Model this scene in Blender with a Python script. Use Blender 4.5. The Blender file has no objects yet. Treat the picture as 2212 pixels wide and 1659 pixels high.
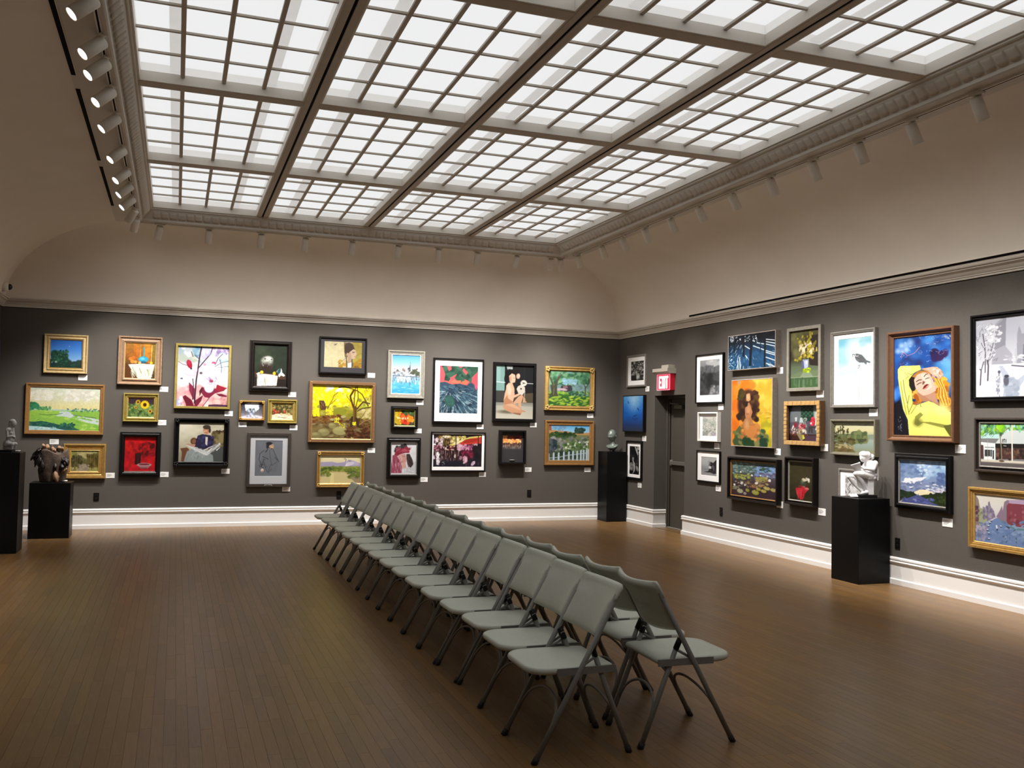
import bpy, bmesh, math, random
import numpy as np
from mathutils import Vector, Matrix

# ------------------------------------------------------------------ scene, camera, world, exposure
SC = bpy.context.scene
COL = SC.collection
random.seed(7)
PI = math.pi

RX0, RX1, RY0, RY1 = -2.287, 7.106, -3.40, 14.3185      # room
WALL_H = 3.055
LX = [-0.364, 0.992, 2.403, 3.840, 5.183]               # laylight bays across
LY = [12.582, 10.309, 7.885, 5.469, 3.049, 0.630, -1.640]  # and along
LZ = 4.2365

cam_d = bpy.data.cameras.new('camera')
cam = bpy.data.objects.new('camera', cam_d)
COL.objects.link(cam)
cam_d.sensor_fit = 'HORIZONTAL'
cam_d.sensor_width = 36.0
cam_d.lens = 2010.74 / 2212.0 * 36.0
cam_d.clip_start = 0.05
cam_d.clip_end = 100
r_ = Vector((0.94031097, -0.33976606, 0.01934714))
u_ = Vector((-0.03220848, -0.0322544, 0.99896059))
f_ = Vector((0.33878888, 0.93995674, 0.04127252))
cm = Matrix(((r_.x, u_.x, -f_.x, 0), (r_.y, u_.y, -f_.y, 0), (r_.z, u_.z, -f_.z, 1.6), (0, 0, 0, 1)))
cam.matrix_world = cm
SC.camera = cam

world = bpy.data.worlds.new('world')
SC.world = world
world.use_nodes = True
world.node_tree.nodes['Background'].inputs[0].default_value = (0.01, 0.01, 0.01, 1)
world.node_tree.nodes['Background'].inputs[1].default_value = 1.0

vs = SC.view_settings
vs.view_transform = 'Standard'
vs.look = 'None'
vs.gamma = 1.0
vs.use_curve_mapping = False
vs.exposure = 0.0
PANE_E = 0.37          # glow of the laylight panes
SPOT_W = 255.0         # track lamps
SPOT_ANG = math.radians(64)
SPILL_W = 17.0

# ------------------------------------------------------------------ materials
def lin(c):
    return tuple(((v / 12.92) if v <= 0.04045 else ((v + 0.055) / 1.055) ** 2.4) for v in c)
def hx(s):
    return tuple(int(s[i:i + 2], 16) / 255 for i in (0, 2, 4))
MATS = {}
def mat(name, col, rough=0.6, metal=0.0, spec=0.5, noise=0.0, nscale=40.0, bump=0.0, bscale=200.0, emit=None, es=1.0, coat=0.0, stretch=None, col2=None):
    if name in MATS:
        return MATS[name]
    m = bpy.data.materials.new(name)
    m.use_nodes = True
    nt = m.node_tree
    b = nt.nodes['Principled BSDF']
    b.inputs['Base Color'].default_value = (*col, 1)
    b.inputs['Roughness'].default_value = rough
    b.inputs['Metallic'].default_value = metal
    b.inputs['Specular IOR Level'].default_value = spec
    if coat:
        b.inputs['Coat Weight'].default_value = coat
    if emit:
        b.inputs['Emission Color'].default_value = (*emit, 1)
        b.inputs['Emission Strength'].default_value = es
    if noise or bump:
        tc = nt.nodes.new('ShaderNodeTexCoord')
        mp = nt.nodes.new('ShaderNodeMapping')
        nt.links.new(tc.outputs['Object'], mp.inputs[0])
        if stretch:
            mp.inputs['Scale'].default_value = stretch
    if noise:
        n = nt.nodes.new('ShaderNodeTexNoise')
        n.inputs['Scale'].default_value = nscale
        n.inputs['Detail'].default_value = 4
        nt.links.new(mp.outputs[0], n.inputs['Vector'])
        r = nt.nodes.new('ShaderNodeValToRGB')
        r.color_ramp.elements[0].position = 0.3
        r.color_ramp.elements[1].position = 0.7
        c2 = col2 or tuple(min(1, c * (1 + noise)) for c in col)
        r.color_ramp.elements[0].color = (*[c * (1 - noise) for c in col], 1)
        r.color_ramp.elements[1].color = (*c2, 1)
        nt.links.new(n.outputs[0], r.inputs[0])
        nt.links.new(r.outputs[0], b.inputs['Base Color'])
    if bump:
        n = nt.nodes.new('ShaderNodeTexNoise')
        n.inputs['Scale'].default_value = bscale
        n.inputs['Detail'].default_value = 3
        nt.links.new(mp.outputs[0], n.inputs['Vector'])
        bp = nt.nodes.new('ShaderNodeBump')
        bp.inputs['Strength'].default_value = bump
        bp.inputs['Distance'].default_value = 0.004
        nt.links.new(n.outputs[0], bp.inputs['Height'])
        nt.links.new(bp.outputs[0], b.inputs['Normal'])
    MATS[name] = m
    return m

def attr_mat(name, rough, spec=0.4, coat=0.0, grain=0.0):
    m = bpy.data.materials.new(name)
    m.use_nodes = True
    nt = m.node_tree
    b = nt.nodes['Principled BSDF']
    a = nt.nodes.new('ShaderNodeAttribute')
    a.attribute_name = 'Col'
    b.inputs['Roughness'].default_value = rough
    b.inputs['Specular IOR Level'].default_value = spec
    b.inputs['Coat Weight'].default_value = coat
    b.inputs['Coat Roughness'].default_value = 0.25
    if grain:
        tc = nt.nodes.new('ShaderNodeTexCoord')
        mp = nt.nodes.new('ShaderNodeMapping')
        mp.inputs['Scale'].default_value = (60, 3, 1)
        nt.links.new(tc.outputs['Object'], mp.inputs[0])
        n = nt.nodes.new('ShaderNodeTexNoise')
        n.inputs['Scale'].default_value = 2.0
        n.inputs['Detail'].default_value = 5
        nt.links.new(mp.outputs[0], n.inputs['Vector'])
        mr = nt.nodes.new('ShaderNodeMapRange')
        mr.inputs[1].default_value = 0.3
        mr.inputs[2].default_value = 0.7
        mr.inputs[3].default_value = 1 - grain
        mr.inputs[4].default_value = 1 + grain
        nt.links.new(n.outputs[0], mr.inputs[0])
        mx = nt.nodes.new('ShaderNodeVectorMath')
        mx.operation = 'SCALE'
        nt.links.new(a.outputs['Color'], mx.inputs[0])
        nt.links.new(mr.outputs[0], mx.inputs['Scale'])
        nt.links.new(mx.outputs[0], b.inputs['Base Color'])
    else:
        nt.links.new(a.outputs['Color'], b.inputs['Base Color'])
    MATS[name] = m
    return m

M_ceil = mat('ceiling_paint', (0.78, 0.71, 0.63), 0.9, noise=0.02, nscale=3, spec=0.2)
M_trim = mat('trim_paint', (0.74, 0.70, 0.64), 0.55, spec=0.3, noise=0.015, nscale=5)
M_crown = mat('crown_paint', (0.60, 0.56, 0.50), 0.55, spec=0.3, noise=0.015, nscale=5)
M_base = mat('baseboard_paint', (0.84, 0.83, 0.82), 0.4, spec=0.4, noise=0.01, nscale=4)
M_wall = mat('wall_felt', (0.098, 0.088, 0.078), 0.95, spec=0.15, noise=0.12, nscale=260, bump=0.3, bscale=500)
M_door = mat('door_paint', (0.070, 0.060, 0.050), 0.6, spec=0.3, noise=0.04, nscale=12)
M_bar = mat('mullion_paint', (0.55, 0.49, 0.42), 0.6, spec=0.3, noise=0.03, nscale=8)
M_slot = mat('dark_slot', (0.004, 0.003, 0.003), 0.9, spec=0.1, noise=0.02)
M_pane = bpy.data.materials.new('frosted_pane'); M_pane.use_nodes = True
_nt = M_pane.node_tree; _nt.nodes.clear()
_o = _nt.nodes.new('ShaderNodeOutputMaterial'); _e = _nt.nodes.new('ShaderNodeEmission'); _r = _nt.nodes.new('ShaderNodeBsdfRefraction'); _a = _nt.nodes.new('ShaderNodeAddShader')
_e.inputs[0].default_value = (.96, .98, 1, 1); _e.inputs[1].default_value = PANE_E      # the lit frosting itself
_r.inputs['Color'].default_value = (.85, .85, .85, 1); _r.inputs['Roughness'].default_value = .22; _r.inputs['IOR'].default_value = 1.0
_nt.links.new(_e.outputs[0], _a.inputs[0]); _nt.links.new(_r.outputs[0], _a.inputs[1]); _nt.links.new(_a.outputs[0], _o.inputs[0])
M_box = mat('light_box', (.15, .15, .15), .8, emit=(1, 1, .985), es=0.50, noise=.01)
M_ped = mat('black_satin', (0.003, 0.003, 0.0035), 0.42, spec=0.22, noise=0.1, nscale=10)
M_white = mat('white_lamp_paint', (0.82, 0.79, 0.72), 0.45, spec=0.3, noise=0.02, nscale=20)
M_lens = mat('lamp_lens', (0.9, 0.9, 0.9), 0.3, emit=(1.0, 0.95, 0.88), es=9.0, noise=0.01)
M_card = mat('white_card', (0.86, 0.85, 0.84), 0.6, spec=0.2, noise=0.01, nscale=30)
M_ink = mat('card_print', (0.25, 0.25, 0.26), 0.7, noise=0.05)
M_outlet = mat('dark_outlet', (0.004, 0.003, 0.003), 0.5, spec=0.2, noise=0.05)
M_rubber = mat('rubber', (0.012, 0.009, 0.009), 0.7, noise=0.05)
M_plastic = mat('chair_plastic', (0.575, 0.595, 0.515), 0.5, spec=0.35, noise=0.03, nscale=60, bump=0.15, bscale=600)
M_steel = mat('chair_steel', (0.21, 0.20, 0.18), 0.42, metal=0.0, spec=0.5, noise=0.08, nscale=120, bump=0.1, bscale=500)
M_blackp = mat('black_plastic', (0.006, 0.006, 0.006), 0.5, spec=0.25, noise=0.05)
M_mat = mat('mat_board', (0.86, 0.85, 0.85), 0.8, spec=0.1, noise=0.006, nscale=40)
M_matgrey = mat('grey_mat_board', (0.38, 0.39, 0.41), 0.85, spec=0.1, noise=0.01)
M_matdark = mat('dark_mat_board', (0.035, 0.032, 0.036), 0.5, spec=0.3, noise=0.03)
M_art = attr_mat('painted_canvas', 0.45, 0.3)
M_wood = attr_mat('oak_strip', 0.34, 0.36, 0.0, grain=0.14)

# ------------------------------------------------------------------ mesh helpers
def new_obj(name, me, m=None, parent=None, loc=None, rot=None):
    o = bpy.data.objects.new(name, me)
    COL.objects.link(o)
    if m is not None:
        if isinstance(m, (list, tuple)):
            for k in m: me.materials.append(k)
        else:
            me.materials.append(m)
    if parent is not None: o.parent = parent
    if loc is not None: o.location = loc
    if rot is not None: o.rotation_euler = rot
    return o
class MB:
    def __init__(s): s.v = []; s.f = []; s.sm = []
    def add(s, vs_, fs, smooth=False):
        o = len(s.v)
        s.v += [tuple(p) for p in vs_]
        s.f += [tuple(i + o for i in f) for f in fs]
        s.sm += [smooth] * len(fs)
        return s
    def box(s, x0, x1, y0, y1, z0, z1, m=None):
        p = [(x0, y0, z0), (x1, y0, z0), (x1, y1, z0), (x0, y1, z0), (x0, y0, z1), (x1, y0, z1), (x1, y1, z1), (x0, y1, z1)]
        if m is not None: p = [tuple(m @ Vector(q)) for q in p]
        return s.add(p, [(0, 3, 2, 1), (4, 5, 6, 7), (0, 1, 5, 4), (1, 2, 6, 5), (2, 3, 7, 6), (3, 0, 4, 7)])
    def bbox(s, x0, x1, y0, y1, z0, z1, b=0.004, m=None):
        # box with chamfered edges
        vs_ = []; idx = {}
        for i, (sx, x) in enumerate(((-1, x0), (1, x1))):
            for j, (sy, y) in enumerate(((-1, y0), (1, y1))):
                for k, (sz, z) in enumerate(((-1, z0), (1, z1))):
                    for a in range(3):
                        q = [x, y, z]
                        for c, sg in zip(range(3), (sx, sy, sz)):
                            if c != a: q[c] -= sg * b
                        idx[(i, j, k, a)] = len(vs_); vs_.append(q)
        F = []
        g = lambda i, j, k, a: idx[(i, j, k, a)]
        for i in (0, 1):
            q = [g(i, 0, 0, 0), g(i, 1, 0, 0), g(i, 1, 1, 0), g(i, 0, 1, 0)]; F.append(q if i else q[::-1])
            q = [g(0, i, 0, 1), g(0, i, 1, 1), g(1, i, 1, 1), g(1, i, 0, 1)]; F.append(q if i else q[::-1])
            q = [g(0, 0, i, 2), g(1, 0, i, 2), g(1, 1, i, 2), g(0, 1, i, 2)]; F.append(q if i else q[::-1])
        for j in (0, 1):
            for k in (0, 1):
                F.append([g(0, j, k, 1), g(1, j, k, 1), g(1, j, k, 2), g(0, j, k, 2)])
                F.append([g(j, 0, k, 0), g(j, 1, k, 0), g(j, 1, k, 2), g(j, 0, k, 2)])
                F.append([g(j, k, 0, 0), g(j, k, 1, 0), g(j, k, 1, 1), g(j, k, 0, 1)])
                for i in (0, 1):
                    pass
        for i in (0, 1):
            for j in (0, 1):
                for k in (0, 1):
                    F.append([g(i, j, k, 0), g(i, j, k, 1), g(i, j, k, 2)])
        if m is not None: vs_ = [tuple(m @ Vector(q)) for q in vs_]
        return s.add(vs_, F)
    def tube(s, pts, r, n=8, caps=True, flat=None, smooth=True):
        pts = [Vector(p) for p in pts]
        rs = r if isinstance(r, (list, tuple)) else [r] * len(pts)
        rings = []
        up = None
        for i, p in enumerate(pts):
            if i == 0: t = pts[1] - p
            elif i == len(pts) - 1: t = p - pts[i - 1]
            else: t = (pts[i + 1] - pts[i - 1])
            t.normalize()
            if up is None:
                up = Vector((0, 1, 0)) if abs(t.y) < 0.9 else Vector((1, 0, 0))
            a = t.cross(up).normalized(); b_ = a.cross(t).normalized(); up = b_
            fa = flat or (1, 1)
            rings.append([p + a * (math.cos(2 * PI * k / n) * rs[i] * fa[0]) + b_ * (math.sin(2 * PI * k / n) * rs[i] * fa[1]) for k in range(n)])
        V = [q for rg in rings for q in rg]
        F = [(i * n + k, i * n + (k + 1) % n, (i + 1) * n + (k + 1) % n, (i + 1) * n + k) for i in range(len(pts) - 1) for k in range(n)]
        s.add(V, F, smooth)
        if caps:
            o = len(s.v) - len(V)
            s.f.append(tuple(o + k for k in range(n))[::-1]); s.sm.append(False)
            s.f.append(tuple(o + (len(pts) - 1) * n + k for k in range(n))); s.sm.append(False)
        return s
    def lathe(s, prof, n=20, m=None, smooth=True):
        V = []; F = []
        for r, z in prof:
            for k in range(n):
                V.append(Vector((r * math.cos(2 * PI * k / n), r * math.sin(2 * PI * k / n), z)))
        for i in range(len(prof) - 1):
            for k in range(n):
                F.append((i * n + k, i * n + (k + 1) % n, (i + 1) * n + (k + 1) % n, (i + 1) * n + k))
        F.append(tuple(range(n))[::-1]); F.append(tuple((len(prof) - 1) * n + k for k in range(n)))
        if m is not None: V = [m @ q for q in V]
        return s.add(V, F, smooth)
    def mesh(s, name, fix=True):
        me = bpy.data.meshes.new(name)
        me.from_pydata([tuple(q) for q in s.v], [], s.f)
        if any(s.sm): me.polygons.foreach_set('use_smooth', s.sm)
        if fix:
            bm = bmesh.new(); bm.from_mesh(me)
            bmesh.ops.recalc_face_normals(bm, faces=bm.faces)
            bm.to_mesh(me); bm.free()
        me.update()
        return me
    def obj(s, name, m, parent=None, loc=None, rot=None):
        return new_obj(name, s.mesh(name), m, parent, loc, rot)
def tag(o, label=None, cat=None, group=None, kind=None):
    if label: o['label'] = label
    if cat: o['category'] = cat
    if group: o['group'] = group
    if kind: o['kind'] = kind
    return o
def struct(o, label, cat='room'):
    return tag(o, label, None, None, 'structure')
def empty(name, loc, rz=0.0):
    o = bpy.data.objects.new(name, None)
    o.empty_display_size = 0.05
    COL.objects.link(o)
    o.location = loc
    o.rotation_euler = (0, 0, rz)
    return o
def copy_tree(o, parent=None):
    c = o.copy(); COL.objects.link(c)
    c.parent = parent
    for ch in list(o.children):
        copy_tree(ch, c)
    return c
def sweep(path, prof, closed=False):
    """path: list of (x, y); prof: list of (d, z), d measured to the LEFT of the path direction."""
    n = len(path); rows = []
    for i in range(n):
        p = Vector(path[i])
        if closed or 0 < i < n - 1:
            a = (p - Vector(path[i - 1])).normalized(); b = (Vector(path[(i + 1) % n]) - p).normalized()
        elif i == 0:
            a = b = (Vector(path[1]) - p).normalized()
        else:
            a = b = (p - Vector(path[i - 1])).normalized()
        na = Vector((-a.y, a.x)); nb = Vector((-b.y, b.x))
        m = (na + nb); m = m / max(1e-6, m.dot(na))
        rows.append([(p.x + m.x * d, p.y + m.y * d, z) for d, z in prof])
    k = len(prof); V = [q for r in rows for q in r]; F = []
    for i in range(n if closed else n - 1):
        j = (i + 1) % n
        for c in range(k - 1):
            F.append((i * k + c, i * k + c + 1, j * k + c + 1, j * k + c))
    if not closed:
        F.append(tuple(range(k))); F.append(tuple((n - 1) * k + c for c in range(k))[::-1])
    return V, F
# ------------------------------------------------------------------ floor
DO0, DO1, DOH, DOX = 12.12, 13.05, 2.065, 7.44      # door recess
def plank_mb(mb, x0, x1, y0, y1):
    g = 0.0001; t = 0.0004
    a, b, c, d = x0 + g, x1 - g, y0 + g, y1 - g
    mb.add([(a, c, -.003), (b, c, -.003), (b, d, -.003), (a, d, -.003), (a + t, c + t, 0), (b - t, c + t, 0), (b - t, d - t, 0), (a + t, d - t, 0)],
           [(4, 5, 6, 7), (0, 1, 5, 4), (1, 2, 6, 5), (2, 3, 7, 6), (3, 0, 4, 7)])
def plank_col(rg):
    k = rg.uniform(0.87, 1.13)
    h = rg.uniform(-1, 1)
    return (0.186 * k * (1 + .05 * h), 0.104 * k, 0.041 * k * (1 - .16 * h))
def add_col(me, cols):
    at = me.color_attributes.new(name='Col', type='FLOAT_COLOR', domain='POINT')
    a = np.ones((len(me.vertices), 4), np.float32); a[:, :3] = cols
    at.data.foreach_set('color', a.ravel())
fl = MB().box(RX0 - .1, DOX + .1, RY0 - .1, RY1 + .1, -.06, -.0025).obj('floor', mat('subfloor', (0.03, 0.017, 0.008), 0.8, noise=.1))
struct(fl, 'oak strip floor of the gallery')
rg = random.Random(3)
planks = []
sw = 0.0585
x = RX0
while x < DOX + .02:
    y = RY0 - rg.uniform(0, .8)
    lim0, lim1 = (RY0, RY1) if x < RX1 - .02 else (DO0 + .001, DO1 - .001)
    while y < lim1:
        L = rg.choice((rg.uniform(.28, .7), rg.uniform(.5, 1.35)))
        a, b = max(y, lim0), min(y + L, lim1)
        if b - a > .02: planks.append((x, min(x + sw, DOX if x > RX1 - .02 else RX1 + .0), a, b))
        y += L
    x += sw
planks = [p for p in planks if p[1] - p[0] > .01]
C0 = Vector((0, 0, 1.6))
def vis(px, py):
    d = Vector((px, py, 0)) - C0; z = d.dot(f_)
    if z < .5: return False
    u = 1106 + 2010.7 * d.dot(r_) / z; v = 829.5 - 2010.7 * d.dot(u_) / z
    return -20 < u < 2232 and v < 1680
near = sorted([p for p in planks if vis((p[0] + p[1]) / 2, p[3])], key=lambda p: math.hypot(p[0], (p[2] + p[3]) / 2))[:300]
ns = set(near)
for p in near:
    mb = MB(); plank_mb(mb, *p)
    me = mb.mesh('plank'); add_col(me, plank_col(rg))
    new_obj('plank', me, M_wood, fl)
mb = MB(); cc = []
for p in planks:
    if p in ns: continue
    plank_mb(mb, *p); cc += [plank_col(rg)] * 8
me = mb.mesh('planking', fix=False); add_col(me, np.array(cc))
tag(new_obj('planking', me, M_wood, fl), kind='stuff')

# ------------------------------------------------------------------ walls
T = .25
struct(MB().box(RX0 - T, DOX + .3, RY1, RY1 + T, -.06, 4.6).obj('wall_back', M_wall), 'dark grey brown back wall hung with pictures')
struct(MB().box(RX0 - T, RX0, RY0 - T, RY1, -.06, 4.6).obj('wall_left', M_wall), 'dark grey brown left wall')
struct(MB().box(RX0, RX1 + .5, RY0 - T, RY0, -.06, 4.6).obj('wall_front', M_wall), 'wall behind the viewer')
w = MB()
w.box(RX1, RX1 + .6, RY0, DO0, -.06, 4.6)
w.box(RX1, RX1 + .6, DO1, RY1, -.06, 4.6)
w.box(RX1, RX1 + .6, DO0, DO1, DOH, 4.6)
struct(w.obj('wall_right', M_wall), 'dark grey brown right wall with the exit doorway')
BP = [(0, 0), (.034, 0), (.034, .05), (.026, .056), (.018, .058), (.018, .213), (.030, .220), (.034, .230), (.030, .240), (.021, .244), (.021, .249), (.031, .254), (.031, .268), (.022, .279), (0, .279)]
def bb(name, paths, label):
    mb = MB()
    for p in paths: mb.add(*sweep(p, BP))
    struct(mb.obj(name, M_base), label)
bb('baseboard_back', [[(RX1, RY1), (RX0, RY1)]], 'tall white baseboard along the back wall')
bb('baseboard_left', [[(RX0, RY1), (RX0, RY0)]], 'tall white baseboard along the left wall')
bb('baseboard_front', [[(RX0, RY0), (RX1, RY0)]], 'tall white baseboard behind the viewer')
bb('baseboard_right', [[(RX1, RY0), (RX1, DO0), (7.30, DO0)], [(7.312, DO1), (RX1, DO1), (RX1, RY1)]], 'tall white baseboard along the right wall, turning into the doorway')
ROOM = [(RX0, RY0), (RX1, RY0), (RX1, RY1), (RX0, RY1)]
CP = [(0, 3.055), (.018, 3.055), (.020, 3.072), (.030, 3.076), (.030, 3.084), (.042, 3.096), (.058, 3.118), (.080, 3.132), (.088, 3.137), (.088, 3.148), (.106, 3.153), (.112, 3.168), (.098, 3.180), (0, 3.180)]
struct(MB().add(*sweep(ROOM, CP, True)).obj('trim_1', M_crown), 'off-white crown moulding round the top of the walls')

# ------------------------------------------------------------------ coved ceiling
OUT = .45
ZF = LZ - .125
ce = MB()
N = 22
rings = []
for i in range(N + 1):
    th = i / N * PI / 2
    h, zf = 1 - math.cos(th), math.sin(th)
    a = [RX0 + .05 + (LX[0] - OUT - RX0 - .05) * h, RX1 - .05 + (LX[-1] + OUT - RX1 + .05) * h,
         RY0 + .05 + (LY[-1] - OUT - RY0 - .05) * h, RY1 - .05 + (LY[0] + OUT - RY1 + .05) * h]
    z = 3.17 + (ZF - 3.17) * zf
    rings.append([(a[0], a[2], z), (a[1], a[2], z), (a[1], a[3], z), (a[0], a[3], z)])
for s_ in range(4):                                    # four coves, meeting in mitred groins
    t_ = (s_ + 1) % 4
    V = []; F = []
    for r in rings: V += [r[s_], r[t_]]
    for i in range(N): F.append((2 * i, 2 * i + 1, 2 * i + 3, 2 * i + 2))
    ce.add(V, F, True)
ce_o = new_obj('ceiling', ce.mesh('ceiling', fix=False), M_ceil)
struct(ce_o, 'coved plaster ceiling, greyish white')
# roof slab above so no outside light enters
struct(MB().box(RX0 - T, RX1 + .6, RY0 - T, RY1 + T, 4.62, 4.7).obj('ceiling_slab', M_ceil), 'slab above the laylight')

# laylight cornice, fluted band, flat border
LAY = [(LX[0], LY[-1]), (LX[-1], LY[-1]), (LX[-1], LY[0]), (LX[0], LY[0])]
LP = [(0, LZ + .02), (0, LZ - .012), (-.010, LZ - .020), (-.022, LZ - .020), (-.032, LZ - .040), (-.066, LZ - .075), (-.104, LZ - .112), (-.114, LZ - .124), (-.118, LZ - .148), (-.130, LZ - .158), (-.150, LZ - .158), (-.162, LZ - .150), (-.168, LZ - .132), (-.180, LZ - .125), (-OUT - .01, ZF)]
lc = MB().add(*sweep(LAY, LP, True)).obj('trim_2', M_crown)
struct(lc, 'moulded cornice with a fluted band framing the laylight')
fm = MB()
def flute_mesh():
    m_ = MB()
    V = []; F = []
    nn = 6
    for d, z in ((.034, -.047), (.050, -.064), (.078, -.092), (.100, -.114)):
        for k in range(nn + 1):
            a = PI * k / nn
            V.append((math.cos(a) * .043, -d, z + .004 - math.sin(a) * .010))
    for i in range(3):
        for k in range(nn): F.append((i * (nn + 1) + k, i * (nn + 1) + k + 1, (i + 1) * (nn + 1) + k + 1, (i + 1) * (nn + 1) + k))
    F.append(tuple(range(nn + 1)))
    F.append(tuple(range(3 * (nn + 1), 4 * (nn + 1)))[::-1])
    m_.add(V, F, True)
    return m_.mesh('flute')
FM = flute_mesh(); FM.materials.append(M_crown)
def flute(x, y, rz):
    o = bpy.data.objects.new('flute', FM); COL.objects.link(o)
    o.parent = lc; o.location = (x, y, LZ); o.rotation_euler = (0, 0, rz)
n = 54
for i in range(n): flute(LX[0] + (i + .5) * (LX[-1] - LX[0]) / n, LY[0], PI)
for i in range(104):
    y = LY[0] - .055 - i * .103
    flute(LX[-1], y, PI / 2); flute(LX[0], y, -PI / 2)

# ------------------------------------------------------------------ laylight: beams, bays, mullions, panes
BW = .064     # half beam
def beam(x0, x1, y0, y1, slot=None):
    mb = MB()
    z0, z1 = LZ, LZ + .10
    if slot:
        c = (x0 + x1) / 2
        mb.bbox(x0, c - .011, y0, y1, z0, z1, .003); mb.bbox(c + .011, x1, y0, y1, z0, z1, .003)
        mb.box(c - .0112, c + .0112, y0, y1, z0 + .05, z1)
    else:
        mb.bbox(x0, x1, y0, y1, z0, z1, .003)
    return mb
tn = 3
for i, xx in enumerate(LX[1:-1]):
    o = beam(xx - BW, xx + BW, LY[-1], LY[0], True).obj('trim_%d' % tn, M_bar); tn += 1
    struct(o, ['left', 'middle', 'right'][i] + ' long beam of the laylight with a dark slot')
    MB().box(xx - .0105, xx + .0105, LY[-1], LY[0] - .004, LZ + .006, LZ + .012).obj('slot', M_slot, o)
rown = ['far', 'second', 'third', 'fourth', 'fifth', 'sixth']
for j, yy in enumerate(LY[1:-1]):
    mb = MB()
    for i in range(4):
        a = LX[i] + (BW if i else 0); b = LX[i + 1] - (BW if i < 3 else 0)
        mb.bbox(a, b, yy - .06, yy + .06, LZ + .001, LZ + .10, .003)
    o = mb.obj('trim_%d' % tn, M_bar); tn += 1
    struct(o, ['far', 'second', 'third', 'fourth', 'fifth'][j] + ' cross beam of the laylight')
M_face = mat('laylight_frame_paint', (0.74, 0.69, 0.62), 0.5, spec=0.3, noise=0.02, nscale=6)
coln = ['left', 'centre left', 'centre right', 'right']
wn = 1
for j in range(6):
    for i in range(4):
        x0 = LX[i] + (BW if i else 0); x1 = LX[i + 1] - (BW if i < 3 else 0)
        y1 = LY[j] - (.06 if j else 0); y0 = LY[j + 1] + (.06 if j < 5 else 0)
        w = empty('window_%d' % wn, ((x0 + x1) / 2, (y0 + y1) / 2, LZ)); wn += 1
        struct(w, 'laylight bay of frosted panes, %s row, %s column' % (rown[j], coln[i]))
        hx_, hy = (x1 - x0) / 2, (y1 - y0) / 2
        fr = MB(); b = .016
        fr.bbox(-hx_, -hx_ + b, -hy, hy, .004, .150, .002); fr.bbox(hx_ - b, hx_, -hy, hy, .004, .150, .002)
        fr.bbox(-hx_ + b, hx_ - b, -hy, -hy + b, .004, .150, .002); fr.bbox(-hx_ + b, hx_ - b, hy - b, hy, .004, .150, .002)
        fr.obj('frame', M_face, w)
        pass
        ix, iy = hx_ - b, hy - b
        cw, rh = 2 * ix / 4, 2 * iy / 5
        for k in range(1, 4):
            xx = -ix + k * cw
            MB().bbox(xx - .017, xx + .017, -iy, iy, .062, .085, .003).obj('mullion', M_bar, w)
        for k in range(1, 5):
            yy = -iy + k * rh
            MB().bbox(-ix, ix, yy - .011, yy + .011, .066, .084, .002).obj('glazing_bar', M_bar, w)
        if j < 4:
            for k in ((1, 3) if i == 0 else (1,)):
                xx = -ix + k * cw
                a, c = (xx - .095, xx - .012) if k == 1 else (xx + .012, xx + .095)
                MB().box(a, c, -iy, iy, .100, .112).obj('strut', M_bar, w)
            MB().box(-hx_, hx_, -hy, hy, .150, .156).obj('diffuser', M_box, w)
            q = (cw / 2 - .001, rh / 2 - .001)
            pm = MB().add([(-q[0], -q[1], 0), (-q[0], q[1], 0), (q[0], q[1], 0), (q[0], -q[1], 0)], [(0, 1, 2, 3)]).mesh('pane', fix=False); pm.materials.append(M_pane)
            for a in range(4):
                for c in range(5):
                    p = bpy.data.objects.new('pane', pm); COL.objects.link(p); p.parent = w
                    p.location = (-ix + (a + .5) * cw, -iy + (c + .5) * rh, .085)
        else:
            MB().add([(-ix, -iy, .085), (-ix, iy, .085), (ix, iy, .085), (ix, -iy, .085)], [(0, 1, 2, 3)]).obj('pane', M_pane, w)
            MB().box(-hx_, hx_, -hy, hy, .150, .156).obj('diffuser', M_box, w)

# ------------------------------------------------------------------ air slots in the cove
def slot(lab, x, z, y0, y1, dz, dx):
    o = empty('air_slot', (x, (y0 + y1) / 2, z))
    tag(o, lab, 'vent', 'black air slots')
    h = (y1 - y0) / 2
    MB().box(-dx / 2, dx / 2, -h, h, -dz / 2, dz / 2).obj('opening', M_slot, o)
    m_ = MB()
    e = .003
    if dx > dz:
        m_.box(-dx / 2 - e, -dx / 2, -h, h, -dz / 2 - e, dz / 2); m_.box(dx / 2, dx / 2 + e, -h, h, -dz / 2 - e, dz / 2)
    else:
        m_.box(-dx / 2 - e, dx / 2, -h, h, -dz / 2 - e, -dz / 2); m_.box(-dx / 2 - e, dx / 2, -h, h, dz / 2, dz / 2 + e)
    m_.obj('flange', M_ceil, o)
slot('long black air slot just above the right hand crown moulding', RX1 - .056, 3.208, 1.5, 11.93, .026, .016)
slot('black air slot by the left lamp track, nearest of three', -.79, ZF - .004, 4.2, 7.50, .008, .034)
slot('black air slot by the left lamp track, middle of three', -.79, ZF - .004, 7.83, 9.95, .008, .034)
slot('black air slot by the left lamp track, farthest of three', -.79, ZF - .004, 10.22, 12.05, .008, .034)

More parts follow.
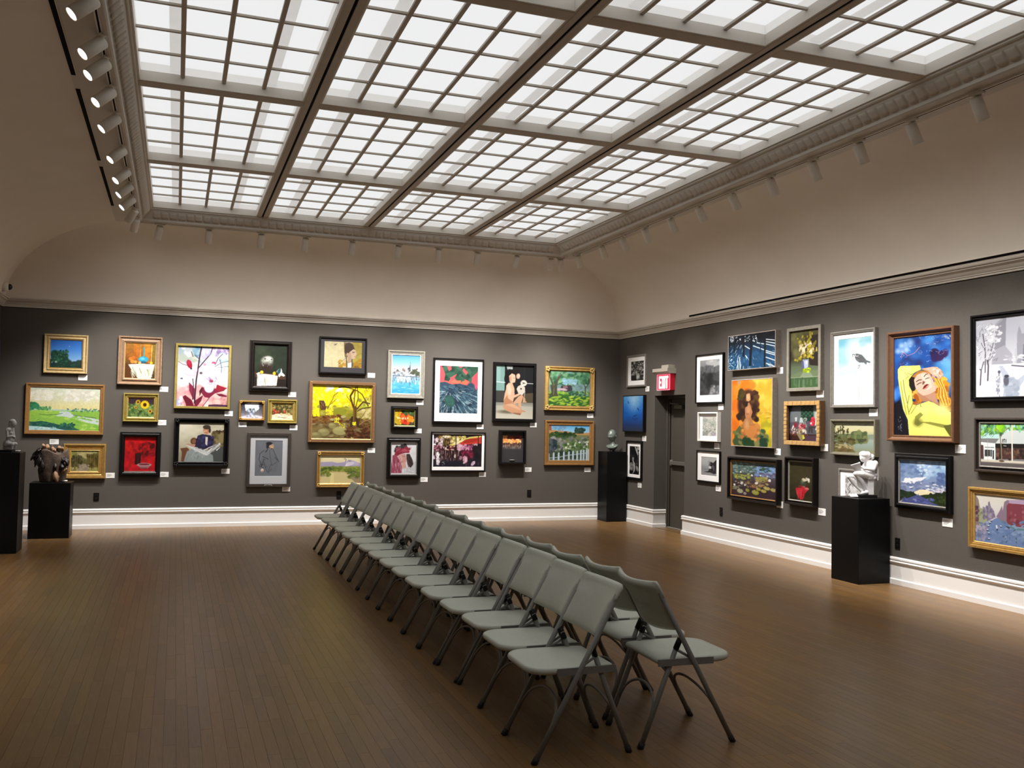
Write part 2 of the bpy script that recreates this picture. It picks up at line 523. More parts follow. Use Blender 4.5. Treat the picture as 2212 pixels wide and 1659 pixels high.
# ------------------------------------------------------------------ lamp tracks and spotlights
def track(lab, p0, p1):
    p0 = Vector(p0); p1 = Vector(p1); c = (p0 + p1) / 2; d = p1 - p0
    o = empty('light_track', c, math.atan2(d.y, d.x))
    tag(o, lab, 'track', 'lamp tracks')
    h = d.length / 2
    MB().bbox(-h, h, -.018, .018, -.016, .006, .002).obj('rail', M_white, o)
    MB().box(-h + .01, h - .01, -.006, .006, -.0165, -.0155).obj('groove', M_slot, o)
TZ = ZF - .002
DR = .30; DL = .15
track('white lamp track along the far side of the laylight', (LX[0] - .2, LY[0] + DR, TZ), (LX[-1] + .2, LY[0] + DR, TZ))
track('white lamp track along the right side of the laylight', (LX[-1] + DR, LY[-1], TZ), (LX[-1] + DR, LY[0] + .1, TZ))
track('white lamp track along the left side of the laylight', (LX[0] - DL - .03, LY[-1], TZ), (LX[0] - DL - .03, LY[0] + .1, TZ))
SPOT = bpy.data.lights.new('lamp_beam', 'SPOT')
SPOT.energy = SPOT_W; SPOT.spot_size = SPOT_ANG; SPOT.spot_blend = 1.0; SPOT.shadow_soft_size = .035
SPOT.color = (1.0, 0.955, 0.90)
SPILL = bpy.data.lights.new('lamp_spill', 'SPOT')
SPILL.energy = SPILL_W; SPILL.spot_size = math.radians(150); SPILL.spot_blend = 1.0; SPILL.shadow_soft_size = .035
SPILL.color = (1.0, 0.95, 0.89)
def make_head(tilt, aim, spill=True):
    """lamp that leans towards local +y"""
    o = empty('track_spotlight', (0, 0, 0))
    MB().bbox(-.06, .06, -.02, .02, -.036, -.016, .004).obj('adapter', M_white, o)
    MB().tube([(0, 0, -.034), (0, 0, -.062)], .009, 8).obj('stem', M_white, o)
    ax = Vector((0, math.sin(tilt), -math.cos(tilt)))
    c0 = Vector((0, -.01, -.060)); R = Matrix.Translation(c0) @ ax.to_track_quat('Z', 'Y').to_matrix().to_4x4()
    L = .165; r = .046
    MB().lathe([(.030, -.012), (r - .004, -.010), (r, -.004), (r, L), (r - .003, L + .002), (r - .006, L + .001), (r - .006, L - .012)], 20, R).obj('lamp_housing', M_white, o)
    MB().lathe([(r - .007, L - .010), (r - .007, L - .004), (.006, L - .001)], 16, R).obj('lens', M_lens, o)
    lo = bpy.data.objects.new('lamp_beam', SPOT); COL.objects.link(lo); lo.parent = o
    lo.location = c0 + ax * (L + .012)
    a = Vector((0, math.cos(aim), -math.sin(aim)))
    lo.rotation_euler = a.to_track_quat('-Z', 'Y').to_euler()
    if not spill: return o
    l2 = bpy.data.objects.new('lamp_spill', SPILL); COL.objects.link(l2); l2.parent = o
    l2.location = lo.location; l2.rotation_euler = ax.to_track_quat('-Z', 'Y').to_euler()
    return o
rgh = random.Random(5)
ords = ['first', 'second', 'third', 'fourth', 'fifth', 'sixth', 'seventh', 'eighth', 'ninth', 'tenth', 'eleventh', 'twelfth', 'thirteenth', 'fourteenth', 'fifteenth', 'sixteenth', 'seventeenth']
headA = make_head(math.radians(27), math.radians(59))
headB = make_head(math.radians(46), math.radians(58), False)
usedA = [False]; usedB = [False]
def place_head(proto, used, loc, rz, label, group):
    o = proto if not used[0] else copy_tree(proto)
    used[0] = True
    o.location = loc; o.rotation_euler = (0, 0, rz + rgh.uniform(-.12, .12))
    tag(o, label, 'spotlight', group)
HB = [-0.27, 0.34, 1.01, 1.6, 2.24, 2.89, 3.48, 4.07, 4.68, 5.23, 5.56]
for i, xx in enumerate(HB):
    place_head(headA, usedA, (min(xx, LX[-1] + .2), LY[0] + DR, TZ), .35 if i == 0 else (-.30 if i == 9 else -.62 if i == 10 else 0), 'white spotlight on the far track, %s from the left' % ords[i], 'spotlights on the far track')
HR = [12.45, 11.64, 11.01, 10.38, 9.73, 9.09, 8.42, 7.75, 7.1, 6.48, 5.87, 5.22, 4.5, 3.8, 3.0]
for i, yy in enumerate(HR):
    place_head(headA, usedA, (LX[-1] + DR, yy, TZ), -PI / 2 + (.65 if i == 0 else .30 if i == 1 else 0), 'white spotlight on the right track, %s from the far corner' % ords[i], 'spotlights on the right track')
HL = [5.95, 6.6, 7.0, 7.6, 8.27, 9.26, 10.07, 10.7, 11.33, 11.98, 12.55]
for i, yy in enumerate(HL[::-1]):
    place_head(headB, usedB, (LX[0] - DL - .03, yy, TZ), (.42 if i == 0 else .62) if i < 2 else PI / 2 + .36, 'glowing white spotlight on the left track, %s from the far corner' % ords[i], 'spotlights on the left track')

# ------------------------------------------------------------------ door, exit sign, outlets, dome camera
d = empty('door_1', (DOX, (DO0 + DO1) / 2, 0)); struct(d, 'dark painted exit door with a push bar in the recess of the right wall')
hw = (DO1 - DO0) / 2
fr = MB()
fr.bbox(-.13, 0, hw - .045, hw, 0, DOH, .004); fr.bbox(-.10, -.085, hw - .06, hw - .045, 0, DOH - .045, .003)
fr.bbox(-.13, 0, -hw, -hw + .045, 0, DOH, .004); fr.bbox(-.13, 0, -hw + .045, hw - .045, DOH - .045, DOH, .004)
fr.obj('door_frame', M_door, d)
MB().bbox(-.075, -.03, -hw + .047, hw - .062, .012, DOH - .048, .003).obj('door_leaf', M_door, d)
MB().bbox(-.13, 0, -hw + .046, hw - .046, 0, .012, .003).obj('threshold', M_steel, d)
pb = MB().bbox(-.135, -.095, -hw + .09, hw - .13, .985, 1.045, .006).obj('push_bar', mat('bar_metal', (.11, .10, .09), .45, noise=.05), d)
MB().bbox(-.10, -.074, -hw + .08, -hw + .14, .97, 1.06, .004).obj('bar_end', M_steel, pb)
MB().bbox(-.10, -.074, hw - .14, hw - .08, .97, 1.06, .004).obj('bar_end', M_steel, pb)
cl = MB().bbox(-.135, -.076, -.02, .22, 1.86, 1.92, .006).obj('door_closer', mat('closer_metal', (.10, .095, .085), .5, noise=.05), d)
MB().tube([(-.11, .10, 1.93), (-.19, .24, 1.945), (-.12, .36, 1.99)], .008, 6).obj('closer_arm', M_steel, cl)
MB().box(-.001, .02, -hw, hw, 0, DOH).obj('door_back', M_door, d)

ex = empty('exit_sign', (RX1, 12.63, 2.255))
tag(ex, 'red glowing EXIT sign above the doorway in the right wall', 'sign')
M_red = mat('exit_red', (.5, .02, .04), .4, emit=(1.0, .03, .10), es=0.62, noise=.02)
M_redside = mat('exit_red_side', (.3, .01, .02), .4, emit=(1.0, .01, .04), es=0.18, noise=.02)
M_cream = mat('exit_letter', (.9, .85, .75), .4, emit=(1.0, .93, .78), es=1.7, noise=.01)
M_pink = mat('exit_rim', (.9, .4, .5), .4, emit=(1.0, .22, .33), es=1.0, noise=.01)
MB().bbox(-.085, 0, -.20, .20, -.115, .125, .004).obj('housing', M_redside, ex)
MB().box(-.0865, -.0845, -.192, .192, -.108, .118).obj('face', M_red, ex)
rim = MB(); rim.bbox(-.09, -.084, -.2, .2, -.117, -.109, .001); rim.bbox(-.09, -.084, -.2, .2, .119, .127, .001); rim.bbox(-.09, -.084, -.201, -.193, -.11, .12, .001); rim.bbox(-.09, -.084, .193, .201, -.11, .12, .001)
rim.obj('rim', M_pink, ex)
def letter(polys, y0, w):
    mb = MB()
    for P in polys:
        pts = [(y0 - p[0] * w, -.092 + p[1] * .192) for p in P]
        k = len(pts)
        V = [(-.091, a, b) for a, b in pts] + [(-.086, a, b) for a, b in pts]
        F = [tuple(range(k)), tuple(range(k, 2 * k))[::-1]] + [(i, (i + 1) % k, k + (i + 1) % k, k + i) for i in range(k)]
        mb.add(V, F)
    mb.obj('letter', M_cream, ex)
R_ = lambda a, b, c, e: [(a, c), (b, c), (b, e), (a, e)]
letter([R_(0, .34, 0, 1), R_(.34, 1, 0, .17), R_(.34, .88, .42, .58), R_(.34, 1, .83, 1)], .135, .072)
letter([[(0, 0), (.36, 0), (1, 1), (.64, 1)], [(.64, 0), (1, 0), (.36, 1), (0, 1)]], .055, .082)
letter([R_(0, 1, 0, 1)], -.035, .026)
letter([R_(.34, .66, 0, .83), R_(0, 1, .83, 1)], -.069, .078)
can = MB(); can.add(*[[(0, -.235, .135), (-.12, -.235, .135), (-.15, -.235, .165), (-.15, -.235, .215), (0, -.235, .215), (0, .235, .135), (-.12, .235, .135), (-.15, .235, .165), (-.15, .235, .215), (0, .235, .215)],
    [(0, 1, 2, 3, 4), (9, 8, 7, 6, 5), (0, 5, 6, 1), (1, 6, 7, 2), (2, 7, 8, 3), (3, 8, 9, 4), (4, 9, 5, 0)]])
M_can = mat('canopy_paint', (.36, .33, .28), .5, noise=.03)
can.obj('canopy', M_can, ex)
MB().bbox(-.12, 0, -.20, .01, .215, .265, .004).obj('transformer_box', M_can, ex)

def outlet(loc, rz, lab):
    o = empty('power_outlet', loc, rz); tag(o, lab, 'outlet', 'dark power outlets')
    MB().bbox(-.036, .036, -.008, 0, -.058, .058, .003).obj('plate', M_outlet, o)
    for s_ in (-1, 1): MB().bbox(-.017, .017, -.0105, -.0075, s_ * .022 - .014, s_ * .022 + .014, .002).obj('socket', M_blackp, o)
outlet((-1.01, RY1, .443), 0, 'dark power outlet low on the back wall, right of the low black plinth')
outlet((2.385, RY1, .443), 0, 'dark power outlet below the heron marsh picture, behind the first chairs')
outlet((5.496, RY1, .443), 0, 'dark power outlet low on the back wall below the black shadow box')
outlet((RX1, 11.12, .43), -PI / 2, 'dark power outlet on the right wall just beyond the doorway baseboard')
outlet((RX1, 7.79, .42), -PI / 2, 'dark power outlet on the right wall beside the tall black plinth')

dc = empty('dome_camera', (RX0 + .075, 13.98, 3.285)); tag(dc, 'small beige dome security camera in the far left corner above the crown', 'camera')
Rm = Matrix.Rotation(PI / 2, 4, 'Y') @ Matrix.Rotation(0, 4, 'X')
MB().lathe([(.062, -.04), (.062, .035), (.056, .052), (.045, .056)], 20, Rm).obj('housing', M_white, dc)
MB().lathe([(.044, .055), (.040, .074), (.028, .090), (.012, .098), (.003, .1)], 20, Rm).obj('dome', mat('smoked_dome', (.01, .008, .008), .12, noise=.02), dc)

# ------------------------------------------------------------------ black plinths
def plinth(name, lab, x0, x1, y0, y1, h):
    o = MB().bbox(x0, x1, y0, y1, 0, h, .003).obj(name, M_ped)
    c = Vector(((x0 + x1) / 2, (y0 + y1) / 2, 0))
    o.data.transform(Matrix.Translation(-c)); o.location = c
    return tag(o, lab, 'plinth', 'black display plinths')
plinth('display_plinth', 'wide black plinth against the right wall under the white seated figure', 6.665, 7.068, 7.862, 8.285, .878)
plinth('display_plinth', 'tall narrow black plinth in the far right corner under the bronze head', 6.70, 7.06, 13.90, 14.25, 1.148)
plinth('display_plinth', 'tall black plinth at the left edge of the view under the grey kneeling figure', -2.06, -1.655, 11.93, 12.34, 1.145)
plinth('display_plinth', 'low wide black plinth near the back wall under the rough bark vessel', -1.722, -1.243, 13.265, 13.66, .712)

# ------------------------------------------------------------------ folding chairs
def chair_seat():
    # outline in plan, front (u=+.27) rounded, slight waist to the rear
    out = []
    for k in range(9):
        a = k / 8 * PI / 2
        out.append((.165 + .105 * math.sin(a), .105 + .103 * math.cos(a)))
    out = [(-.168, .182), (-.150, .191), (.0, .204)] + out
    out = out + [(p[0], -p[1]) for p in out[::-1]]
    cu = .05
    def ring(k, z, dish=0):
        return [(cu + (p[0] - cu) * k, p[1] * k, z) for p in out]
    layers = [ring(.60, .405), ring(.955, .405), ring(.985, .411), ring(1.0, .420), ring(.985, .432), ring(.955, .437), ring(.80, .4355), ring(.45, .430), ring(.12, .428)]
    n = len(out); V = [q for l in layers for q in l]
    F = [(i * n + k, i * n + (k + 1) % n, (i + 1) * n + (k + 1) % n, (i + 1) * n + k) for i in range(len(layers) - 1) for k in range(n)]
    F.append(tuple(range(n))[::-1]); F.append(tuple((len(layers) - 1) * n + k for k in range(n)))
    return MB().add(V, F, True)
SL = .45 / .82                                       # back tilt of the long leg: u = .25 - SL*z
def post_u(z): return .25 - SL * z
def chair_back():
    nu, nv = 20, 14
    H0, H1 = .575, .822
    def P(a, b, side):                               # a -1..1 across, b 0..1 up
        z = H0 + (H1 - H0) * b
        c = 1 - a * a
        u = post_u(z) - .042 * c + .005
        top = -.012 * c * max(0, (b - .6) / .4)
        bot = .018 * c * max(0, (.25 - b) / .25) * -1
        z = z + top + bot
        y = a * (.1985 + .0290 * min(1, max(0, (b - .60) / .10)))
        r = .93 + .07 * (1 - max(0, (b - .9) / .1) ** 2) if b > .9 else 1
        y *= r
        th = .014 + .007 * min(1, max(0, (b - .90) / .05)) + (.004 if abs(a) > .90 and b > .6 else 0)
        off = th if side > 0 else -th
        if side < 0:
            for zc in (.42, .74):                     # two long pressed hollows in the rear face
                e = ((a / .62) ** 4 + ((b - zc) / .10) ** 4)
                if e < 1: off += .016 * (1 - e)
        edge = min(b / .06, (1 - b) / .06, (1 - abs(a)) / .06, 1)
        off *= math.sqrt(max(.06, 1 - (1 - edge) ** 2))
        return (u + off * .88, y, z + off * SL * .85)
    mb = MB(); V = []
    for s_ in (1, -1):
        for j in range(nv + 1):
            for i in range(nu + 1): V.append(P(-1 + 2 * i / nu, j / nv, s_))
    w_ = nu + 1; o = (nv + 1) * w_; F = []
    for j in range(nv):
        for i in range(nu):
            a = j * w_ + i
            F.append((a, a + 1, a + w_ + 1, a + w_)); F.append((o + a, o + a + w_, o + a + w_ + 1, o + a + 1))
    for i in range(nu):
        F.append((i, o + i, o + i + 1, i + 1)); k = nv * w_ + i; F.append((k, k + 1, o + k + 1, o + k))
    for j in range(nv):
        k = j * w_; F.append((k, k + w_, o + k + w_, o + k)); k = j * w_ + nu; F.append((k, o + k, o + k + w_, k + w_))
    return mb.add(V, F, True)
def make_chair():
    t = empty('folding_chair', (0, 0, 0))
    chair_seat().obj('seat', M_plastic, t)
    chair_back().obj('backrest', M_plastic, t)
    for s_ in (-1, 1):
        y = s_ * .215
        lg = MB().tube([(post_u(.012), y, .012), (post_u(.3), y, .3), (post_u(.770), s_ * .212, .770)], .0138, 10, flat=(1, .78)).obj('leg', M_steel, t)
        MB().tube([(post_u(-.002) , y, .0), (post_u(.03), y, .03)], .0155, 10).obj('rubber_foot', M_rubber, lg)
        y2 = s_ * .190
        rl = lambda z: -.054 - (.206) * (1 - z / .515)
        lg = MB().tube([(rl(.012), y2, .012), (rl(.25), y2, .25), (rl(.515), y2, .515)], .0135, 10, flat=(1, .78)).obj('leg', M_steel, t)
        MB().tube([(rl(0), y2, .0), (rl(.03), y2, .03)], .0165, 10).obj('rubber_foot', M_rubber, lg)
        MB().tube([(rl(.478), y2, .478), (rl(.532), s_ * .197, .532)], .0150, 10).obj('hinge_cap', M_blackp, t)
        MB().add([(-.172, s_ * .199, .400), (.135, s_ * .207, .400), (.135, s_ * .207, .434), (-.172, s_ * .199, .434), (-.172, s_ * .208, .400), (.135, s_ * .214, .400), (.135, s_ * .214, .434), (-.172, s_ * .208, .434)],
                 [(0, 1, 2, 3), (4, 7, 6, 5), (0, 4, 5, 1), (1, 5, 6, 2), (2, 6, 7, 3), (3, 7, 4, 0)]).obj('seat_rail', M_steel, t)
        MB().tube([(post_u(.40) - .004, s_ * .206, .425), (rl(.475) + .006, s_ * .198, .475)], .007, 6, flat=(1, .5)).obj('link', M_steel, t)
    def arch(half, base, top, uf, name):
        pts = []
        for k in range(15):
            a = -1 + k / 7
            z = base + (top - base) * math.sqrt(max(0, 1 - a * a))
            pts.append((uf(z), a * half, z))
        return MB().tube(pts, .0072, 6).obj(name, M_steel, t)
    arch(.211, .155, .285, post_u, 'stretcher')
    arch(.186, .150, .275, rl, 'stretcher')
    return t
ch = make_chair(); chused = False
YL = [4.335, 4.80, 5.285, 5.748, 6.210, 6.672, 7.134, 7.598, 8.066, 8.536, 9.0, 9.48, 9.97, 10.435, 10.905, 11.37]
XL = [1.880, 1.900, 1.925, 1.915, 1.905, 1.903, 1.904, 1.902, 1.902, 1.902, 1.903, 1.905, 1.910, 1.915, 1.905, 1.890]
YR = [4.350, 4.828, 5.300, 5.80, 6.265, 6.73, 7.192, 7.66, 8.13, 8.61, 9.09, 9.56, 10.04, 10.50, 10.97, 11.44]
XR = [2.475, 2.500, 2.482, 2.495, 2.475, 2.475, 2.478, 2.490, 2.480, 2.490, 2.492, 2.496, 2.500, 2.502, 2.500, 2.495]
rc = random.Random(11)
for side, (xs, ys) in enumerate(((XL, YL), (XR, YR))):
    row = 'left-facing row' if side == 0 else 'right-facing row'
    for i in range(16):
        o = ch if not chused else copy_tree(ch)
        chused = True
        o.location = (xs[i], ys[i], 0)
        o.rotation_euler = (0, 0, (PI if side == 0 else 0) + rc.uniform(-.012, .012) + (-.035 if (side == 1 and i == 0) else 0))
        if i == 0: lab = 'grey plastic folding chair at the near end of the ' + row
        elif i == 15: lab = 'grey plastic folding chair at the far end of the ' + row
        elif i < 8: lab = 'grey plastic folding chair, %s from the near end of the %s' % (ords[i], row)
        else: lab = 'grey plastic folding chair, %s from the far end of the %s' % (ords[15 - i], row)
        tag(o, lab, 'chair', 'folding chairs in two rows back to back')
# ------------------------------------------------------------------ painted pictures: small procedural canvases
# every picture is drawn stroke by stroke into a colour grid that becomes the vertex colours of its canvas mesh
class Cv:
    def __init__(s, x0, y0, x1, y1, sc, sk=(0, 0), seed=1, base='808080'):
        s.x0, s.y0, s.x1, s.y1, s.sk = x0, y0, x1, y1, sk
        s.W = max(28, int((x1 - x0) / sc * 1.2)) * 2
        ym = (sk[1] - sk[0]) * (x1 - x0) / 2
        s.H = max(28, int((y1 - y0 + ym) / sc * 1.2)) * 2
        s.kx = s.W / (x1 - x0); s.ky = s.H / (y1 - y0 + ym)
        s.a = np.zeros((s.H, s.W, 3), np.float32) + np.array(hx(base), np.float32)
        s.r = np.random.RandomState(seed)
        s.rr = random.Random(seed)
    def t(s, x, y):
        st, sb = s.sk
        yt = s.y0 + st * (x - s.x0); yb = s.y1 + sb * (x - s.x0)
        return (x - s.x0) * s.kx, (y - yt) / (yb - yt) * s.H
    def _blend(s, bx, m, col):
        x0, x1, y0, y1 = bx
        m = m[..., None]
        s.a[y0:y1, x0:x1] = s.a[y0:y1, x0:x1] * (1 - m) + np.array(hx(col), np.float32) * m
    def _bx(s, xa, xb, ya, yb):
        x0, x1, y0, y1 = max(0, int(xa)), min(s.W, int(xb) + 2), max(0, int(ya)), min(s.H, int(yb) + 2)
        if x1 <= x0 or y1 <= y0: return None, None, None
        Y, X = np.mgrid[y0:y1, x0:x1]
        return (x0, x1, y0, y1), X + .5, Y + .5
    def g(s, *cols, x=None, y=None):
        """vertical gradient, optionally inside a window"""
        xa, xb = (0, s.W) if x is None else [int((v - s.x0) * s.kx) for v in x]
        ya, yb = (0, s.H) if y is None else [int(s.t(s.x0, v)[1]) for v in y]
        xa, xb, ya, yb = max(0, xa), min(s.W, xb), max(0, ya), min(s.H, yb)
        if yb <= ya: return s
        c = np.array([hx(k) for k in cols], np.float32)
        v = np.linspace(0, len(c) - 1, yb - ya)
        i = np.minimum(v.astype(int), len(c) - 2) if len(c) > 1 else v.astype(int) * 0
        row = c[i] * (1 - (v - i))[:, None] + c[np.minimum(i + 1, len(c) - 1)] * (v - i)[:, None]
        s.a[ya:yb, xa:xb] = row[:, None, :]
        return s
    def e(s, cx, cy, rx, ry, col, soft=.12, rot=0, al=1):
        X0, Y0 = s.t(cx, cy); rx *= s.kx; ry *= s.ky
        R = max(rx, ry) * (1 + soft) + 1
        bx, X, Y = s._bx(X0 - R, X0 + R, Y0 - R, Y0 + R)
        if bx is None: return s
        c, n = math.cos(rot), math.sin(rot)
        u = ((X - X0) * c + (Y - Y0) * n) / rx; v = (-(X - X0) * n + (Y - Y0) * c) / ry
        d = np.sqrt(u * u + v * v)
        s._blend(bx, np.clip((1 + soft - d) / (2 * soft + 1e-3), 0, 1) * al, col)
        return s
    def p(s, col, *pts, al=1):
        """filled polygon; pts flat x, y, x, y ..."""
        P = [s.t(pts[i], pts[i + 1]) for i in range(0, len(pts), 2)]
        xs = [q[0] for q in P]; ys = [q[1] for q in P]
        bx, X, Y = s._bx(min(xs), max(xs), min(ys), max(ys))
        if bx is None: return s
        ins = np.zeros(X.shape, bool)
        for i in range(len(P)):
            (ax, ay), (bx_, by) = P[i - 1], P[i]
            if ay == by: continue
            ins ^= ((ay > Y) != (by > Y)) & (X < (bx_ - ax) * (Y - ay) / (by - ay) + ax)
        s._blend(bx, ins.astype(np.float32) * al, col)
        return s
    def l(s, col, w, *pts, al=1):
        P = [s.t(pts[i], pts[i + 1]) for i in range(0, len(pts), 2)]
        w = max(.7, w * s.kx / 2)
        for i in range(len(P) - 1):
            (ax, ay), (bx_, by) = P[i], P[i + 1]
            bx, X, Y = s._bx(min(ax, bx_) - w - 1, max(ax, bx_) + w + 1, min(ay, by) - w - 1, max(ay, by) + w + 1)
            if bx is None: continue
            dx, dy = bx_ - ax, by - ay; L = dx * dx + dy * dy + 1e-6
            t = np.clip(((X - ax) * dx + (Y - ay) * dy) / L, 0, 1)
            d = np.hypot(X - ax - t * dx, Y - ay - t * dy)
            s._blend(bx, np.clip(w + .5 - d, 0, 1) * al, col)
        return s
    def b(s, n, x0, x1, y0, y1, cols, r0, r1, asp=1, al=1, rot=0, soft=.25):
        """n random dabs"""
        cols = cols.split()
        for _ in range(n):
            r = s.rr.uniform(r0, r1)
            s.e(s.rr.uniform(x0, x1), s.rr.uniform(y0, y1), r, r * asp * s.rr.uniform(.7, 1.3), s.rr.choice(cols), soft, rot + s.rr.uniform(-.5, .5), al)
        return s
    def k(s, n, x0, x1, y0, y1, cols, ln, w, ang, jit=.3, al=1):
        """n random strokes"""
        cols = cols.split()
        for _ in range(n):
            x, y = s.rr.uniform(x0, x1), s.rr.uniform(y0, y1); a = ang + s.rr.uniform(-jit, jit); q = ln * s.rr.uniform(.5, 1.2)
            s.l(s.rr.choice(cols), w * s.rr.uniform(.6, 1.3), x, y, x + math.cos(a) * q, y + math.sin(a) * q, al=al)
        return s
    def n(s, amp, sc=6, x=None, y=None, col=None):
        """soft cloudy variation"""
        gh, gw = max(2, int(s.H / sc)), max(2, int(s.W / sc))
        q = s.r.rand(gh + 1, gw + 1)
        yy = np.linspace(0, gh - .001, s.H); xx = np.linspace(0, gw - .001, s.W)
        i, j = yy.astype(int), xx.astype(int); u, v = (yy - i)[:, None], (xx - j)[None]
        u = u * u * (3 - 2 * u); v = v * v * (3 - 2 * v)
        f = (q[i][:, j] * (1 - u) * (1 - v) + q[i + 1][:, j] * u * (1 - v) + q[i][:, j + 1] * (1 - u) * v + q[i + 1][:, j + 1] * u * v)
        if col:
            m = np.clip((f - .5) * 4 + .5, 0, 1)[..., None] * amp
            s.a[:] = s.a * (1 - m) + np.array(hx(col), np.float32) * m
        else:
            s.a *= (1 + amp * (f - .5) * 2)[..., None]
        return s
    def out(s):
        a = np.clip(s.a, 0, 1)
        a = a.reshape(s.H // 2, 2, s.W // 2, 2, 3).mean((1, 3))
        return a

def A_dusk():
    a = Cv(605, 738, 955, 1070, 5.53, seed=1).g('2f6fd0', '4a8fe8', '7fb2ea', 'd7ddd0')
    a.b(60, 590, 980, 990, 1080, '16302f 1d3a34 243f3b', 14, 34).b(16, 640, 770, 880, 1010, '1c4436 20503c 18392f', 30, 52)
    a.b(90, 610, 800, 860, 1020, '1c4436 2b5e47 18392f 356b4d', 6, 16).e(672, 1000, 12, 12, '9fb9a8', .5)
    a.g('1a3a33', '1d4030', y=(1035, 1070)).b(50, 600, 960, 1020, 1075, '1c4030 2a5540 14302c', 6, 16, .5).e(815, 812, 4, 4, 'ffffff', .6)
    return a
def A_marsh():
    a = Cv(292, 75, 932, 480, 4.367, seed=2).g('d9e2d0', 'dfe0c0', 'ecdf9a', 'efd98c', 'f0dc90')
    a.b(40, 300, 480, 115, 190, 'f4f2e0 eeead2 f7f5ea', 12, 30, .5).b(60, 620, 860, 95, 190, 'e8e6d4 dfdccb f2f0e4', 14, 34, .6).b(14, 850, 930, 140, 180, 'f0eedd', 8, 18, .4).b(10, 530, 580, 125, 150, 'f4f2e2', 7, 13, .5)
    a.g('b9d6c8', 'b9d6c8', y=(282, 298)).p('94c850', 285, 296, 940, 290, 940, 485, 285, 485)
    a.b(26, 292, 372, 232, 285, '2f7d57 3c8f5f 267049', 10, 20).b(40, 370, 480, 262, 292, '4e9d6a 3b8558 72b36d', 5, 12).b(40, 635, 930, 272, 298, '4c7f66 3f7460 5d8f70', 4, 13, .6)
    a.b(50, 290, 560, 300, 330, 'a7d356 b6da5f 98c94f', 10, 30, .3)
    a.p('cfe0d8', 560, 300, 640, 298, 700, 330, 760, 345, 860, 360, 940, 375, 940, 425, 800, 395, 720, 375, 600, 348, 520, 345, 560, 325)
    a.p('8fc04e', 660, 318, 780, 310, 940, 318, 940, 362, 860, 352, 760, 340, 690, 332).l('37604a', 5, 690, 334, 780, 346, 860, 352, 940, 366).l('37604a', 4, 380, 328, 440, 336, 540, 330, 590, 318)
    a.b(80, 290, 930, 350, 470, 'a5d65a 8fc94e b7e065 7fbd48', 10, 34, .35)
    a.p('cfe0d8', 720, 362, 780, 372, 940, 404, 940, 425, 800, 400)
    a.p('2b5f58', 285, 400, 340, 402, 400, 392, 470, 405, 560, 425, 660, 440, 760, 475, 600, 480, 285, 440).b(60, 290, 700, 410, 455, '22524c 2f6b55 3a7b5a', 6, 16, .7)
    a.p('bfe4e6', 285, 440, 380, 446, 470, 452, 560, 466, 640, 482, 285, 482).b(30, 290, 560, 450, 478, 'd9f0ee 8fc6cf', 6, 20, .3)
    return a.n(.04, 5)
def A_bluevase():
    a = Cv(1508, 780, 1845, 1190, 5.53, seed=3).g('a8742a', '9a5f1d', '5a3d1c', '4a3a1c')
    a.g('c07a20', 'b5661a', 'a05d1a', x=(1600, 1680), y=(780, 1010)).g('c98a2a', 'c07a20', 'a36018', x=(1720, 1800), y=(780, 1000)).g('8a7420', '807028', '6c5c22', x=(1820, 1850), y=(780, 1100))
    a.l('cfc06a', 9, 1805, 800, 1800, 990).l('b9a05a', 6, 1680, 800, 1675, 960).n(.12, 8)
    a.p('5b3413', 1508, 1020, 1600, 1015, 1640, 1190, 1508, 1190)
    a.p('e8e6d4', 1545, 1030, 1700, 1018, 1840, 1022, 1820, 1120, 1800, 1190, 1660, 1190, 1600, 1120)
    a.k(26, 1570, 1800, 1050, 1130, 'b9bba5 cfd0bd f6f5ea 8d947c', 80, 7, 1.3, .25)
    a.l('3d9ab5', 13, 1716, 830, 1714, 950).e(1712, 966, 58, 34, '3a9fc0').e(1700, 960, 26, 14, '6cc6dc', .4).e(1712, 1000, 34, 12, '1f5f7c')
    for x, y, r, c in ((1570, 965, 20, 'e07a2a'), (1600, 950, 18, 'd86a2a'), (1590, 995, 22, 'f09038'), (1625, 1000, 17, 'e8a050'), (1672, 1008, 16, 'f0b878'), (1800, 1005, 17, 'e8c028'), (1770, 1000, 10, 'e07030')): a.e(x, y, r, r, c)
    return a
def A_sunflower():
    a = Cv(1212, 180, 1445, 345, 4.367, seed=4).g('33202c', '3a2c30', '4c5c34', '3c5a2c')
    a.b(160, 1212, 1445, 235, 345, '4f6b34 3b5a2a 6f8a48 7d9a55 2c4a22', 6, 18).b(40, 1212, 1445, 240, 300, '8a9a50 5b7a3a', 4, 12)
    for x, y, r in ((1362, 238, 40), (1300, 217, 22), (1283, 262, 14), (1412, 292, 20)):
        for k in range(14):
            t = k / 14 * 2 * PI; a.e(x + math.cos(t) * r * .68, y + math.sin(t) * r * .6, r * .36, r * .17, 'f0c418' if r > 25 else 'c79c24', rot=t)
        a.e(x, y, r * .42, r * .42, '5a3010').e(x, y, r * .28, r * .28, '381c0c')
    return a
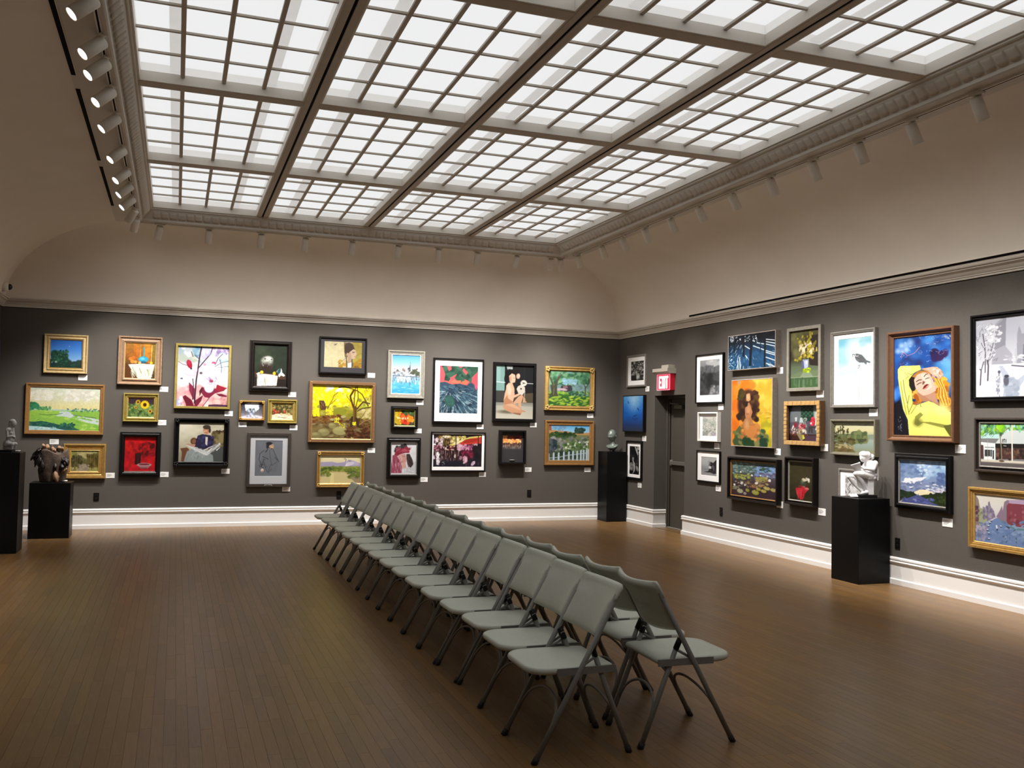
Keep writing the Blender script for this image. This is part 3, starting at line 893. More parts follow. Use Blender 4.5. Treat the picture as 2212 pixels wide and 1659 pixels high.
def A_forestpath():
    a = Cv(455, 490, 1480, 1190, 18.4, seed=5).g('9c9a68', '8d8a58', '6c683a', '5a5530', '8a8460', 'a59a70').n(.2, 6)
    a.b(60, 455, 640, 500, 680, '9c9838 8e8c48 7f7c40', 20, 60).b(50, 760, 1200, 500, 720, 'b8ad78 a59c66 c4b884', 20, 60)
    a.b(110, 455, 860, 700, 1040, '5a5430 4c4626 6c6540 3e3a1e', 20, 60, 1.6).b(100, 1060, 1480, 620, 1050, '524818 5f5222 40380f 6e5f30', 22, 60, 1.5)
    a.p('a5967f', 880, 930, 1020, 930, 1180, 1190, 700, 1190).b(60, 760, 1130, 960, 1180, 'a8957e 8f8070 b5a58a', 16, 45, .5)
    a.b(50, 455, 700, 1060, 1180, 'a09a60 7c7440 c0b880', 14, 34).b(50, 1130, 1480, 1060, 1180, '9a9a50 7f8040 b0a868', 14, 34)
    for x in (610, 700, 1020, 1180, 1340): a.l('a8a07a', 14, x, 520 + (x % 7) * 20, x + 6, 1040, al=.6)
    return a
def A_redvase():
    a = Cv(165, 558, 497, 935, 5.267, seed=6).g('c01010', 'b80d18', 'a80e18', 'c0141c', 'c01828').n(.18, 14)
    a.e(240, 600, 120, 50, 'd81414', 1, al=.7).b(26, 190, 290, 620, 740, 'c81c18 8f0d10 b81814', 12, 24).b(60, 310, 470, 640, 770, '5a0a0e 78101a 480709 8c1018', 12, 26)
    a.b(24, 200, 480, 640, 730, 'b01414 900e12', 10, 20)
    a.p('2a1010', 278, 748, 340, 745, 338, 860, 276, 858).e(308, 748, 32, 12, '331414').p('3d1616', 300, 750, 318, 750, 318, 855, 300, 855)
    a.p('3a0d14', 320, 850, 440, 850, 400, 905, 340, 900).e(378, 862, 76, 20, 'c9a8a8').e(378, 858, 62, 12, '8d4a50').e(378, 856, 50, 8, '6c2830').p('a88080', 305, 866, 450, 866, 420, 900, 340, 900, al=.7)
    a.e(225, 870, 14, 26, '9a2418').l('e8c090', 4, 165, 933, 497, 933)
    return a
def A_blossom():
    a = Cv(150, 112, 1270, 1466, 10.37, (.04, .03), 7).g('c3cfe0', 'd0d8e4', 'e8e4ea', 'f2e2e6', 'e8b8bc', 'd88c94').n(.06, 10)
    a.b(60, 150, 600, 130, 700, 'a9bccc c4d0d8 dfe6ea b8c4b8 d8d4c0', 40, 100).b(16, 500, 660, 130, 320, '6fa0c0 88b4cc a2c0d4', 30, 60)
    a.b(40, 900, 1270, 150, 330, 'a894c0 c4b4d8 8c7ca8 d8c8e4', 24, 60).b(40, 1080, 1270, 330, 640, 'c4d4e0 a8c0d0 e4ecf0', 34, 80).b(40, 200, 700, 560, 960, 'ffffff f6eef4 e8e0f0', 50, 100).b(20, 1080, 1270, 660, 1000, 'ffffff f8f4fa', 40, 90)
    a.b(60, 150, 1270, 1020, 1460, 'f0b4b4 f8ccc4 e89aa0 f4dcd8', 40, 90).b(30, 1150, 1270, 1280, 1480, 'e8a8a0 c89098', 30, 50)
    for P, c in (((410, 930, 480, 1000, 540, 1080, 540, 1340, 500, 1300, 420, 1120), '8a2c48'), ((280, 1260, 340, 1220, 480, 1330, 540, 1480, 370, 1480, 350, 1400), '6c1830'), ((560, 1340, 730, 1220, 690, 1350, 600, 1480, 540, 1480), '742038'),
                 ((700, 1050, 800, 1060, 1000, 1080, 1250, 1060, 1180, 1130, 980, 1190, 860, 1290, 760, 1270, 690, 1180), '842440'), ((1020, 980, 1100, 1020, 1250, 1070, 1060, 1150, 1000, 1100), 'a02038'), ((1000, 1190, 1140, 1200, 1250, 1240, 1240, 1270, 1080, 1250), '701c34'),
                 ((850, 1440, 1000, 1430, 1270, 1450, 1270, 1500, 840, 1500), '4c2c48'), ((640, 1130, 700, 1030, 720, 1080, 650, 1260), '5c1c30')): a.p(c, *P)
    for c, w, *P in (('3c2438', 30, 660, 140, 620, 400, 590, 700, 565, 900, 545, 1400), ('4a3048', 22, 905, 150, 860, 300, 620, 600), ('5c4460', 14, 1130, 300, 1030, 400, 960, 560), ('3c2c40', 10, 170, 470, 260, 530, 360, 560), ('4c3850', 14, 520, 330, 600, 400),
                     ('6c7890', 20, 1070, 430, 1110, 600, 1110, 760), ('4c5468', 10, 960, 590, 1100, 500, 1270, 460), ('4c5468', 9, 960, 600, 1130, 600, 1270, 580), ('4c2840', 20, 490, 860, 510, 1000, 500, 1320), ('5c2840', 14, 720, 1480, 880, 1260), ('5c3c58', 16, 440, 250, 480, 360)): a.l(c, w, *P)
    a.e(408, 530, 56, 100, 'a81838', rot=-.35).e(395, 500, 24, 50, 'c83050', .5, -.35).e(450, 630, 18, 24, '28101c').e(935, 505, 46, 30, 'e04c74').e(740, 540, 30, 30, 'e8a0b8')
    for x, y, rx, ry, t, c in ((380, 730, 90, 60, .3, 'dcd0e4'), (480, 740, 70, 60, -.3, 'e4d8ea'), (540, 660, 44, 70, .2, 'e8d0e0'), (720, 290, 70, 110, .1, 'c8c4e4'), (800, 270, 60, 80, .4, 'b8b8e0'), (900, 400, 70, 70, 0, 'ddd4ec'), (800, 640, 60, 80, .5, 'd8d0ea'), (910, 590, 50, 80, .3, 'dcd8f0'),
                               (1000, 650, 60, 60, 0, 'd4d0ec'), (840, 780, 95, 100, .4, 'd4d4ee'), (1030, 800, 110, 90, -.8, 'dcdcf2'), (740, 940, 110, 90, .5, 'f4f2fa'), (850, 1060, 105, 110, 0, 'e0e6f0'), (990, 940, 90, 50, .2, 'f0e4f4')):
        a.e(x + 6, y + 8, rx, ry, 'a8a0c4', .1, t, .6).e(x, y, rx, ry, c, .08, t).e(x - 10, y - 14, rx * .5, ry * .5, 'f6f4fc', .6, t, .6)
    a.e(895, 910, 46, 36, 'b04468').e(900, 915, 22, 18, '7c1c40').e(665, 730, 34, 28, '6c5468').e(250, 850, 30, 18, '4c5880').k(26, 820, 1000, 820, 1000, 'b8688c 8c98c4', 60, 5, 0, 3)
    a.b(20, 160, 260, 1280, 1440, 'b8b4dc e8e4f4 c890a8', 24, 44)
    return a
def A_newspaper():
    a = Cv(790, 392, 1275, 812, 5.267, seed=8).g('c9c4ac', 'c4bfa8', 'aca58c', '8c8672').n(.06, 16)
    a.e(850, 430, 110, 60, 'dad6c2', 1).p('5f5436', 1150, 480, 1275, 470, 1275, 812, 1060, 812, 1120, 640).b(40, 1150, 1275, 500, 700, '6f6440 574c30 8a7c54', 14, 40).b(14, 1190, 1270, 470, 505, '2c2216 4a3c26', 6, 14, .6)
    a.p('4a4f4c', 1100, 690, 1275, 640, 1275, 812, 1050, 812).e(950, 590, 36, 38, '5c3a24').e(952, 592, 22, 24, '80583c')
    a.p('6b4330', 808, 668, 880, 658, 905, 680, 870, 730, 850, 812, 822, 812, 826, 710)
    a.p('8d9796', 850, 812, 880, 700, 960, 660, 1080, 690, 1160, 740, 1170, 812).k(16, 900, 1090, 690, 740, 'a0aaa9 7c8686', 60, 9, 2.0, .2)
    a.p('2a2440', 990, 530, 1040, 512, 1130, 525, 1165, 600, 1150, 660, 1040, 680, 960, 650, 975, 580).b(26, 980, 1150, 540, 640, '33305a 221c34 3c3866', 8, 20)
    a.p('d8cfc8', 1075, 540, 1100, 545, 1095, 640, 1075, 620).e(1082, 470, 34, 44, 'c08468').e(1070, 480, 16, 26, 'd8a080', .4).e(1084, 436, 42, 24, '3c342c').e(1118, 470, 12, 28, '3a302a').l('5c2c24', 4, 1066, 494, 1086, 495).l('4a3028', 3, 1056, 466, 1070, 464)
    a.p('b88a74', 862, 620, 970, 622, 960, 655, 880, 640)
    a.p('c8cccc', 862, 625, 960, 655, 1090, 700, 1235, 608, 1240, 625, 1100, 745, 1060, 735, 900, 655).p('55585c', 1060, 690, 1225, 610, 1170, 625, 1090, 680).l('f2f2ee', 7, 1060, 690, 1110, 660, 1232, 610).l('eceae6', 6, 940, 660, 1090, 735).k(16, 920, 1060, 655, 700, 'e0e0e0 a8acb0 8a8e94', 40, 4, .35, .08).k(20, 1100, 1200, 640, 710, 'f0f0f0 8c8c90', 50, 6, -.7, .15)
    return a
def A_owlpot():
    a = Cv(1462, 325, 1920, 895, 6.9125, seed=9).g('182218', '1c2a1a', '1e2a1c', '1a201a', '15130f').e(1560, 430, 100, 160, '3a4430', 1, al=.6).n(.15, 12)
    a.e(1630, 580, 98, 108, '3c3a34').e(1640, 540, 76, 58, 'a0a49c', .3).e(1660, 515, 50, 34, 'd0d4cc', .5).e(1620, 640, 86, 60, '2c1c14', .5).e(1610, 515, 14, 9, '30342c').e(1700, 520, 10, 9, '30342c').e(1655, 560, 10, 8, '60645c').b(30, 1560, 1700, 520, 620, '84887c 5c5c52 b4b8ae', 5, 12, al=.6)
    a.p('4a3020', 1470, 700, 1905, 730, 1905, 790, 1480, 770).p('20150f', 1480, 780, 1905, 790, 1905, 895, 1470, 895)
    a.p('e4e2da', 1505, 735, 1600, 722, 1700, 730, 1795, 745, 1782, 880, 1505, 890).k(30, 1510, 1780, 740, 800, 'c4c4ba fafaf4 a8a89e', 90, 8, 1.55, .08)
    a.p('f0ead8', 1490, 725, 1530, 700, 1550, 715, 1520, 738).e(1568, 700, 24, 22, 'e0c030').e(1745, 712, 22, 26, 'd0b828').p('f4efe0', 1800, 740, 1850, 690, 1900, 735, 1880, 750, 1840, 735, 1820, 760)
    a.p('eee6d6', 1840, 635, 1856, 680, 1830, 730, 1800, 730, 1836, 690).p('2c4a50', 1770, 690, 1810, 640, 1838, 640, 1836, 690, 1800, 728).p('6c8074', 1765, 690, 1808, 642, 1790, 700)
    return a
def A_bouquet():
    a = Cv(1495, 172, 1722, 328, 5.267, seed=10).g('3c3c48', '4c4c58', '6c6c78', 'c8c8d4').n(.1, 10).p('dcdcec', 1495, 312, 1560, 295, 1680, 298, 1722, 310, 1722, 328, 1495, 328).p('8c7c70', 1560, 250, 1700, 245, 1722, 300, 1560, 300, al=.3)
    a.b(40, 1542, 1600, 190, 250, 'f4f4fa e4e4f0 ffffff', 9, 17).b(46, 1600, 1675, 180, 240, 'f6f6fc e0e4f0 ffffff d0d4e4', 9, 17).b(20, 1560, 1650, 235, 270, '40584c 5a6c7c c4ccdc', 6, 12).e(1605, 288, 28, 20, '8894b4').e(1600, 284, 14, 10, 'c8d0e8').b(20, 1540, 1680, 296, 320, 'f8f8ff a8acc0', 6, 14, .4)
    return a
def A_fruit():
    a = Cv(1838, 180, 2065, 340, 5.267, seed=11).g('6a5c28', '5c5020', '6c5c30', '80704c').b(110, 1838, 2065, 185, 270, '7c6c34 4a4420 94844c a89c60 3c3a1c', 6, 16)
    a.p('e8dcc0', 1838, 300, 1880, 285, 2000, 285, 2065, 298, 2065, 340, 1838, 340)
    for x, y, r, c in ((1862, 250, 17, '9c3c20'), (1885, 268, 18, 'a84028'), (1912, 262, 16, '8c4424'), (1860, 280, 14, '6c3020'), (1978, 262, 16, 'a84030'), (1940, 290, 15, 'd8c8a0'), (2022, 290, 17, 'c8bc84'), (2000, 282, 12, 'b0a868')): a.e(x, y, r, r, c).e(x - 4, y - 5, r * .35, r * .35, 'e0b890', .6, al=.6)
    return a.b(20, 1850, 2050, 300, 338, 'fff8e0 c8b890', 7, 18, .35).l('6c5c40', 5, 1905, 318, 1990, 326)
def A_sketch():
    a = Cv(1645, 585, 1945, 995, 5.267, seed=12, base='6c7078').n(.03, 20)
    a.p('676b73', 1740, 690, 1850, 690, 1900, 830, 1880, 940, 1790, 950, 1700, 880)
    a.e(1800, 640, 36, 34, '2c2c30').e(1822, 655, 24, 30, 'b89880').e(1828, 668, 12, 12, 'c8b070').p('6a4c40', 1810, 670, 1840, 675, 1830, 690, 1812, 688).e(1795, 622, 34, 18, '242428').e(1776, 660, 12, 24, '2c2c30').e(1800, 656, 7, 10, 'a08878').l('332c2c', 3, 1822, 648, 1836, 648)
    for c, w, *P in (('34363c', 6, 1740, 700, 1700, 740, 1690, 800, 1720, 880), ('2c2e34', 5, 1840, 690, 1870, 760, 1905, 830), ('2c2e34', 9, 1780, 690, 1760, 720), ('34363c', 7, 1730, 770, 1790, 800), ('34363c', 6, 1745, 800, 1720, 880), ('3c3e44', 4, 1800, 700, 1815, 800, 1830, 870, 1890, 830), ('34363c', 6, 1690, 870, 1740, 900), ('3c3e44', 4, 1820, 860, 1790, 950),
                     ('34363c', 6, 1860, 780, 1890, 810), ('3c3e44', 4, 1740, 820, 1770, 920, 1800, 960), ('34363c', 4, 1800, 940, 1830, 915)): a.l(c, w, *P)
    a.k(14, 1690, 1760, 790, 890, '303238 484a52', 22, 4, .6, .8).e(1728, 925, 16, 20, 'dcc8bc').e(1730, 938, 10, 10, 'b88878')
    return a
def A_profile():
    a = Cv(325, 138, 748, 450, 5.267, (.03, .01), 13, 'b9ae88').n(.07, 10).e(420, 300, 130, 150, 'cbc19c', 1, al=.6).p('8c7c34', 640, 150, 748, 150, 748, 450, 600, 450).b(40, 640, 748, 160, 450, '9a8a3c 84762e a89a4c', 16, 40, al=.6)
    a.b(20, 590, 745, 350, 450, '9c7420 6c5420', 12, 24).b(14, 500, 580, 380, 450, 'b08830 9a7828 c4b080', 12, 26)
    a.p('5c4c34', 540, 150, 600, 160, 640, 230, 600, 330, 555, 330, 545, 250, al=.8).e(600, 200, 50, 46, '3c2c20').p('3a2a20', 552, 200, 650, 200, 665, 235, 620, 260, 610, 300, 580, 310, 552, 270)
    a.p('b49c84', 610, 262, 650, 230, 672, 242, 680, 270, 690, 292, 676, 300, 678, 318, 668, 342, 632, 346, 624, 450, 584, 450, 584, 330, 590, 290).p('9a8068', 590, 290, 618, 262, 632, 330, 628, 400, 590, 440, al=.7).e(648, 270, 14, 8, '7c6858').l('3c3028', 4, 640, 266, 668, 262).l('8c4c40', 5, 662, 318, 677, 318).e(584, 292, 12, 17, 'a88c74').l('3c3c30', 10, 572, 330, 580, 445).l('34343c', 9, 636, 350, 634, 450).p('e4e0dc', 590, 400, 632, 385, 630, 450, 592, 450)
    a.l('504830', 3, 480, 420, 530, 370, 575, 330).l('302c24', 5, 435, 182, 452, 176, 466, 170).l('302c24', 4, 440, 190, 456, 182)
    return a
def A_yellowforest():
    a = Cv(215, 240, 1640, 1470, 11.44, (.03, .02), 14, 'd0b028').g('f0dc10', 'f4e614', 'f0dc10', 'c8b838', '94883c', '7c6434', '7a6c40', '6c5c38')
    a.b(180, 215, 1640, 250, 760, 'fff21a f6e40e e8cc10 fff86a f0e850', 22, 60).b(120, 215, 1640, 250, 780, 'd8b810 b89c18 e8d428', 6, 16).b(14, 500, 1150, 270, 420, 'f4eca8 f8f4d8 e8dcd0', 20, 50).b(30, 1450, 1640, 300, 620, 'c8b020 a89820 f0e060', 8, 26)
    a.b(60, 215, 1140, 730, 980, '9a9428 a8a430 848420 b8b050', 30, 80, .5).p('8f9028', 680, 800, 900, 760, 1020, 860, 960, 960, 760, 980, 660, 880).b(50, 1320, 1640, 780, 1020, 'b8a868 c8b878 a0904c d0c48c', 24, 60, .5)
    a.b(24, 1340, 1600, 560, 720, 'a8a038 c4bc58 8c8c2c', 16, 44).p('a8b838', 1350, 760, 1500, 720, 1560, 760, 1440, 800)
    a.b(90, 215, 900, 960, 1120, '6c3c18 7c4c20 583010 8c6830', 30, 80, .4).b(120, 215, 1640, 1100, 1500, '5c4828 7c6c44 6c5a34 8c8058', 30, 90, .5)
    for x, y, rx, ry, c in ((700, 1180, 90, 70, '8c8450'), (900, 1300, 190, 100, 'a09860'), (500, 1330, 140, 90, '8c8454'), (320, 1400, 140, 80, '7c7448'), (700, 1040, 60, 26, 'b8ac70'), (820, 1030, 90, 20, 'a89c60'), (960, 980, 60, 30, 'b8ac74')): a.e(x, y + 16, rx, ry, '4c4424', .1, al=.7).e(x, y, rx, ry, c, .1).e(x - rx * .2, y - ry * .4, rx * .6, ry * .4, 'bcb47c', .6, al=.5)
    a.b(80, 1000, 1640, 1240, 1490, '4c2814 5c341c 3c2010 6c4828', 30, 70, .5).b(60, 1050, 1640, 1030, 1240, '5c3c18 6c4c28 4a3014', 20, 60, .5)
    a.p('5c3c24', 370, 600, 480, 600, 540, 760, 540, 820, 420, 820, 380, 720).k(16, 380, 520, 620, 740, '8c6c50 3c2414 a88870', 70, 12, 1.2, .2)
    for c, w, *P in (('5a4018', 90, 1240, 780, 1235, 1100), ('4c3410', 44, 1200, 760, 1130, 560, 1120, 500, 1200, 370), ('5c4418', 26, 1215, 780, 1220, 540, 1240, 300), ('5c4418', 22, 1260, 740, 1310, 560, 1300, 400, 1275, 290), ('5c4010', 26, 840, 300, 980, 290, 1110, 320, 1300, 390, 1400, 460, 1500, 620, 1560, 740), ('4c3814', 30, 1290, 800, 1380, 700, 1440, 640, 1600, 680),
                     ('4c3814', 24, 1300, 850, 1420, 790, 1620, 760), ('5a4418', 12, 1190, 700, 1090, 580, 1030, 500), ('5a4418', 13, 570, 800, 700, 560, 720, 490, 820, 420), ('5a4418', 10, 640, 700, 790, 560), ('5a4418', 12, 1600, 700, 1630, 500), ('a08458', 16, 1320, 1200, 1450, 1090, 1600, 1050), ('4c3418', 10, 1400, 1010, 1500, 850), ('3c2810', 60, 1180, 1000, 1160, 1190), ('3c2810', 50, 1280, 1020, 1330, 1200)): a.l(c, w, *P)
    a.l('8c6c38', 18, 1215, 820, 1210, 1080).b(70, 230, 380, 780, 960, 'fff020 f8e818', 8, 20).b(50, 540, 720, 790, 930, 'f8e828 e8d830', 8, 18).b(26, 740, 860, 980, 1110, 'f0e830 d8d040', 8, 16).b(14, 1190, 1260, 1090, 1180, 'f8f020', 9, 18).b(20, 870, 1000, 1130, 1230, 'e8e038 c8c040', 7, 14).k(6, 1120, 1220, 1440, 1480, 'e8e090', 30, 8, 1.2, .4)
    return a
def A_heron():
    a = Cv(300, 785, 728, 1055, 5.267, seed=15).g('f0e4b0', 'ecdfb0', 'dcd0b8', y=(785, 868)).p('a8a0bc', 300, 852, 360, 850, 420, 848, 480, 860, 560, 850, 640, 840, 728, 862, 728, 896, 300, 896)
    a.p('bcb4cc', 560, 850, 600, 828, 660, 838, 720, 870, 700, 880, 600, 880).p('d8cfe0', 560, 892, 575, 860, 620, 845, 665, 855, 640, 878, 600, 888).p('e8e0e4', 560, 888, 580, 862, 592, 888).l('8c849c', 8, 565, 845, 572, 828, 562, 818, 552, 822).p('9890b0', 590, 830, 640, 838, 620, 850, 600, 848)
    a.g('8c9440', '7a8438', '6c7434', y=(894, 945)).b(90, 300, 728, 900, 945, '8a9a3c 748434 9cac4c 5c6c2c', 8, 24, .5).p('c4b078', 300, 960, 400, 940, 560, 942, 620, 970, 728, 990, 728, 1055, 300, 1055)
    a.g('d8c080', 'c8b070', x=(300, 728), y=(985, 1055)).p('d8c890', 380, 950, 560, 952, 640, 1000, 690, 1055, 300, 1055, 310, 985).p('e8dc98', 410, 955, 440, 955, 450, 1055, 405, 1055).b(40, 300, 405, 910, 985, '6c7a30 4c5c28 8a9640', 10, 24, .5).b(60, 590, 728, 920, 1000, '6c7a34 50602c 8c9848', 10, 26, .5).p('8c7c6c', 620, 990, 728, 1000, 728, 1055, 680, 1055, 630, 1010, al=.7).p('8c7c70', 300, 985, 380, 960, 330, 990, al=.7)
    return a
def A_harbour():
    a = Cv(1103, 308, 1405, 730, 5.267, seed=16).g('5cacdc', '7cc0e8', 'a8d4ec', 'd8e0ec', y=(308, 470)).g('dce4ee', 'a8b8c8', '8cc4e4', '5cb8e4', '48acdc', '3c9ccc', y=(470, 730))
    a.b(40, 1103, 1405, 455, 500, '7c7068 a89c94 e8e8ec c8ccd4 54504c', 6, 17).b(30, 1103, 1405, 470, 540, 'f4f6fa e4e8f0', 8, 18, .6).k(60, 1103, 1400, 470, 530, '3c3c3c 5c6058 8c7c6c 2c4050', 14, 4, .3, .8).b(26, 1285, 1405, 470, 525, '5c6450 4c5444 7c7c64', 8, 18)
    a.k(80, 1103, 1400, 535, 600, '5c6070 8c90a0 dce4f0 3c4858', 30, 4, 1.57, .1).b(20, 1150, 1300, 540, 600, 'e8eef6 c8d4e4', 6, 14, 1.4).l('3c4a5c', 10, 1296, 420, 1296, 470).l('3c4a5c', 3, 1298, 380, 1298, 430).e(1296, 425, 8, 8, '6c7c8c').l('5c7890', 8, 1296, 600, 1296, 660).k(50, 1103, 1400, 640, 725, '8cd0ec 3c94c4 a8dcf4', 40, 3, 0, .05).l('2c3c44', 6, 1103, 536, 1405, 542)
    return a
def A_autumn():
    a = Cv(1128, 925, 1345, 1085, 5.267, seed=17, base='3c4c2c').b(60, 1128, 1345, 925, 1085, '2c3c24 4c5c34 5c3c2c 34442c', 12, 26).b(60, 1130, 1200, 935, 1070, 'd8b420 e8c828 b89c20 c48820', 8, 20).b(60, 1200, 1285, 965, 1060, 'c8341c e04c24 a02818 d86428', 9, 22).b(36, 1275, 1330, 990, 1040, 'e89028 d87c20 f0a838', 7, 16).b(30, 1240, 1330, 925, 970, '3c5c2c 2c4424 5c7c3c', 8, 18).b(14, 1150, 1280, 1000, 1020, 'fff0b0 f8e080 f4d8b8', 4, 12, .5)
    return a
def A_scarf():
    a = Cv(1092, 608, 1365, 952, 5.267, seed=18, base='d4d4d8').n(.03, 14).p('c0bfc4', 1320, 820, 1365, 820, 1365, 952, 1300, 952)
    a.b(36, 1140, 1250, 640, 710, '2c2a2c 44403f 383434', 9, 18).p('c09088', 1165, 750, 1245, 735, 1262, 790, 1255, 830, 1218, 850, 1185, 820).p('c8a094', 1210, 840, 1250, 820, 1262, 900, 1215, 900).e(1190, 790, 20, 34, 'd8b0a4', .5).l('44302c', 3, 1172, 772, 1192, 768).l('44302c', 3, 1215, 765, 1240, 762).l('8c5048', 4, 1200, 822, 1220, 818).l('a07468', 3, 1200, 780, 1196, 802)
    a.p('382c2c', 1255, 740, 1290, 735, 1325, 800, 1335, 850, 1305, 890, 1270, 850, 1260, 790).k(20, 1260, 1300, 745, 830, '2c2222 544444 443636', 60, 6, 1.2, .2)
    a.p('8c2c40', 1125, 750, 1140, 705, 1200, 680, 1265, 655, 1290, 690, 1290, 725, 1240, 728, 1180, 745, 1150, 770).k(24, 1135, 1260, 680, 740, 'a8485c 701c30 b8606c', 50, 6, -.4, .15).p('94485c', 1108, 752, 1150, 752, 1200, 830, 1212, 880, 1208, 945, 1092, 945, 1095, 850).k(36, 1100, 1190, 760, 880, 'b06c80 7c3048 c48c9c 8c3c50', 70, 6, 1.5, .12)
    a.p('c4c4c8', 1210, 900, 1260, 885, 1300, 880, 1345, 952, 1208, 952).k(16, 1215, 1320, 890, 940, 'e8e8ec 9a9aa0', 30, 4, .9, .5)
    return a
def A_print():
    a = Cv(1640, 418, 2065, 970, 5.267, seed=19, base='e8505c').g('e04c60', 'ec5460', 'f06458', y=(418, 640)).b(16, 1980, 2065, 440, 640, 'd8607c e46c84', 20, 40)
    a.p('28463c', 1660, 418, 2060, 418, 2065, 470, 2000, 500, 1960, 590, 1900, 560, 1830, 560, 1780, 540, 1740, 600, 1690, 590, 1700, 500, 1670, 460).b(70, 1670, 2050, 420, 590, '2c5040 3c6450 1c3c30 345c48', 14, 34)
    for P in ((1640, 440, 1670, 440, 1700, 520, 1690, 600, 1640, 600), (1720, 420, 1760, 420, 1770, 460, 1740, 480), (1750, 560, 1830, 510, 1800, 560, 1830, 590, 1780, 590), (1900, 440, 1950, 490, 1930, 520, 1890, 470), (1840, 420, 1900, 420, 1870, 440), (2000, 540, 2065, 470, 2065, 660, 1990, 620)): a.p('e8545e', *P)
    a.b(16, 1680, 1980, 590, 625, 'f46c50 f07058', 14, 30, .5)
    a.p('30485c', 1640, 615, 1700, 605, 1780, 635, 1860, 620, 1940, 640, 2000, 640, 2040, 720, 2065, 660, 2065, 970, 1640, 970).p('d8607c', 2000, 640, 2065, 640, 2050, 690, 2030, 715).b(60, 1640, 2065, 640, 960, '2c4458 3c5a6c 24384c 1c2c3c', 20, 50)
    a.k(150, 1640, 2050, 640, 780, '4c6c80 24384c 5c8090 1c2c40', 50, 5, .7, .6)
    for i in range(230):
        x = a.rr.uniform(1640, 2060); y = a.rr.uniform(710, 960); t = math.atan2(y - 700, x - 1760 + .1) + a.rr.uniform(-.2, .2)
        a.l(a.rr.choice(('8cacb8', 'a8c4cc', '5c8494', '1c2c3c', 'c8dce0', '44687c')), 4, x, y, x + math.cos(t) * 44, y + math.sin(t) * 44)
    a.e(1755, 830, 56, 66, '2c5048', .15, -.4).e(1755, 830, 44, 54, '34605a', .3, -.4).k(40, 1715, 1790, 790, 870, '24483c 4c7468', 14, 3, .6, 1)
    return a
def A_market():
    a = Cv(215, 225, 1960, 1395, 16.6, (.01, .005), 20, '241820').g('2c2028', '2c1c24', '2a1418', '281418', '24202a', '1c1c28')
    a.b(60, 380, 860, 280, 600, '8c7440 6c5428 a89050 4c3820 c8b070', 20, 60).b(26, 260, 550, 400, 680, 'e8d8e0 c4a8b4 ffffff a08898', 20, 50).b(24, 560, 760, 260, 340, 'e8dcc0 a89860 fff8f0', 14, 36)
    a.b(60, 890, 1340, 330, 520, 'e8dc98 c8b868 f4ecb8 a89440 6c5c28', 22, 60).p('d8c468', 890, 560, 1100, 470, 1500, 330, 1920, 280, 1930, 340, 1500, 390, 1300, 440, 1080, 600, 900, 650, 740, 620).p('f0e4b0', 900, 560, 1200, 450, 1340, 430, 1060, 590, 920, 600)
    a.p('c83c30', 1080, 600, 1300, 460, 1500, 400, 1920, 330, 1930, 560, 1640, 580, 1560, 590, 1100, 620).p('a83020', 1250, 500, 1500, 410, 1800, 370, 1780, 470, 1600, 520, 1300, 560).p('c85040', 760, 640, 920, 670, 900, 710, 800, 720)
    a.b(30, 1090, 1280, 640, 780, 'e0b8cc c890a8 f0d4e0', 24, 50, 1.4).b(30, 1300, 1600, 610, 800, 'd890b0 b06888 e8b0c8 8c4468', 22, 50, 1.3).p('5c1c34', 1250, 810, 1620, 800, 1560, 1010, 1260, 1000).b(40, 1240, 1620, 820, 1060, '701c38 4c1428 8c2c4c', 24, 50, 1.4)
    a.b(50, 230, 560, 650, 820, '8c4858 4c2834 c08898 382028', 16, 40).b(30, 540, 1080, 650, 800, 'd8b0a8 8c4444 f0d8d0 5c2424', 12, 34)
    a.k(110, 240, 1200, 780, 1100, '5c4444 8c706c 3c2424 2c1414 a89090 4c2c34', 130, 16, 1.57, .08).k(36, 1100, 1900, 900, 1350, '4c2034 2c2030 8c4864 1c1c24', 120, 20, 1.57, .1)
    a.b(40, 330, 430, 880, 1280, 'ece0ec c8b8c8 ffffff', 14, 34, 1.5).b(14, 240, 280, 960, 1090, 'ffffff e0d4e4', 10, 20, 1.4).b(30, 1310, 1420, 1040, 1260, 'e8b8c8 f0d0dc d898b0', 20, 40, 1.3).b(16, 1600, 1700, 1210, 1350, 'c8a8c4 e0c8dc', 16, 34, 1.2).b(14, 970, 1010, 950, 1060, 'e8d0c8', 8, 16, 1.8).b(12, 1150, 1250, 1010, 1120, 'a08088 8c6c74', 16, 30).b(10, 540, 620, 1200, 1350, '8c8c94 c0c4c8', 12, 26, .4)
    for x in (560, 620, 710, 1020, 1820): a.l('100c10', 26 if x > 1000 else 18, x, 420 if x < 1000 else 300, x, 760 if x < 1900 else 600)
    a.l('181018', 30, 1880, 620, 1900, 860).b(30, 1640, 1900, 640, 1100, '18141c 28202c 20181c', 24, 60, 1.6).b(8, 1620, 1780, 580, 640, 'e0c0d0', 14, 30)
    a.l('0c0a12', 30, 215, 225, 1960, 240).l('0c0a12', 22, 225, 230, 190, 1395).l('0c0a12', 22, 1950, 240, 1940, 1395).l('0c0a12', 26, 190, 1390, 1950, 1395)
    return a
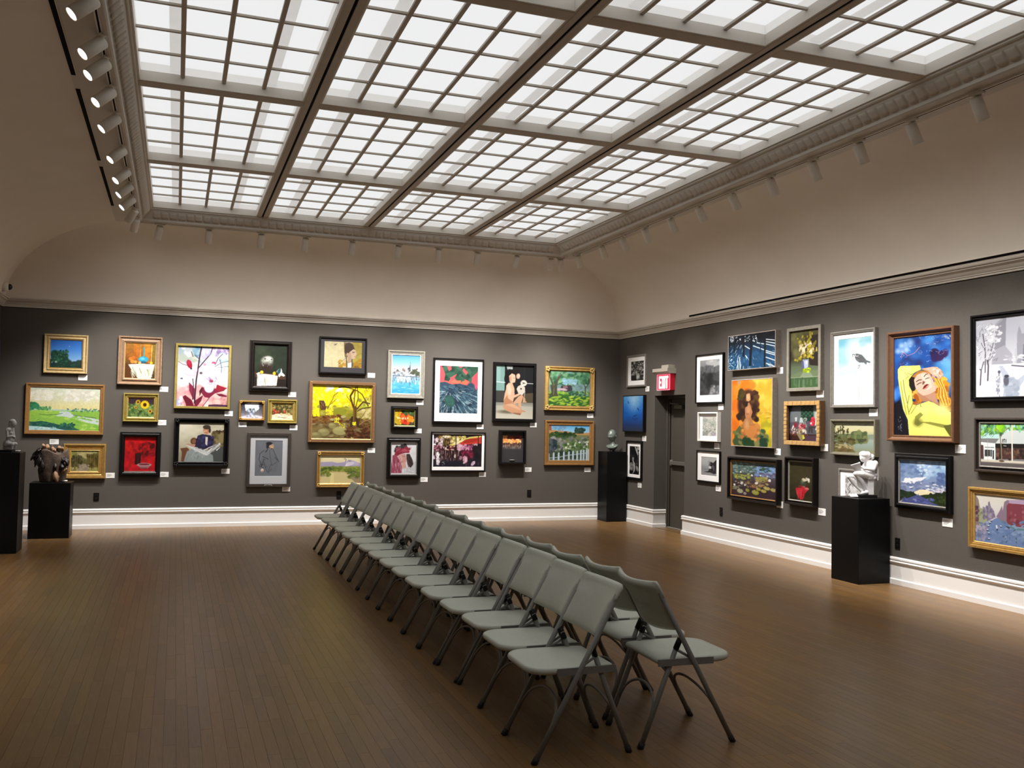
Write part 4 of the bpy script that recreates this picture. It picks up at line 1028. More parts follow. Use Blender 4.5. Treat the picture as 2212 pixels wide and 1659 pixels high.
def A_nude():
    a = Cv(372, 340, 912, 1135, 6.9125, seed=21).g('14161a', '181a1c', '1c1c1a', '2c2820').p('7ca09c', 372, 340, 500, 340, 500, 720, 372, 720).p('8cb0ac', 372, 340, 440, 340, 440, 590, 372, 590).l('d8e4e4', 10, 372, 592, 505, 598).p('a8b4b4', 520, 345, 610, 345, 610, 400, 540, 420).l('c8ccd0', 9, 780, 602, 912, 604).l('2c3030', 5, 778, 380, 780, 740)
    a.p('3c3c38', 372, 725, 500, 725, 500, 880, 372, 890).p('4c4434', 640, 780, 912, 740, 912, 900, 640, 900).g('a8a89c', 'b8b4a4', 'c4c0b0', y=(940, 1135)).g('8c8c84', '9c9c90', y=(895, 940)).l('5c5c54', 6, 372, 905, 912, 910).l('6c6c64', 5, 372, 930, 912, 935).e(560, 1030, 140, 26, '6c6454', .5)
    a.e(570, 470, 62, 70, '100c0c').e(520, 540, 26, 60, '141010').e(670, 450, 40, 50, '140e0e')
    a.p('d8b49c', 560, 500, 600, 460, 645, 480, 655, 540, 650, 590, 620, 600, 590, 610, 570, 580).p('b8846c', 560, 520, 590, 500, 600, 560, 580, 590, al=.7).e(690, 500, 28, 40, 'c8a490').e(700, 490, 16, 26, 'dcc0b0', .4).l('4c2c28', 4, 620, 530, 645, 530).l('6c2c2c', 5, 640, 578, 652, 576)
    a.p('d0a88c', 525, 640, 560, 600, 610, 605, 640, 680, 645, 790, 620, 900, 500, 940, 490, 860, 505, 760, 520, 700).p('b07c5c', 495, 860, 540, 780, 560, 840, 620, 880, 600, 920, 500, 940).p('e0c4b0', 530, 640, 570, 620, 600, 700, 590, 780, 550, 800, al=.7)
    a.p('d4ac90', 545, 760, 600, 800, 690, 760, 745, 730, 755, 745, 700, 790, 600, 840, 550, 830).p('c89c7c', 620, 900, 700, 800, 750, 770, 768, 800, 740, 900, 745, 990, 700, 980, 700, 900, 640, 915).p('c09070', 490, 930, 600, 900, 700, 940, 765, 1010, 730, 1075, 620, 1050, 520, 1010, 485, 970).p('d8b090', 520, 925, 620, 910, 720, 970, 740, 1010, 640, 970, al=.6).p('8c6048', 620, 1040, 740, 1050, 730, 1078, 640, 1060).p('b88868', 760, 1000, 808, 1020, 800, 1032, 760, 1024)
    a.p('c8c0b4', 690, 650, 740, 620, 790, 660, 795, 730, 750, 780, 700, 760, 670, 690).e(772, 600, 46, 44, 'd8d4c8').e(770, 600, 14, 12, '5c5048').l('4c4440', 5, 740, 580, 800, 610).l('4c4440', 4, 745, 620, 800, 590).e(735, 685, 12, 12, '2c2420').l('b0a090', 9, 790, 740, 775, 870).p('b89878', 770, 800, 800, 830, 800, 860, 825, 885, 760, 890)
    return a
def A_shadow():
    a = Cv(400, 352, 633, 525, 5.821, seed=22).g('7c3428', 'a04830', 'e87c40', 'ffb868', 'c89068', '5c4c48', '4c4444')
    a.b(40, 400, 460, 355, 410, 'f0a060 e88850 ffc890', 8, 18, .6).b(40, 460, 633, 352, 400, '6c2c24 8c3c2c 50201c', 12, 28, .5).b(30, 400, 633, 405, 445, 'ffc070 ffd890 f89850', 10, 26, .4).b(70, 400, 633, 450, 480, '4c3028 6c5048 38241e', 6, 15, .7).k(80, 400, 633, 470, 500, '8c8480 5c5450 3c3430 a89c94', 26, 4, 1.57, .1)
    return a
def A_lawn():
    a = Cv(1170, 438, 1755, 955, 6.9125, seed=23).g('5c8c70', '4c7c64', '6c9c8c', '7c9ca0', '88a870', '4c7c2c', '5c8c30')
    a.b(170, 1170, 1755, 438, 640, '3c6c4c 548c60 6ca078 2c5840 8cb890 7cacb0', 16, 44).b(26, 1370, 1560, 560, 640, '8cbcd8 a8d0e4', 12, 30, .6).b(40, 1500, 1755, 640, 720, '7c9ca4 90aca8 64887c', 14, 34)
    a.p('3c3c44', 1330, 720, 1345, 660, 1430, 650, 1480, 640, 1505, 690, 1500, 730, 1430, 745, 1340, 740).p('c8b0bc', 1270, 705, 1300, 692, 1400, 695, 1440, 715, 1420, 728, 1280, 725).p('8c6c78', 1370, 660, 1430, 650, 1440, 690, 1370, 695).l('2c2c34', 9, 1440, 625, 1440, 660)
    a.g('6c9c3c', '4c7828', '44742c', y=(770, 955)).b(80, 1170, 1755, 740, 780, '8cb838 a4cc48 78a448', 14, 34, .4).b(120, 1170, 1755, 790, 955, '3c6c2c 2c5c2c 346430', 20, 60, .35).b(60, 1170, 1755, 780, 955, '9cbc3c 88b040 b0cc50', 14, 44, .28).b(50, 1440, 1755, 740, 795, '5c8c6c 3c6448 7ca48c 2c4c3c', 12, 24, .8)
    a.p('4c4c3c', 1190, 640, 1240, 660, 1290, 620, 1290, 760, 1310, 810, 1175, 820, 1210, 760).l('54543f', 26, 1240, 680, 1200, 560, 1180, 500).l('54543f', 30, 1260, 640, 1310, 540, 1400, 470).l('6c6c54', 12, 1290, 540, 1340, 470).l('7c7c64', 10, 1245, 700, 1240, 790).l('4c5444', 20, 1690, 660, 1690, 790).l('4c5444', 12, 1690, 670, 1660, 600).l('4c5444', 12, 1695, 670, 1740, 610)
    return a.b(50, 1200, 1740, 450, 540, '5c9468 3c6c50 84b48c', 12, 30, al=.8)
def A_picket():
    a = Cv(978, 225, 1475, 662, 5.821, seed=24).g('5cb0e8', '84c4ec', 'a0ccec', y=(225, 320)).p('c8905c', 990, 285, 1200, 300, 1300, 320, 1475, 315, 1475, 370, 978, 340).p('9c604c', 978, 225, 1006, 230, 1010, 295, 978, 290).b(26, 1030, 1190, 240, 290, '6c98c0 88a8b8', 8, 20, al=.6).b(40, 1295, 1415, 265, 315, '2c4438 3c5444 243c34', 8, 18).l('3c4c40', 5, 1370, 245, 1372, 300)
    a.g('7c8450', '6c7464', '68706c', '5c6c50', '3c5438', '4c5c44', y=(345, 662)).b(80, 978, 1300, 320, 380, '2c4c24 3c5c2c 1c341c', 12, 28, .6).b(160, 990, 1475, 380, 540, '7c7c78 8c8c8c 5c6c54 6c7c50 a0a09c 4c5c48', 8, 26).b(60, 978, 1060, 410, 600, '2c4040 3c4c50 24343c 54606c', 12, 30).b(60, 1150, 1475, 430, 560, '5c7c40 3c5c30 7c9c5c', 8, 22).b(18, 1150, 1460, 430, 520, 'c8d4b8 e0e4d4', 6, 15).b(80, 978, 1475, 560, 662, '3c4c38 4c5440 2c3c30', 10, 24)
    a.l('9cb0b8', 12, 978, 635, 1100, 625, 1200, 600, 1475, 565).l('8ca0a8', 9, 978, 655, 1475, 650)
    for x, y in ((980, 570), (1040, 560), (1102, 558), (1165, 548), (1226, 545), (1276, 535), (1328, 533), (1374, 525), (1407, 520), (1445, 515), (1468, 512)): a.p('b8ccd8', x - 11, y + 14, x, y, x + 11, y + 14, x + 11, 662, x - 11, 662).l('dce8f0', 6, x - 5, y + 16, x - 5, 655)
    return a
def A_leaves():
    a = Cv(420, 565, 612, 838, 6.9125, (-.13, -.05), 25, '3c3a3a').b(90, 420, 612, 550, 838, '2c2828 5c5a58 8c8a88 1c1818 b4b2b0', 7, 20).k(70, 420, 612, 560, 760, 'c8c6c4 1c1818 7c7a78 e4e2e0', 34, 5, .8, 1.4).e(525, 770, 26, 44, 'a8a6a4').e(520, 775, 16, 34, 'd0cecc', .4).l('2c2828', 4, 508, 755, 530, 748).l('2c2828', 4, 520, 805, 540, 800).b(14, 430, 490, 760, 838, '141010 2c2828', 12, 24)
    return a
def A_under():
    a = Cv(325, 1080, 608, 1595, 6.9125, seed=26).g('4898e0', '2c84dc', '1c6cd0', '1460bc', '1850a0', '243c70', '2c344c').e(480, 1080, 90, 160, '90c0e8', 1, al=.8).e(480, 1120, 50, 110, 'b8d8f0', 1, al=.6).n(.04, 8)
    for x, y, w, t in ((400, 1175, 22, 1.2), (540, 1275, 26, 1.0), (358, 1330, 12, .5), (495, 1370, 34, -.5), (485, 1420, 34, .6), (520, 1410, 26, .2), (350, 1145, 8, .3), (470, 1290, 7, .8), (540, 1160, 7, .3), (375, 1490, 9, .4)): a.e(x, y, w, w * .28, '0c3c7c', .3, t)
    return a
def A_rose():
    a = Cv(205, 305, 565, 1330, 16.6, seed=27, base='141416').b(40, 210, 420, 320, 800, '1c1c1e 2c2c2e 242426', 20, 60).b(30, 400, 560, 320, 600, '8c8c8c b4b4b4 5c5c5c', 16, 40).p('141416', 390, 310, 430, 460, 480, 600, 440, 620, 300, 600, 210, 400).l('c8c8c8', 30, 410, 330, 470, 480, 500, 590).l('8c8c8c', 18, 500, 610, 530, 740).b(26, 450, 560, 740, 960, '2c2c2e 4c4c4e 1c1c1e', 20, 44)
    for r, c in ((110, '8c8c8a'), (92, '3c3c3c'), (80, 'b0b0ae'), (62, '444444'), (50, 'a8a8a6'), (30, '2c2c2c'), (16, '8c8c8c')): a.e(290 + (110 - r) * .1, 1040, r, r * 1.35, c, .08, .3)
    a.l('bcbcba', 34, 330, 820, 380, 920, 400, 1060, 390, 1180).e(340, 760, 28, 60, '9c9c9a').l('a0a09e', 24, 390, 1180, 330, 1300).e(490, 1100, 46, 110, '7c7c7a', .2, -.3).e(480, 1080, 22, 70, '9a9a98', .4, -.3).k(16, 220, 430, 860, 1290, 'd0d0ce 2c2c2c', 60, 12, 1.2, .8)
    return a
def A_misty():
    a = Cv(1450, 550, 1735, 1062, 6.9125, (-.09, 0), 28).g('a8aaae', '8c8e92', '64666a', '484a4e', '3c3e42', '303236', '3c3e42').b(20, 1580, 1740, 540, 640, 'd4d6d8 c0c2c4', 20, 44)
    a.b(90, 1450, 1735, 660, 760, '64666a 74767a 585a5e', 16, 36, 1.3).b(80, 1450, 1735, 740, 1000, '3c3e40 2c2e30 484a4c 34363a', 20, 44, 1.3).k(26, 1480, 1730, 620, 680, '54565a 6c6e72', 60, 12, 1.57, .05).b(26, 1600, 1735, 930, 1062, '6c6e72 8c8e92 5c5e62', 12, 30).b(10, 1610, 1660, 930, 1060, '98989c', 10, 20).e(1590, 850, 40, 100, '222426', .8)
    return a
def A_ink():
    a = Cv(175, 150, 490, 570, 10.06, seed=29, base='dcdad2').b(24, 175, 490, 230, 500, 'b8c0b4 c8ccc0 a8b0a8', 16, 50, al=.7)
    for i in range(150):
        x, y = a.rr.uniform(175, 480), a.rr.uniform(180, 560); t = a.rr.choice((.6, -.6, 2.4, .1)) + a.rr.uniform(-.3, .3); k = (y - 150) / 420
        a.l(a.rr.choice(('3c4440', '5c645c', '7c847c', '2c3430')), 3 + 5 * k, x, y, x + math.cos(t) * 26, y + math.sin(t) * 26, al=.35 + .5 * k)
    return a.b(14, 380, 480, 480, 560, 'b4a8b8 a89cac', 12, 24, al=.6).b(16, 180, 300, 480, 560, '8c948c a0a8a0', 14, 30, al=.7)
def A_coast():
    a = Cv(172, 1025, 508, 1418, 10.06, (.03, .07), 30).g('b4b4b6', 'bcbcbe', 'b0b0b2', '98989a', '9c9c9e', 'a4a4a6').n(.03, 16).p('1c1c1e', 508, 1070, 470, 1110, 440, 1150, 380, 1200, 345, 1240, 350, 1290, 320, 1340, 400, 1370, 508, 1380).b(60, 350, 508, 1150, 1370, '1c1c1e 3c3c3e 2c2c2e 5c5c5e', 8, 26).b(8, 350, 400, 1220, 1270, 'd8d8da', 10, 20).p('2c2c2e', 230, 1345, 320, 1330, 360, 1350, 340, 1362).l('6c6c6e', 9, 240, 1300, 320, 1290).l('3c3c3e', 7, 330, 1215, 380, 1225).p('a0a0a2', 172, 1375, 508, 1395, 508, 1440, 172, 1425).e(345, 1140, 24, 30, '9c9c9e', .8).l('2c2c2e', 5, 176, 1028, 506, 1040, 504, 1438, 178, 1418, 176, 1028)
    return a
def A_bluewoods():
    a = Cv(268, 303, 1052, 856, 7.9, (-.14, -.065), 31, '14324c').g('0c1420', '101c2c', '163450', '1c4468', '1c4870', '184060').b(60, 268, 1052, 200, 400, '0c1018 080c14 141c28', 20, 50)
    a.b(90, 300, 760, 270, 390, 'd8e4ec 8ca0b0 2c3c4c 101824 f4f8fa', 4, 10).e(335, 345, 34, 46, 'e4ecf2', .3).k(20, 305, 365, 310, 380, '1c2838', 30, 5, .8, 1)
    for i in range(150):
        x, y = a.rr.uniform(268, 1050), a.rr.uniform(430, 820); t = math.atan2(y - 300, x - 560) + a.rr.uniform(-.15, .15)
        a.l(a.rr.choice(('2c5c84', 'b8d0e0', '103050', '5c8cb0', '0c2840', 'e4f0f8')), 6, x, y, x + math.cos(t) * 60, y + math.sin(t) * 60, al=.8)
    for P in ((900, 530, 1052, 580), (900, 560, 1052, 610), (900, 640, 1052, 700), (700, 450, 880, 520), (560, 450, 640, 500), (900, 420, 1052, 460), (570, 610, 640, 700), (470, 640, 480, 830), (440, 700, 445, 840), (900, 740, 1040, 800), (760, 400, 870, 420), (900, 340, 1050, 360), (900, 380, 1050, 410)): a.l('e8f4fc', 12, *P)
    a.b(60, 268, 400, 620, 850, 'e4f4fc 5c9cc8 1c4c74 bcdcec', 5, 14, .6).b(50, 600, 900, 560, 790, '1c4c78 20507c 184468', 14, 34, al=.6)
    for x, y0, y1, w in ((378, 300, 560, 20), (540, 280, 620, 30), (672, 250, 770, 38), (890, 250, 800, 30), (300, 400, 600, 18), (460, 300, 520, 12), (820, 300, 560, 12)): a.l('0a1420', w, x, y0, x - 4 if x != 672 else x - 22, y1)
    return a
def A_orange():
    a = Cv(212, 118, 658, 852, 5.185, (-.06, .02), 32, 'e08828').g('e88420', 'ec9028', 'f0801c', 'e87818', 'e87c1c', 'e89430').p('ecac38', 440, 80, 665, 80, 665, 860, 560, 860, 480, 600, 470, 200).b(80, 450, 665, 100, 600, 'f0bc40 e8a430 f4cc58 e0b030', 20, 50, 1.3, .7).b(70, 212, 450, 100, 650, 'f08c28 dc6c18 f4a040 e87820', 20, 50, 1.3, .7).b(24, 480, 640, 430, 560, 'c8a030 b89428 d8b038', 14, 40, .4).b(30, 560, 660, 560, 860, 'd8c428 c8b020 a8a028', 20, 44, 1.2, .8).e(295, 135, 16, 22, 'a8907c', .5)
    a.e(400, 390, 118, 175, '3c2218', .12).b(90, 290, 510, 240, 560, '2c1810 4c2c1c 3a2016 5c3c20', 12, 30, 1.3).b(20, 290, 340, 230, 330, '4c4420 3c3418', 12, 28).p('4c3018', 330, 520, 345, 580, 370, 560, 360, 500)
    a.p('c08c5c', 378, 270, 420, 258, 428, 330, 410, 352, 380, 345).p('b87c54', 365, 430, 390, 380, 410, 360, 430, 400, 450, 470, 430, 540, 400, 560, 370, 530).p('2e1c14', 360, 355, 400, 360, 395, 400, 370, 420).e(400, 300, 18, 34, 'dcac80', .5).e(405, 450, 18, 40, 'cc9468', .5).l('7c3c2c', 6, 385, 492, 410, 492)
    a.p('b07848', 370, 540, 440, 530, 455, 590, 540, 640, 500, 740, 430, 800, 360, 720, 340, 600).p('5c6438', 240, 850, 250, 700, 300, 630, 350, 600, 380, 700, 430, 790, 520, 690, 550, 650, 590, 720, 610, 855).b(70, 250, 600, 680, 850, '4c6038 6c7440 3c5434 84804c', 16, 36).b(40, 330, 520, 620, 780, 'c88444 b86c34 a86c3c d89450', 14, 32).p('c88040', 350, 620, 500, 620, 500, 700, 430, 790, 370, 700).e(390, 610, 24, 50, 'c89868', .5).b(20, 360, 480, 780, 850, '24441c 1c3c24', 16, 30).b(14, 540, 600, 740, 850, '1c3c2c', 14, 26)
    return a
def A_yvase():
    a = Cv(1303, 218, 1780, 1158, 7.9, (-.13, 0), 33).g('5c5834', '4c4428', '3c3420', '342c20', '3c3c2c', '5c6850', '64745c', '4c5c3c', '3c4c34').b(26, 1303, 1480, 250, 620, '6c6840 5c5a38 7c784c', 24, 60, 1.4, .6).p('2c2420', 1560, 300, 1780, 250, 1780, 800, 1620, 780)
    a.p('6c7c5c', 1303, 950, 1480, 880, 1780, 870, 1780, 985, 1303, 985).p('849478', 1460, 985, 1510, 895, 1620, 890, 1680, 985).l('a4b498', 7, 1303, 985, 1780, 975).p('44603c', 1303, 990, 1780, 985, 1780, 1158, 1303, 1158).k(20, 1320, 1760, 990, 1040, '5c7c54 3c543c 6c8c64', 120, 26, 1.57, .05, .6)
    for x0, y0, x1, y1, n in ((1520, 620, 1440, 330, 24), (1540, 640, 1510, 290, 20), (1580, 640, 1640, 220, 46), (1600, 640, 1600, 300, 40), (1560, 650, 1480, 420, 20), (1620, 640, 1700, 380, 18), (1600, 640, 1740, 500, 14), (1520, 640, 1380, 700, 14), (1600, 600, 1670, 660, 12)):
        for i in range(n):
            t = a.rr.random(); a.e(x0 + (x1 - x0) * t + a.rr.uniform(-22, 22), y0 + (y1 - y0) * t + a.rr.uniform(-16, 16), a.rr.uniform(8, 18), a.rr.uniform(12, 26), a.rr.choice(('a8982c', 'c4b030', '8c8028', 'd8c848', '7c7430')), .3, al=.85)
    a.b(24, 1450, 1680, 400, 600, 'e0d4c0 d0bcA8 e8dcb8'.lower(), 8, 18, 1.8).p('b4bcd4', 1505, 680, 1600, 680, 1592, 810, 1540, 850, 1510, 800).p('5c5c8c', 1480, 730, 1520, 700, 1535, 850, 1500, 820).e(1565, 730, 16, 34, 'd8e0f0', .5).l('444c7c', 8, 1520, 690, 1590, 690).b(22, 1520, 1625, 830, 890, 'a8bc20 c4d830 8ca018', 9, 20)
    return a
def A_toys():
    a = Cv(180, 230, 1095, 1275, 13.83, (-.01, .02), 34).g('585058', '585860', '50505a', '585058').p('6c7478', 300, 230, 530, 230, 530, 700, 180, 740, 180, 560).p('1c382c', 530, 235, 890, 235, 900, 620, 850, 720, 560, 640, 530, 600)
    for i in range(6):
        for j in range(5):
            if (i + j) % 2 == 0: a.e(560 + i * 60, 290 + j * 62, 28, 30, '3c6450', .3)
    a.p('98a8a4', 890, 235, 975, 235, 950, 620, 910, 600).p('d0cfc8', 970, 235, 1095, 235, 1095, 760, 940, 830).p('341c18', 180, 1060, 1095, 1090, 1095, 1290, 180, 1290).p('5c3028', 180, 1060, 760, 1080, 740, 1130, 200, 1110).p('4c3444', 640, 1130, 1095, 1100, 1095, 1290, 640, 1290)
    a.p('c8ccd0', 340, 590, 415, 580, 400, 700, 360, 700).p('b8c4c8', 505, 590, 570, 590, 600, 740, 480, 740).e(655, 640, 60, 50, '94a498').e(640, 650, 30, 26, '4c5c50').k(16, 600, 700, 680, 880, '6c7c70 b8c0b4 8c4444', 60, 14, 1.5, .2).p('8c2030', 290, 720, 400, 740, 420, 850, 340, 900).p('4c4c54', 300, 720, 350, 750, 350, 800, 310, 760).p('e8e8dc', 240, 950, 295, 800, 345, 940, 325, 1060, 260, 1060).e(290, 950, 22, 12, '3c3c3c').p('d8d0c0', 260, 1040, 300, 1040, 280, 1085)
    a.b(50, 470, 640, 770, 960, 'c06c74 a03440 d08c90 7c2830', 14, 36).p('c41c34', 810, 820, 800, 720, 850, 580, 910, 565, 940, 650, 930, 800, 890, 840).e(880, 620, 50, 50, 'd83c50').e(830, 760, 26, 34, 'f0e0e8').b(12, 820, 930, 640, 800, 'e04c60 a01828', 12, 24).p('3c3434', 760, 850, 950, 850, 940, 890, 870, 890, 880, 1040, 840, 1040, 820, 900, 790, 1040, 750, 1040)
    a.e(1040, 750, 48, 130, '30242c', .1, .1).p('e0dce4', 950, 950, 980, 850, 1030, 900, 1080, 880, 1070, 980).e(1000, 1010, 74, 60, '486068').p('d8d8dc', 1000, 960, 1060, 1000, 1020, 1020).b(30, 410, 600, 940, 1050, '8c8058 a09468 6c5c44 c0a898', 14, 34).e(600, 980, 34, 50, 'd8d4bc').e(665, 1000, 30, 70, 'ccc4b4', .15, -.3).p('8c7c54', 400, 1060, 560, 1080, 640, 1200, 540, 1285, 500, 1240).p('c4c838', 575, 1110, 610, 1090, 650, 1200, 590, 1240).b(30, 180, 480, 880, 1060, '8c5c5c 5c4444 b89c94', 10, 26)
    return a
def A_lilies():
    a = Cv(250, 285, 1430, 1247, 13.27, (.065, .13), 35).g('5c7068', '54645c', '4c4c50', '40343c', '382830', '38242c').p('7894c0', 880, 440, 1200, 430, 1430, 500, 1430, 760, 860, 720).b(40, 860, 1430, 440, 620, '84a4cc 6c8cb8 94b0d4', 26, 60, .5).b(30, 860, 1430, 620, 820, '645c78 54505f 747090', 30, 60, .5).b(110, 250, 900, 310, 640, '54706c 3c5450 748c88 8ca4a0 44584c', 20, 50, .5).b(30, 1000, 1330, 380, 600, '2c4c50 344c30 3c5438', 16, 44, .4)
    a.k(60, 260, 700, 330, 620, '9cb0ac 64807c', 70, 9, .4, .3).b(50, 250, 1430, 1050, 1400, '382830 442c34 30202a', 40, 80, .5)
    a.b(46, 320, 760, 660, 800, '9ca44c 848c3c b0b45c 6c7440', 18, 46, .5).b(40, 850, 1180, 750, 850, 'a09c50 8c8844 b4ac64', 18, 44, .5).b(60, 640, 1200, 830, 1060, '8c7448 9c8858 74583c b09c6c 5c4430', 18, 44, .6).b(26, 260, 640, 860, 1080, '7c8060 6c7454 94967c', 16, 40, .6)
    for x, y, rx, ry, c in ((480, 1140, 84, 66, 'a4a888'), (612, 1210, 44, 42, '9c8c90'), (890, 1180, 96, 70, '98983c'), (680, 1120, 54, 50, '8c8c34'), (970, 1090, 64, 40, 'a4983c'), (1100, 1140, 74, 46, 'a89c40'), (1180, 1060, 84, 50, 'b0a454'), (1345, 1105, 78, 50, 'a89458'), (560, 780, 80, 44, '98a050'), (1010, 990, 60, 34, 'a07c54'), (840, 1010, 70, 50, '8c5c44')): a.e(x, y + 8, rx, ry, '2c1c20', .1, .1, .7).e(x, y, rx, ry, c, .08, .15).e(x - 10, y - 12, rx * .5, ry * .4, 'ccc88c', .7, al=.4).p('382830', x, y, x + rx * .3, y - ry, x + rx * .1, y - ry)
    for x, y, r in ((520, 920, 46), (610, 975, 28), (320, 965, 32), (790, 700, 36), (920, 900, 48), (1245, 840, 48), (500, 605, 30), (685, 562, 14), (1020, 700, 22), (1190, 720, 18)): a.b(7, x - r * .5, x + r * .5, y - r * .5, y + r * .4, 'f0e4e0 dcd0cc fffaf4', r * .35, r * .6)
    return a
def A_redcloth():
    a = Cv(862, 1042, 1085, 1422, 5.185, (.05, .12), 36).g('34301a', '3c361c', '38341c', '2c2816', '28240f').n(.12, 12).e(990, 1260, 30, 40, '3c4430').e(985, 1240, 12, 20, '6c745c', .5).b(12, 990, 1045, 1205, 1245, 'e8e4d4 d0c8ac', 7, 13).b(8, 940, 1030, 1290, 1312, 'a02028 5c1c14 c8a8a0', 8, 14)
    a.p('c02430', 918, 1310, 1000, 1300, 1045, 1320, 1010, 1360, 990, 1425, 965, 1425, 930, 1370).k(14, 930, 1010, 1320, 1380, 'e04450 901820 d83c48', 50, 6, 1.4, .3).e(1025, 1315, 20, 11, 'c86c68').p('1c180c', 862, 1400, 930, 1390, 950, 1450, 862, 1450)
    return a
def A_osprey():
    a = Cv(278, 330, 815, 1330, 7.54, (-.11, 0), 37).g('a8d4e0', 'b8dce6', 'd0e4ea', 'c8e4ee', 'd8ecf0', 'f0f4f4').b(24, 278, 420, 330, 680, '7cc0d8 98d0e0 a8dae6', 26, 60, 1.2, .6, soft=.8).b(26, 450, 815, 420, 700, 'dde6ea e8ecee c8dee6', 40, 90, 1, .6, soft=.9).b(16, 640, 815, 290, 420, '8cc4d4 a0d0dc', 24, 50, .8, .6, soft=.8).b(20, 290, 800, 800, 1000, 'c0e2ec d4ecf2', 40, 90, .6, .5, soft=.9)
    a.p('c8ccd0', 590, 740, 636, 738, 636, 1300, 586, 1300).p('d8dce0', 590, 760, 606, 760, 602, 1300, 586, 1300).b(12, 580, 636, 742, 795, 'a8b0b8 e4e8ec 8c949c', 6, 13)
    a.p('606468', 552, 565, 580, 556, 660, 578, 700, 625, 730, 665, 795, 690, 785, 715, 735, 700, 730, 742, 705, 720, 690, 705, 620, 705, 575, 670, 548, 620).k(20, 560, 680, 590, 680, '74787c 505458', 40, 6, .6, .2).l('e8eaec', 7, 556, 596, 590, 600, 606, 594).e(536, 580, 26, 22, 'dfe6ea').l('3c4044', 9, 512, 578, 524, 566, 548, 574).l('3c4044', 6, 514, 580, 516, 612).l('3c4044', 6, 530, 592, 552, 580).l('b0b4b8', 5, 604, 708, 600, 738)
    return a
def A_lake():
    a = Cv(105, 205, 770, 690, 8.51, (0, .01), 38).g('b4b89c', 'ccc8a4', 'd0c898', 'b0b090', y=(205, 400)).g('8c9c8c', '98a89c', '8c9c90', '8c8c6c', y=(400, 690)).b(14, 300, 700, 210, 240, '9ca49c a8aca0', 20, 50, .3, .6)
    a.p('84907c', 620, 400, 770, 390, 770, 470, 620, 470).p('64704c', 140, 400, 260, 390, 380, 390, 430, 345, 520, 335, 590, 360, 640, 420, 650, 480, 600, 540, 340, 540, 105, 500).b(60, 330, 640, 360, 520, '5c6c40 747c50 4c5c38', 14, 36).b(40, 105, 440, 430, 560, '54502c 443c20 64603c', 14, 36, .6).p('3c4030', 480, 470, 640, 460, 630, 500, 520, 530, al=.8).p('6c643c', 105, 560, 350, 560, 470, 690, 105, 690).b(30, 130, 420, 570, 620, 'b4a880 948860 a89c74', 14, 34, .4).b(30, 110, 360, 620, 690, '6c5c38 5c4c2c', 16, 40, .4)
    for x, y0, y1 in ((118, 250, 500), (145, 360, 490), (172, 300, 430), (212, 270, 400), (250, 240, 400), (270, 330, 420), (332, 310, 410)): a.l('34341c', 7, x, y0, x, y1).b(9, x - 14, x + 14, y0, y0 + (y1 - y0) * .6, '3c3c20 4c4828 2c2c18', 6, 14, al=.9)
    return a
def A_drawing():
    a = Cv(275, 1120, 560, 1490, 8.51, seed=39, base='dcdcdc')
    for i in range(100):
        x, y = a.rr.uniform(280, 540), a.rr.uniform(1200, 1480); t = a.rr.uniform(.8, 2.0); a.l(a.rr.choice(('3c3c3c', '6c6c6c', '8c8c8c', '1c1c1c')), 7, x, y, x + math.cos(t) * 30, y + math.sin(t) * 30)
    a.b(14, 380, 520, 1290, 1480, 'd8d8d8 e8e8e8', 16, 36).k(30, 280, 320, 1150, 1230, '8c8c8c 6c6c6c', 18, 5, 1.4, .6)
    return a
